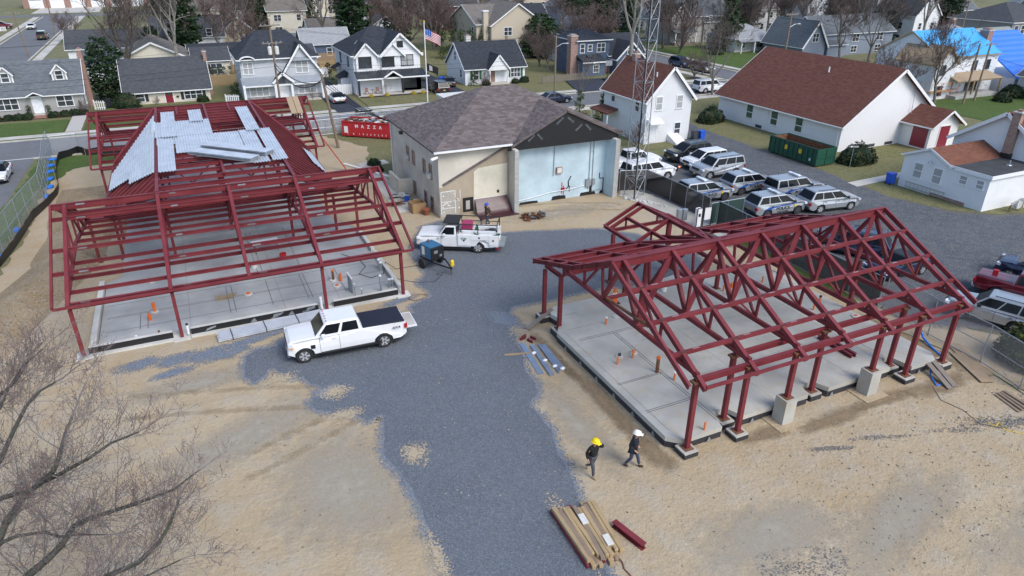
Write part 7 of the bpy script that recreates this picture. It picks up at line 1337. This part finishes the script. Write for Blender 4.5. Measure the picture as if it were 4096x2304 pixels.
# the big bare tree reaching in from the lower left: limbs laid out one by one, then grown
def Z(x,y,z): return G(x/1.8014,1500+y/1.8014,z)
rn=random.Random(11); FT=thing('bare_tree','large bare tree with reddish buds reaching in at the lower left','tree',(-10.6,19.0,0)); big,tw,bd=MB(),MB(),[]
hub=V(-10.2,19.0,3.2); limb(big,[V(-10.6,19,-.1),V(-10.5,19,1.5),hub],.34,.24,10)
LM=[([(-60,1330,4.6),(50,1050,5.6),(170,880,6.2),(380,700,6.9),(420,610,7.2),(470,420,7.5),(520,300,7.8)],.10),([(60,1600,4.2),(210,1440,4.7),(330,1340,5.1),(440,1230,5.4),(530,1090,5.8),(640,1035,6.1),(950,935,6.6),(1200,845,7.0)],.12),([(-80,920,5.2),(0,890,5.5),(200,835,6.0),(420,720,6.6),(640,600,7.0),(800,490,7.3),(1000,410,7.6)],.085),([(-140,760,5),(0,620,5.7),(100,400,6.6),(190,220,7.3),(280,120,7.7),(400,50,8)],.085),([(-60,200,6.4),(120,40,7.6),(220,-120,8.0)],.06),([(300,1700,4.2),(780,1445,4.9),(1000,1350,5.3),(1150,1200,5.8),(1230,1060,6.2),(1290,900,6.6)],.085),([(-60,1240,5),(120,1160,5.3),(320,1130,5.6),(420,1165,5.7),(560,1150,5.8),(760,1150,6.0)],.055),([(-160,400,6),(0,240,7),(60,100,7.6),(160,-60,8.2),(300,-180,8.6)],.05),([(420,1750,3.8),(800,1550,4.3),(1050,1450,4.7),(1300,1330,5.1)],.05)]
for pts,r in LM:
    P_=[Z(*q) for q in pts]; limb(big,[hub,hub.lerp(P_[0],.5)+V(0,0,.3),P_[0]],.2,r*1.15,8); limb(big,P_,r,r*.3,7)
    for i in range(len(P_)-1):
        a,b=P_[i],P_[i+1]; L=(b-a).length; d=(b-a)/L
        for k in range(max(2,int(L/.14))):
            s=a.lerp(b,(k+rn.random())/max(2,int(L/.14))); ax=V(rn.gauss(0,1),rn.gauss(0,1),rn.gauss(0,.8)).normalized(); grow(rn,big,tw,s,(d*.8+ax*.8+V(.12,-.02,.16)),rn.uniform(.6,1.4),r*.2*(1-.4*i/len(P_)),0,2,0,.14,(3,5),bd,.0045,1.0)
    grow(rn,big,tw,P_[-1],(P_[-1]-P_[-2]),1.0,r*.3,0,3,0,.12,(2,4),bd,.0045)
big.build('trunk','bark_moss',FT,world=True); tw.build('crown','twig_grey',FT,world=True)
bm=MB()
for e in bd:
    s=.012
    bm.add([e+V(s,0,0),e+V(-s,0,0),e+V(0,s,0),e+V(0,-s,0),e+V(0,0,2*s),e-V(0,0,s)],[(0,2,4),(2,1,4),(1,3,4),(3,0,4),(2,0,5),(1,2,5),(3,1,5),(0,3,5)])
o=bm.build('buds','bud',FT,world=True); o['kind']='stuff'
# prototypes for the rest
TB=[bare_proto(3,13,.55,4,(3,4),.020,r=.24),bare_proto(5,15,.45,4,(3,4),.022,r=.28,split=4,bm='bark_dk'),bare_proto(8,11,.7,4,(3,4),.019,r=.2,split=4,tm='twig_red'),bare_proto(13,16,.4,4,(3,4),.020,r=.3,split=3,low=.35,bm='bark_pale'),bare_proto(21,9,.85,4,(3,4),.018,r=.18,split=5,low=.14,tm='twig_red',bm='bark_dk')]
SM=bare_proto(31,5.5,.5,3,(2,4),.011,name='bare_tree',r=.08,split=3,low=.3); SB=bare_proto(33,2.8,1.0,3,(2,4),.009,name='bare_shrub',r=.05,split=7,low=.05,tm='twig_red')
CF=[conifer_proto(41,10,2.6,'fir',n=22,size=.3),conifer_proto(43,9,3.0,'holly',n=22,size=.24,kind='round',name='evergreen_tree'),conifer_proto(47,14,2.3,'holly',n=20,size=.32,kind='round')]
SPR=conifer_proto(53,12,2.6,'fir',n=12,size=.25); ARB=conifer_proto(59,2.3,.45,'arbor',name='small_conifer',n=30,size=.09,skirt=.02); CLM=conifer_proto(61,3.2,1.0,'arbor',name='evergreen_shrub',n=40,size=.11,skirt=.0,kind='cone'); BIGP=conifer_proto(67,8,3.6,'fir',n=22,size=.3,kind='round',name='pine_tree')
# named trees
put(TB[1],'tall bare forked tree behind the rambler house, left of two','tree',-6.6,126,1.05); put(TB[3],'tall bare grey tree behind the rambler house, right of two','tree',.4,125.5,1.0); put(TB[0],'bare tree between the far white house and the two tall bare trees','tree',-3.5,141,1.15); put(TB[4],'low tangled bare tree on the verge of the left side street','tree',-20.5,190,.75)
put(CF[1],'dark green holly tree between cape chimney and rambler roof','tree',-9.3,113.5,.95); put(CF[0],'dark conifer beside the cream bay-window house','tree',20,185,1.2); put(SPR,'open-branched spruce beside the white garage','tree',32,186,1.0); put(CF[2],'tall dark ivy-clad tree behind the navy shed','tree',33.2,146,1.25); put(TB[2],'brownish bare tree right of the ivy-clad tree','tree',38.5,148,1.2); put(TB[4],'wide brownish bare tree behind the farmhouse roof','tree',43.5,143,1.3); put(TB[2],'bare brown tree behind the flagpole','tree',50,146,1.25); put(TB[4],'second wide brown tree behind the flag','tree',56,141,1.2)
for k in range(8): put(CLM,f"dark evergreen in the tall hedge behind the white cape, {'first second third fourth fifth sixth seventh eighth'.split()[k]} from left",'hedge tree',47.5+1.7*k,133-.5*k,1.5,group='tall evergreen hedge behind the white cape',sz=1.25)
put(BIGP,'dense green pine left of the slate-blue house','tree',66,127.5,1.05); put(TB[4],'purplish bare bushy tree in front of the pine','tree',60.5,117,.8); put(TB[2],'bare bush tree beside the grey picket fence','tree',58.5,110.5,.55)
put(TB[3],'huge pale-barked bare tree rising before the slate-blue house','tree',69.4,101.0,1.25,2.2); put(CF[1],'broad dark evergreen behind the lattice tower','tree',87,150,1.2); put(TB[1],'bare tree beside the weathered grey house','tree',96,128,.9); put(CF[0],'bright green tall conifer beyond the church roof','tree',108,121.5,1.25); put(TB[0],'gnarled bare street tree left of the church','tree',71.3,82,.85,1.0); put(TB[4],'small many-stemmed bare tree in a dark mulch bed','tree',78.6,95.4,.5); put(SM,'slim young bare tree on the near pavement beside the brown roof','tree',49.6,83.5,1.15)
put(TB[2],'bare maple in front of the blue-grey house, left of two','tree',117,99.5,1.15); put(TB[0],'bare maple in front of the blue-grey house, right of two','tree',122.5,97.5,.95); put(TB[2],'spreading bare tree before the wrapped house','tree',97,64.8,.95,.4); put(TB[4],'low gnarled bare tree left of the wrapped house porch','tree',91.5,68.5,.9)
put(CF[1],'olive green holly beyond the hip-roofed bungalow','tree',150,117,1.1); put(CF[0],'dark conifer behind the hip-roofed bungalow','tree',140,124,1.0); put(TB[3],'pale bare tree before the tall white gable house','tree',146,104,1.0); put(TB[1],'dark bare tree beside the tall white gable house','tree',141,108,1.0)
for k,(x,y,s) in enumerate(((25.2,95.6,.5),(16,98.6,.42),(33.2,98.8,.35))): put(SM,['thin young tree in the farmhouse lawn','small staked tree before the pale grey house','twiggy sapling at the right end of the farmhouse porch'][k],'tree',x,y,s)
# shrubs and hedges
HB=bush_proto(71,2.2,1.5,1.9,'yew',2600,.12,'hedge'); put(HB,'big rounded dark hedge beside the one way sign','hedge',61.1,47.4,1,0); put(HB,'dark rounded hedge at the far corner of the church','hedge',59.6,68.2,.95,.3)
DB=bush_proto(73,1.9,1.7,2.1,'yew',2200,.11,'shrub'); put(DB,'large dome-shaped dark shrub before the rambler house','shrub',-6.9,106.2,.95); HR=bush_proto(79,1.6,2.4,2.5,'olive',2800,.12,'hedge'); put(HR,'tall olive green hedge at the lower right edge','hedge',38.0,15.7,1,.2)
put(CLM,'bright pointed evergreen shrub between brown roof and white house','shrub',46.6,78.6,1.05); put(CLM,'dark pointed evergreen beside the white house porch','shrub',47.6,74.6,1.15); put(CLM,'small columnar evergreen at the white cape entrance','shrub',41.8,103.4,.8)
SH=bush_proto(83,.8,.7,.75,'yew',600,.08,'shrub')
for k,(x,y,s) in enumerate(((-21.5,104,1),(-20.2,104,.9),(-19,103.8,1),(-18,103.6,1),(-15.2,103.8,1),(-14.1,104.1,.95),(-13,104.2,1.05),(-12.1,104.3,.9))): put(SH,f"clipped green shrub under the cape front wall, {'first second third fourth fifth sixth seventh eighth'.split()[k]} from left",'shrub',x,y,s,group='clipped shrubs along the cape front')
put(CLM,'pointed dark shrub left of the cape front steps','shrub',-17.9,104.4,.55); put(CLM,'pointed dark shrub right of the cape front steps','shrub',-15.7,104.4,.5); put(SB,'twiggy bare shrub at the right corner of the cape','shrub',-12.0,104.0,.8); put(SH,'green shrub under the rambler picture window','shrub',2.4,107.1,1.2); put(SB,'grey twiggy shrub at the rambler front wall','shrub',-3.4,107.2,.5); put(SH,'round dark shrub right of the picket gate','shrub',-8.6,107.8,1.3)
YB=bush_proto(97,.45,.4,.45,'yellow_leaf',300,.06,'shrub')
for k,(x,y) in enumerate(((24.6,100.4),(26.9,100.4),(31.0,100.3),(32.4,100.3))): put(YB,f"bright yellow shrub before the farmhouse porch, {'first second third fourth'.split()[k]} from left",'shrub',x,y,1,group='yellow shrubs along the farmhouse porch')
put(bush_proto(101,1.8,1.4,2.3,'olive',900,.12,'shrub',.4),'large yellowish forsythia bush before the golden plank fence','shrub',27,126,1.2)
for k in range(15): put(ARB,f"little conifer in the row before the cedar slat fence, {'first second third fourth fifth sixth seventh eighth ninth tenth eleventh twelfth thirteenth fourteenth fifteenth'.split()[k]} from left",'conifer',-.8+.95*k,126.6,.95,group='row of little conifers by the cedar fence')
for k,(x,y,s) in enumerate(((6.4,107.4,1.0),(7.2,108.5,1.1),(20.5,118.5,1.4),(22.2,118.0,1.4))): put(ARB,['little conifer in the side yard of the pale grey house, nearer','little conifer in the side yard of the pale grey house, farther','young arborvitae by the white vinyl fence, left','young arborvitae by the white vinyl fence, right'][k],'conifer',x,y,s)
for k,(x,y,s,l) in enumerate(((43.9,103.2,1.1,'brown rounded shrub left of the white cape door'),(48.9,103,1,'green shrub under the white cape window'),(50.6,103.4,1.2,'green shrub at the right corner of the white cape'),(28.5,125.5,1.2,'dark bush at the rear of the farmhouse garden'),(112,63,2.4,'wild green bush before the blue sheeted roof'),(107,61.5,1.8,'low dark shrub near the slim poles'),(101,116.5,1.9,'dark shrub before the pale bungalow'),(115,56.5,1.5,'brown-green shrub by the arched window'),(16,66.5,.9,'green shrub beside the stucco building path'),(15.7,64.2,.9,'low green shrub at the stucco building corner'))): put(SH,l,'shrub',x,y,s)
put(SB,'scraggly bare bush at the foot of the white house wall','shrub',44.3,62.2,1.1,group=None); put(SB,'dry twiggy bush beside the lattice tower','shrub',36.5,56.5,.5); put(SB,'bare reddish shrub by the white cape wall','shrub',43.2,102.8,.9); put(SB,'dry bush along the silt fence corner','shrub',-18.8,56,.6)
tag(flat_sheet('mulch_bed',[(78.6+1.5*cos(a*pi/8),95.4+1.1*sin(a*pi/8)) for a in range(16)],'mulch',.03),kind='structure'); rect('mulch_bed',23,33.4,99.9,101,'mulch',.13); rect('mulch_bed',-22,-11.6,103.2,104.8,'mulch',.115)
# woodland and garden trees among the far streets, each placed clear of houses and roads
HS=[(o.location.x,o.location.y,(o.get('label') or '')) for o in bpy.context.scene.objects if o.get('category') in('house','church','cottage','fire station')]
occ=[]; cnt={}; rn=random.Random(5)
def short(l):
    return ' '.join(l.replace(',','').split()[:6]) if l.startswith('distant') else ' '.join(l.replace(',','').split()[:5])
k=0; tries=0
while k<260 and tries<9000:
    tries+=1; y=118+227*rn.random()**1.5; x=rn.uniform(-12,70+.93*y)
    if y<136 and x<70: continue
    if any(abs(x-a)<6 and abs(y-b)<6 for a,b,_ in HS) or any((x-a)**2+(y-b)**2<16 for a,b in occ): continue
    if 81<x<91.5 and y<262 or 260<y<274 or (x<-14 and 170<y<262): continue
    occ.append((x,y)); a,b,l=min(HS,key=lambda q:(q[0]-x)**2+(q[1]-y)**2); rel='behind' if y-b>abs(x-a) else ('in front of' if b-y>abs(x-a) else ('right of' if x>a else 'left of'))
    e=rn.random()<.16; pr=rn.choice(CF) if e else TB[rn.choice((0,1,2,2,4,4,3))]; sc=rn.uniform(.75,1.4)
    q=('dark evergreen' if e else {0:'grey bare tree',1:'dark bare tree',2:'reddish bare tree',3:'pale bare tree',4:'wide twiggy tree'}[TB.index(pr)])
    lab=f"{'tall' if sc>1 else 'low'} {q} {rel} the {short(l)}"; cnt[lab]=cnt.get(lab,0)+1
    if cnt[lab]>1: lab=lab.replace(' tree ',' second tree ',1) if ' tree ' in lab else 'another '+lab
    put(pr,lab,'tree',x,y,sc,group='trees among the far houses'); k+=1
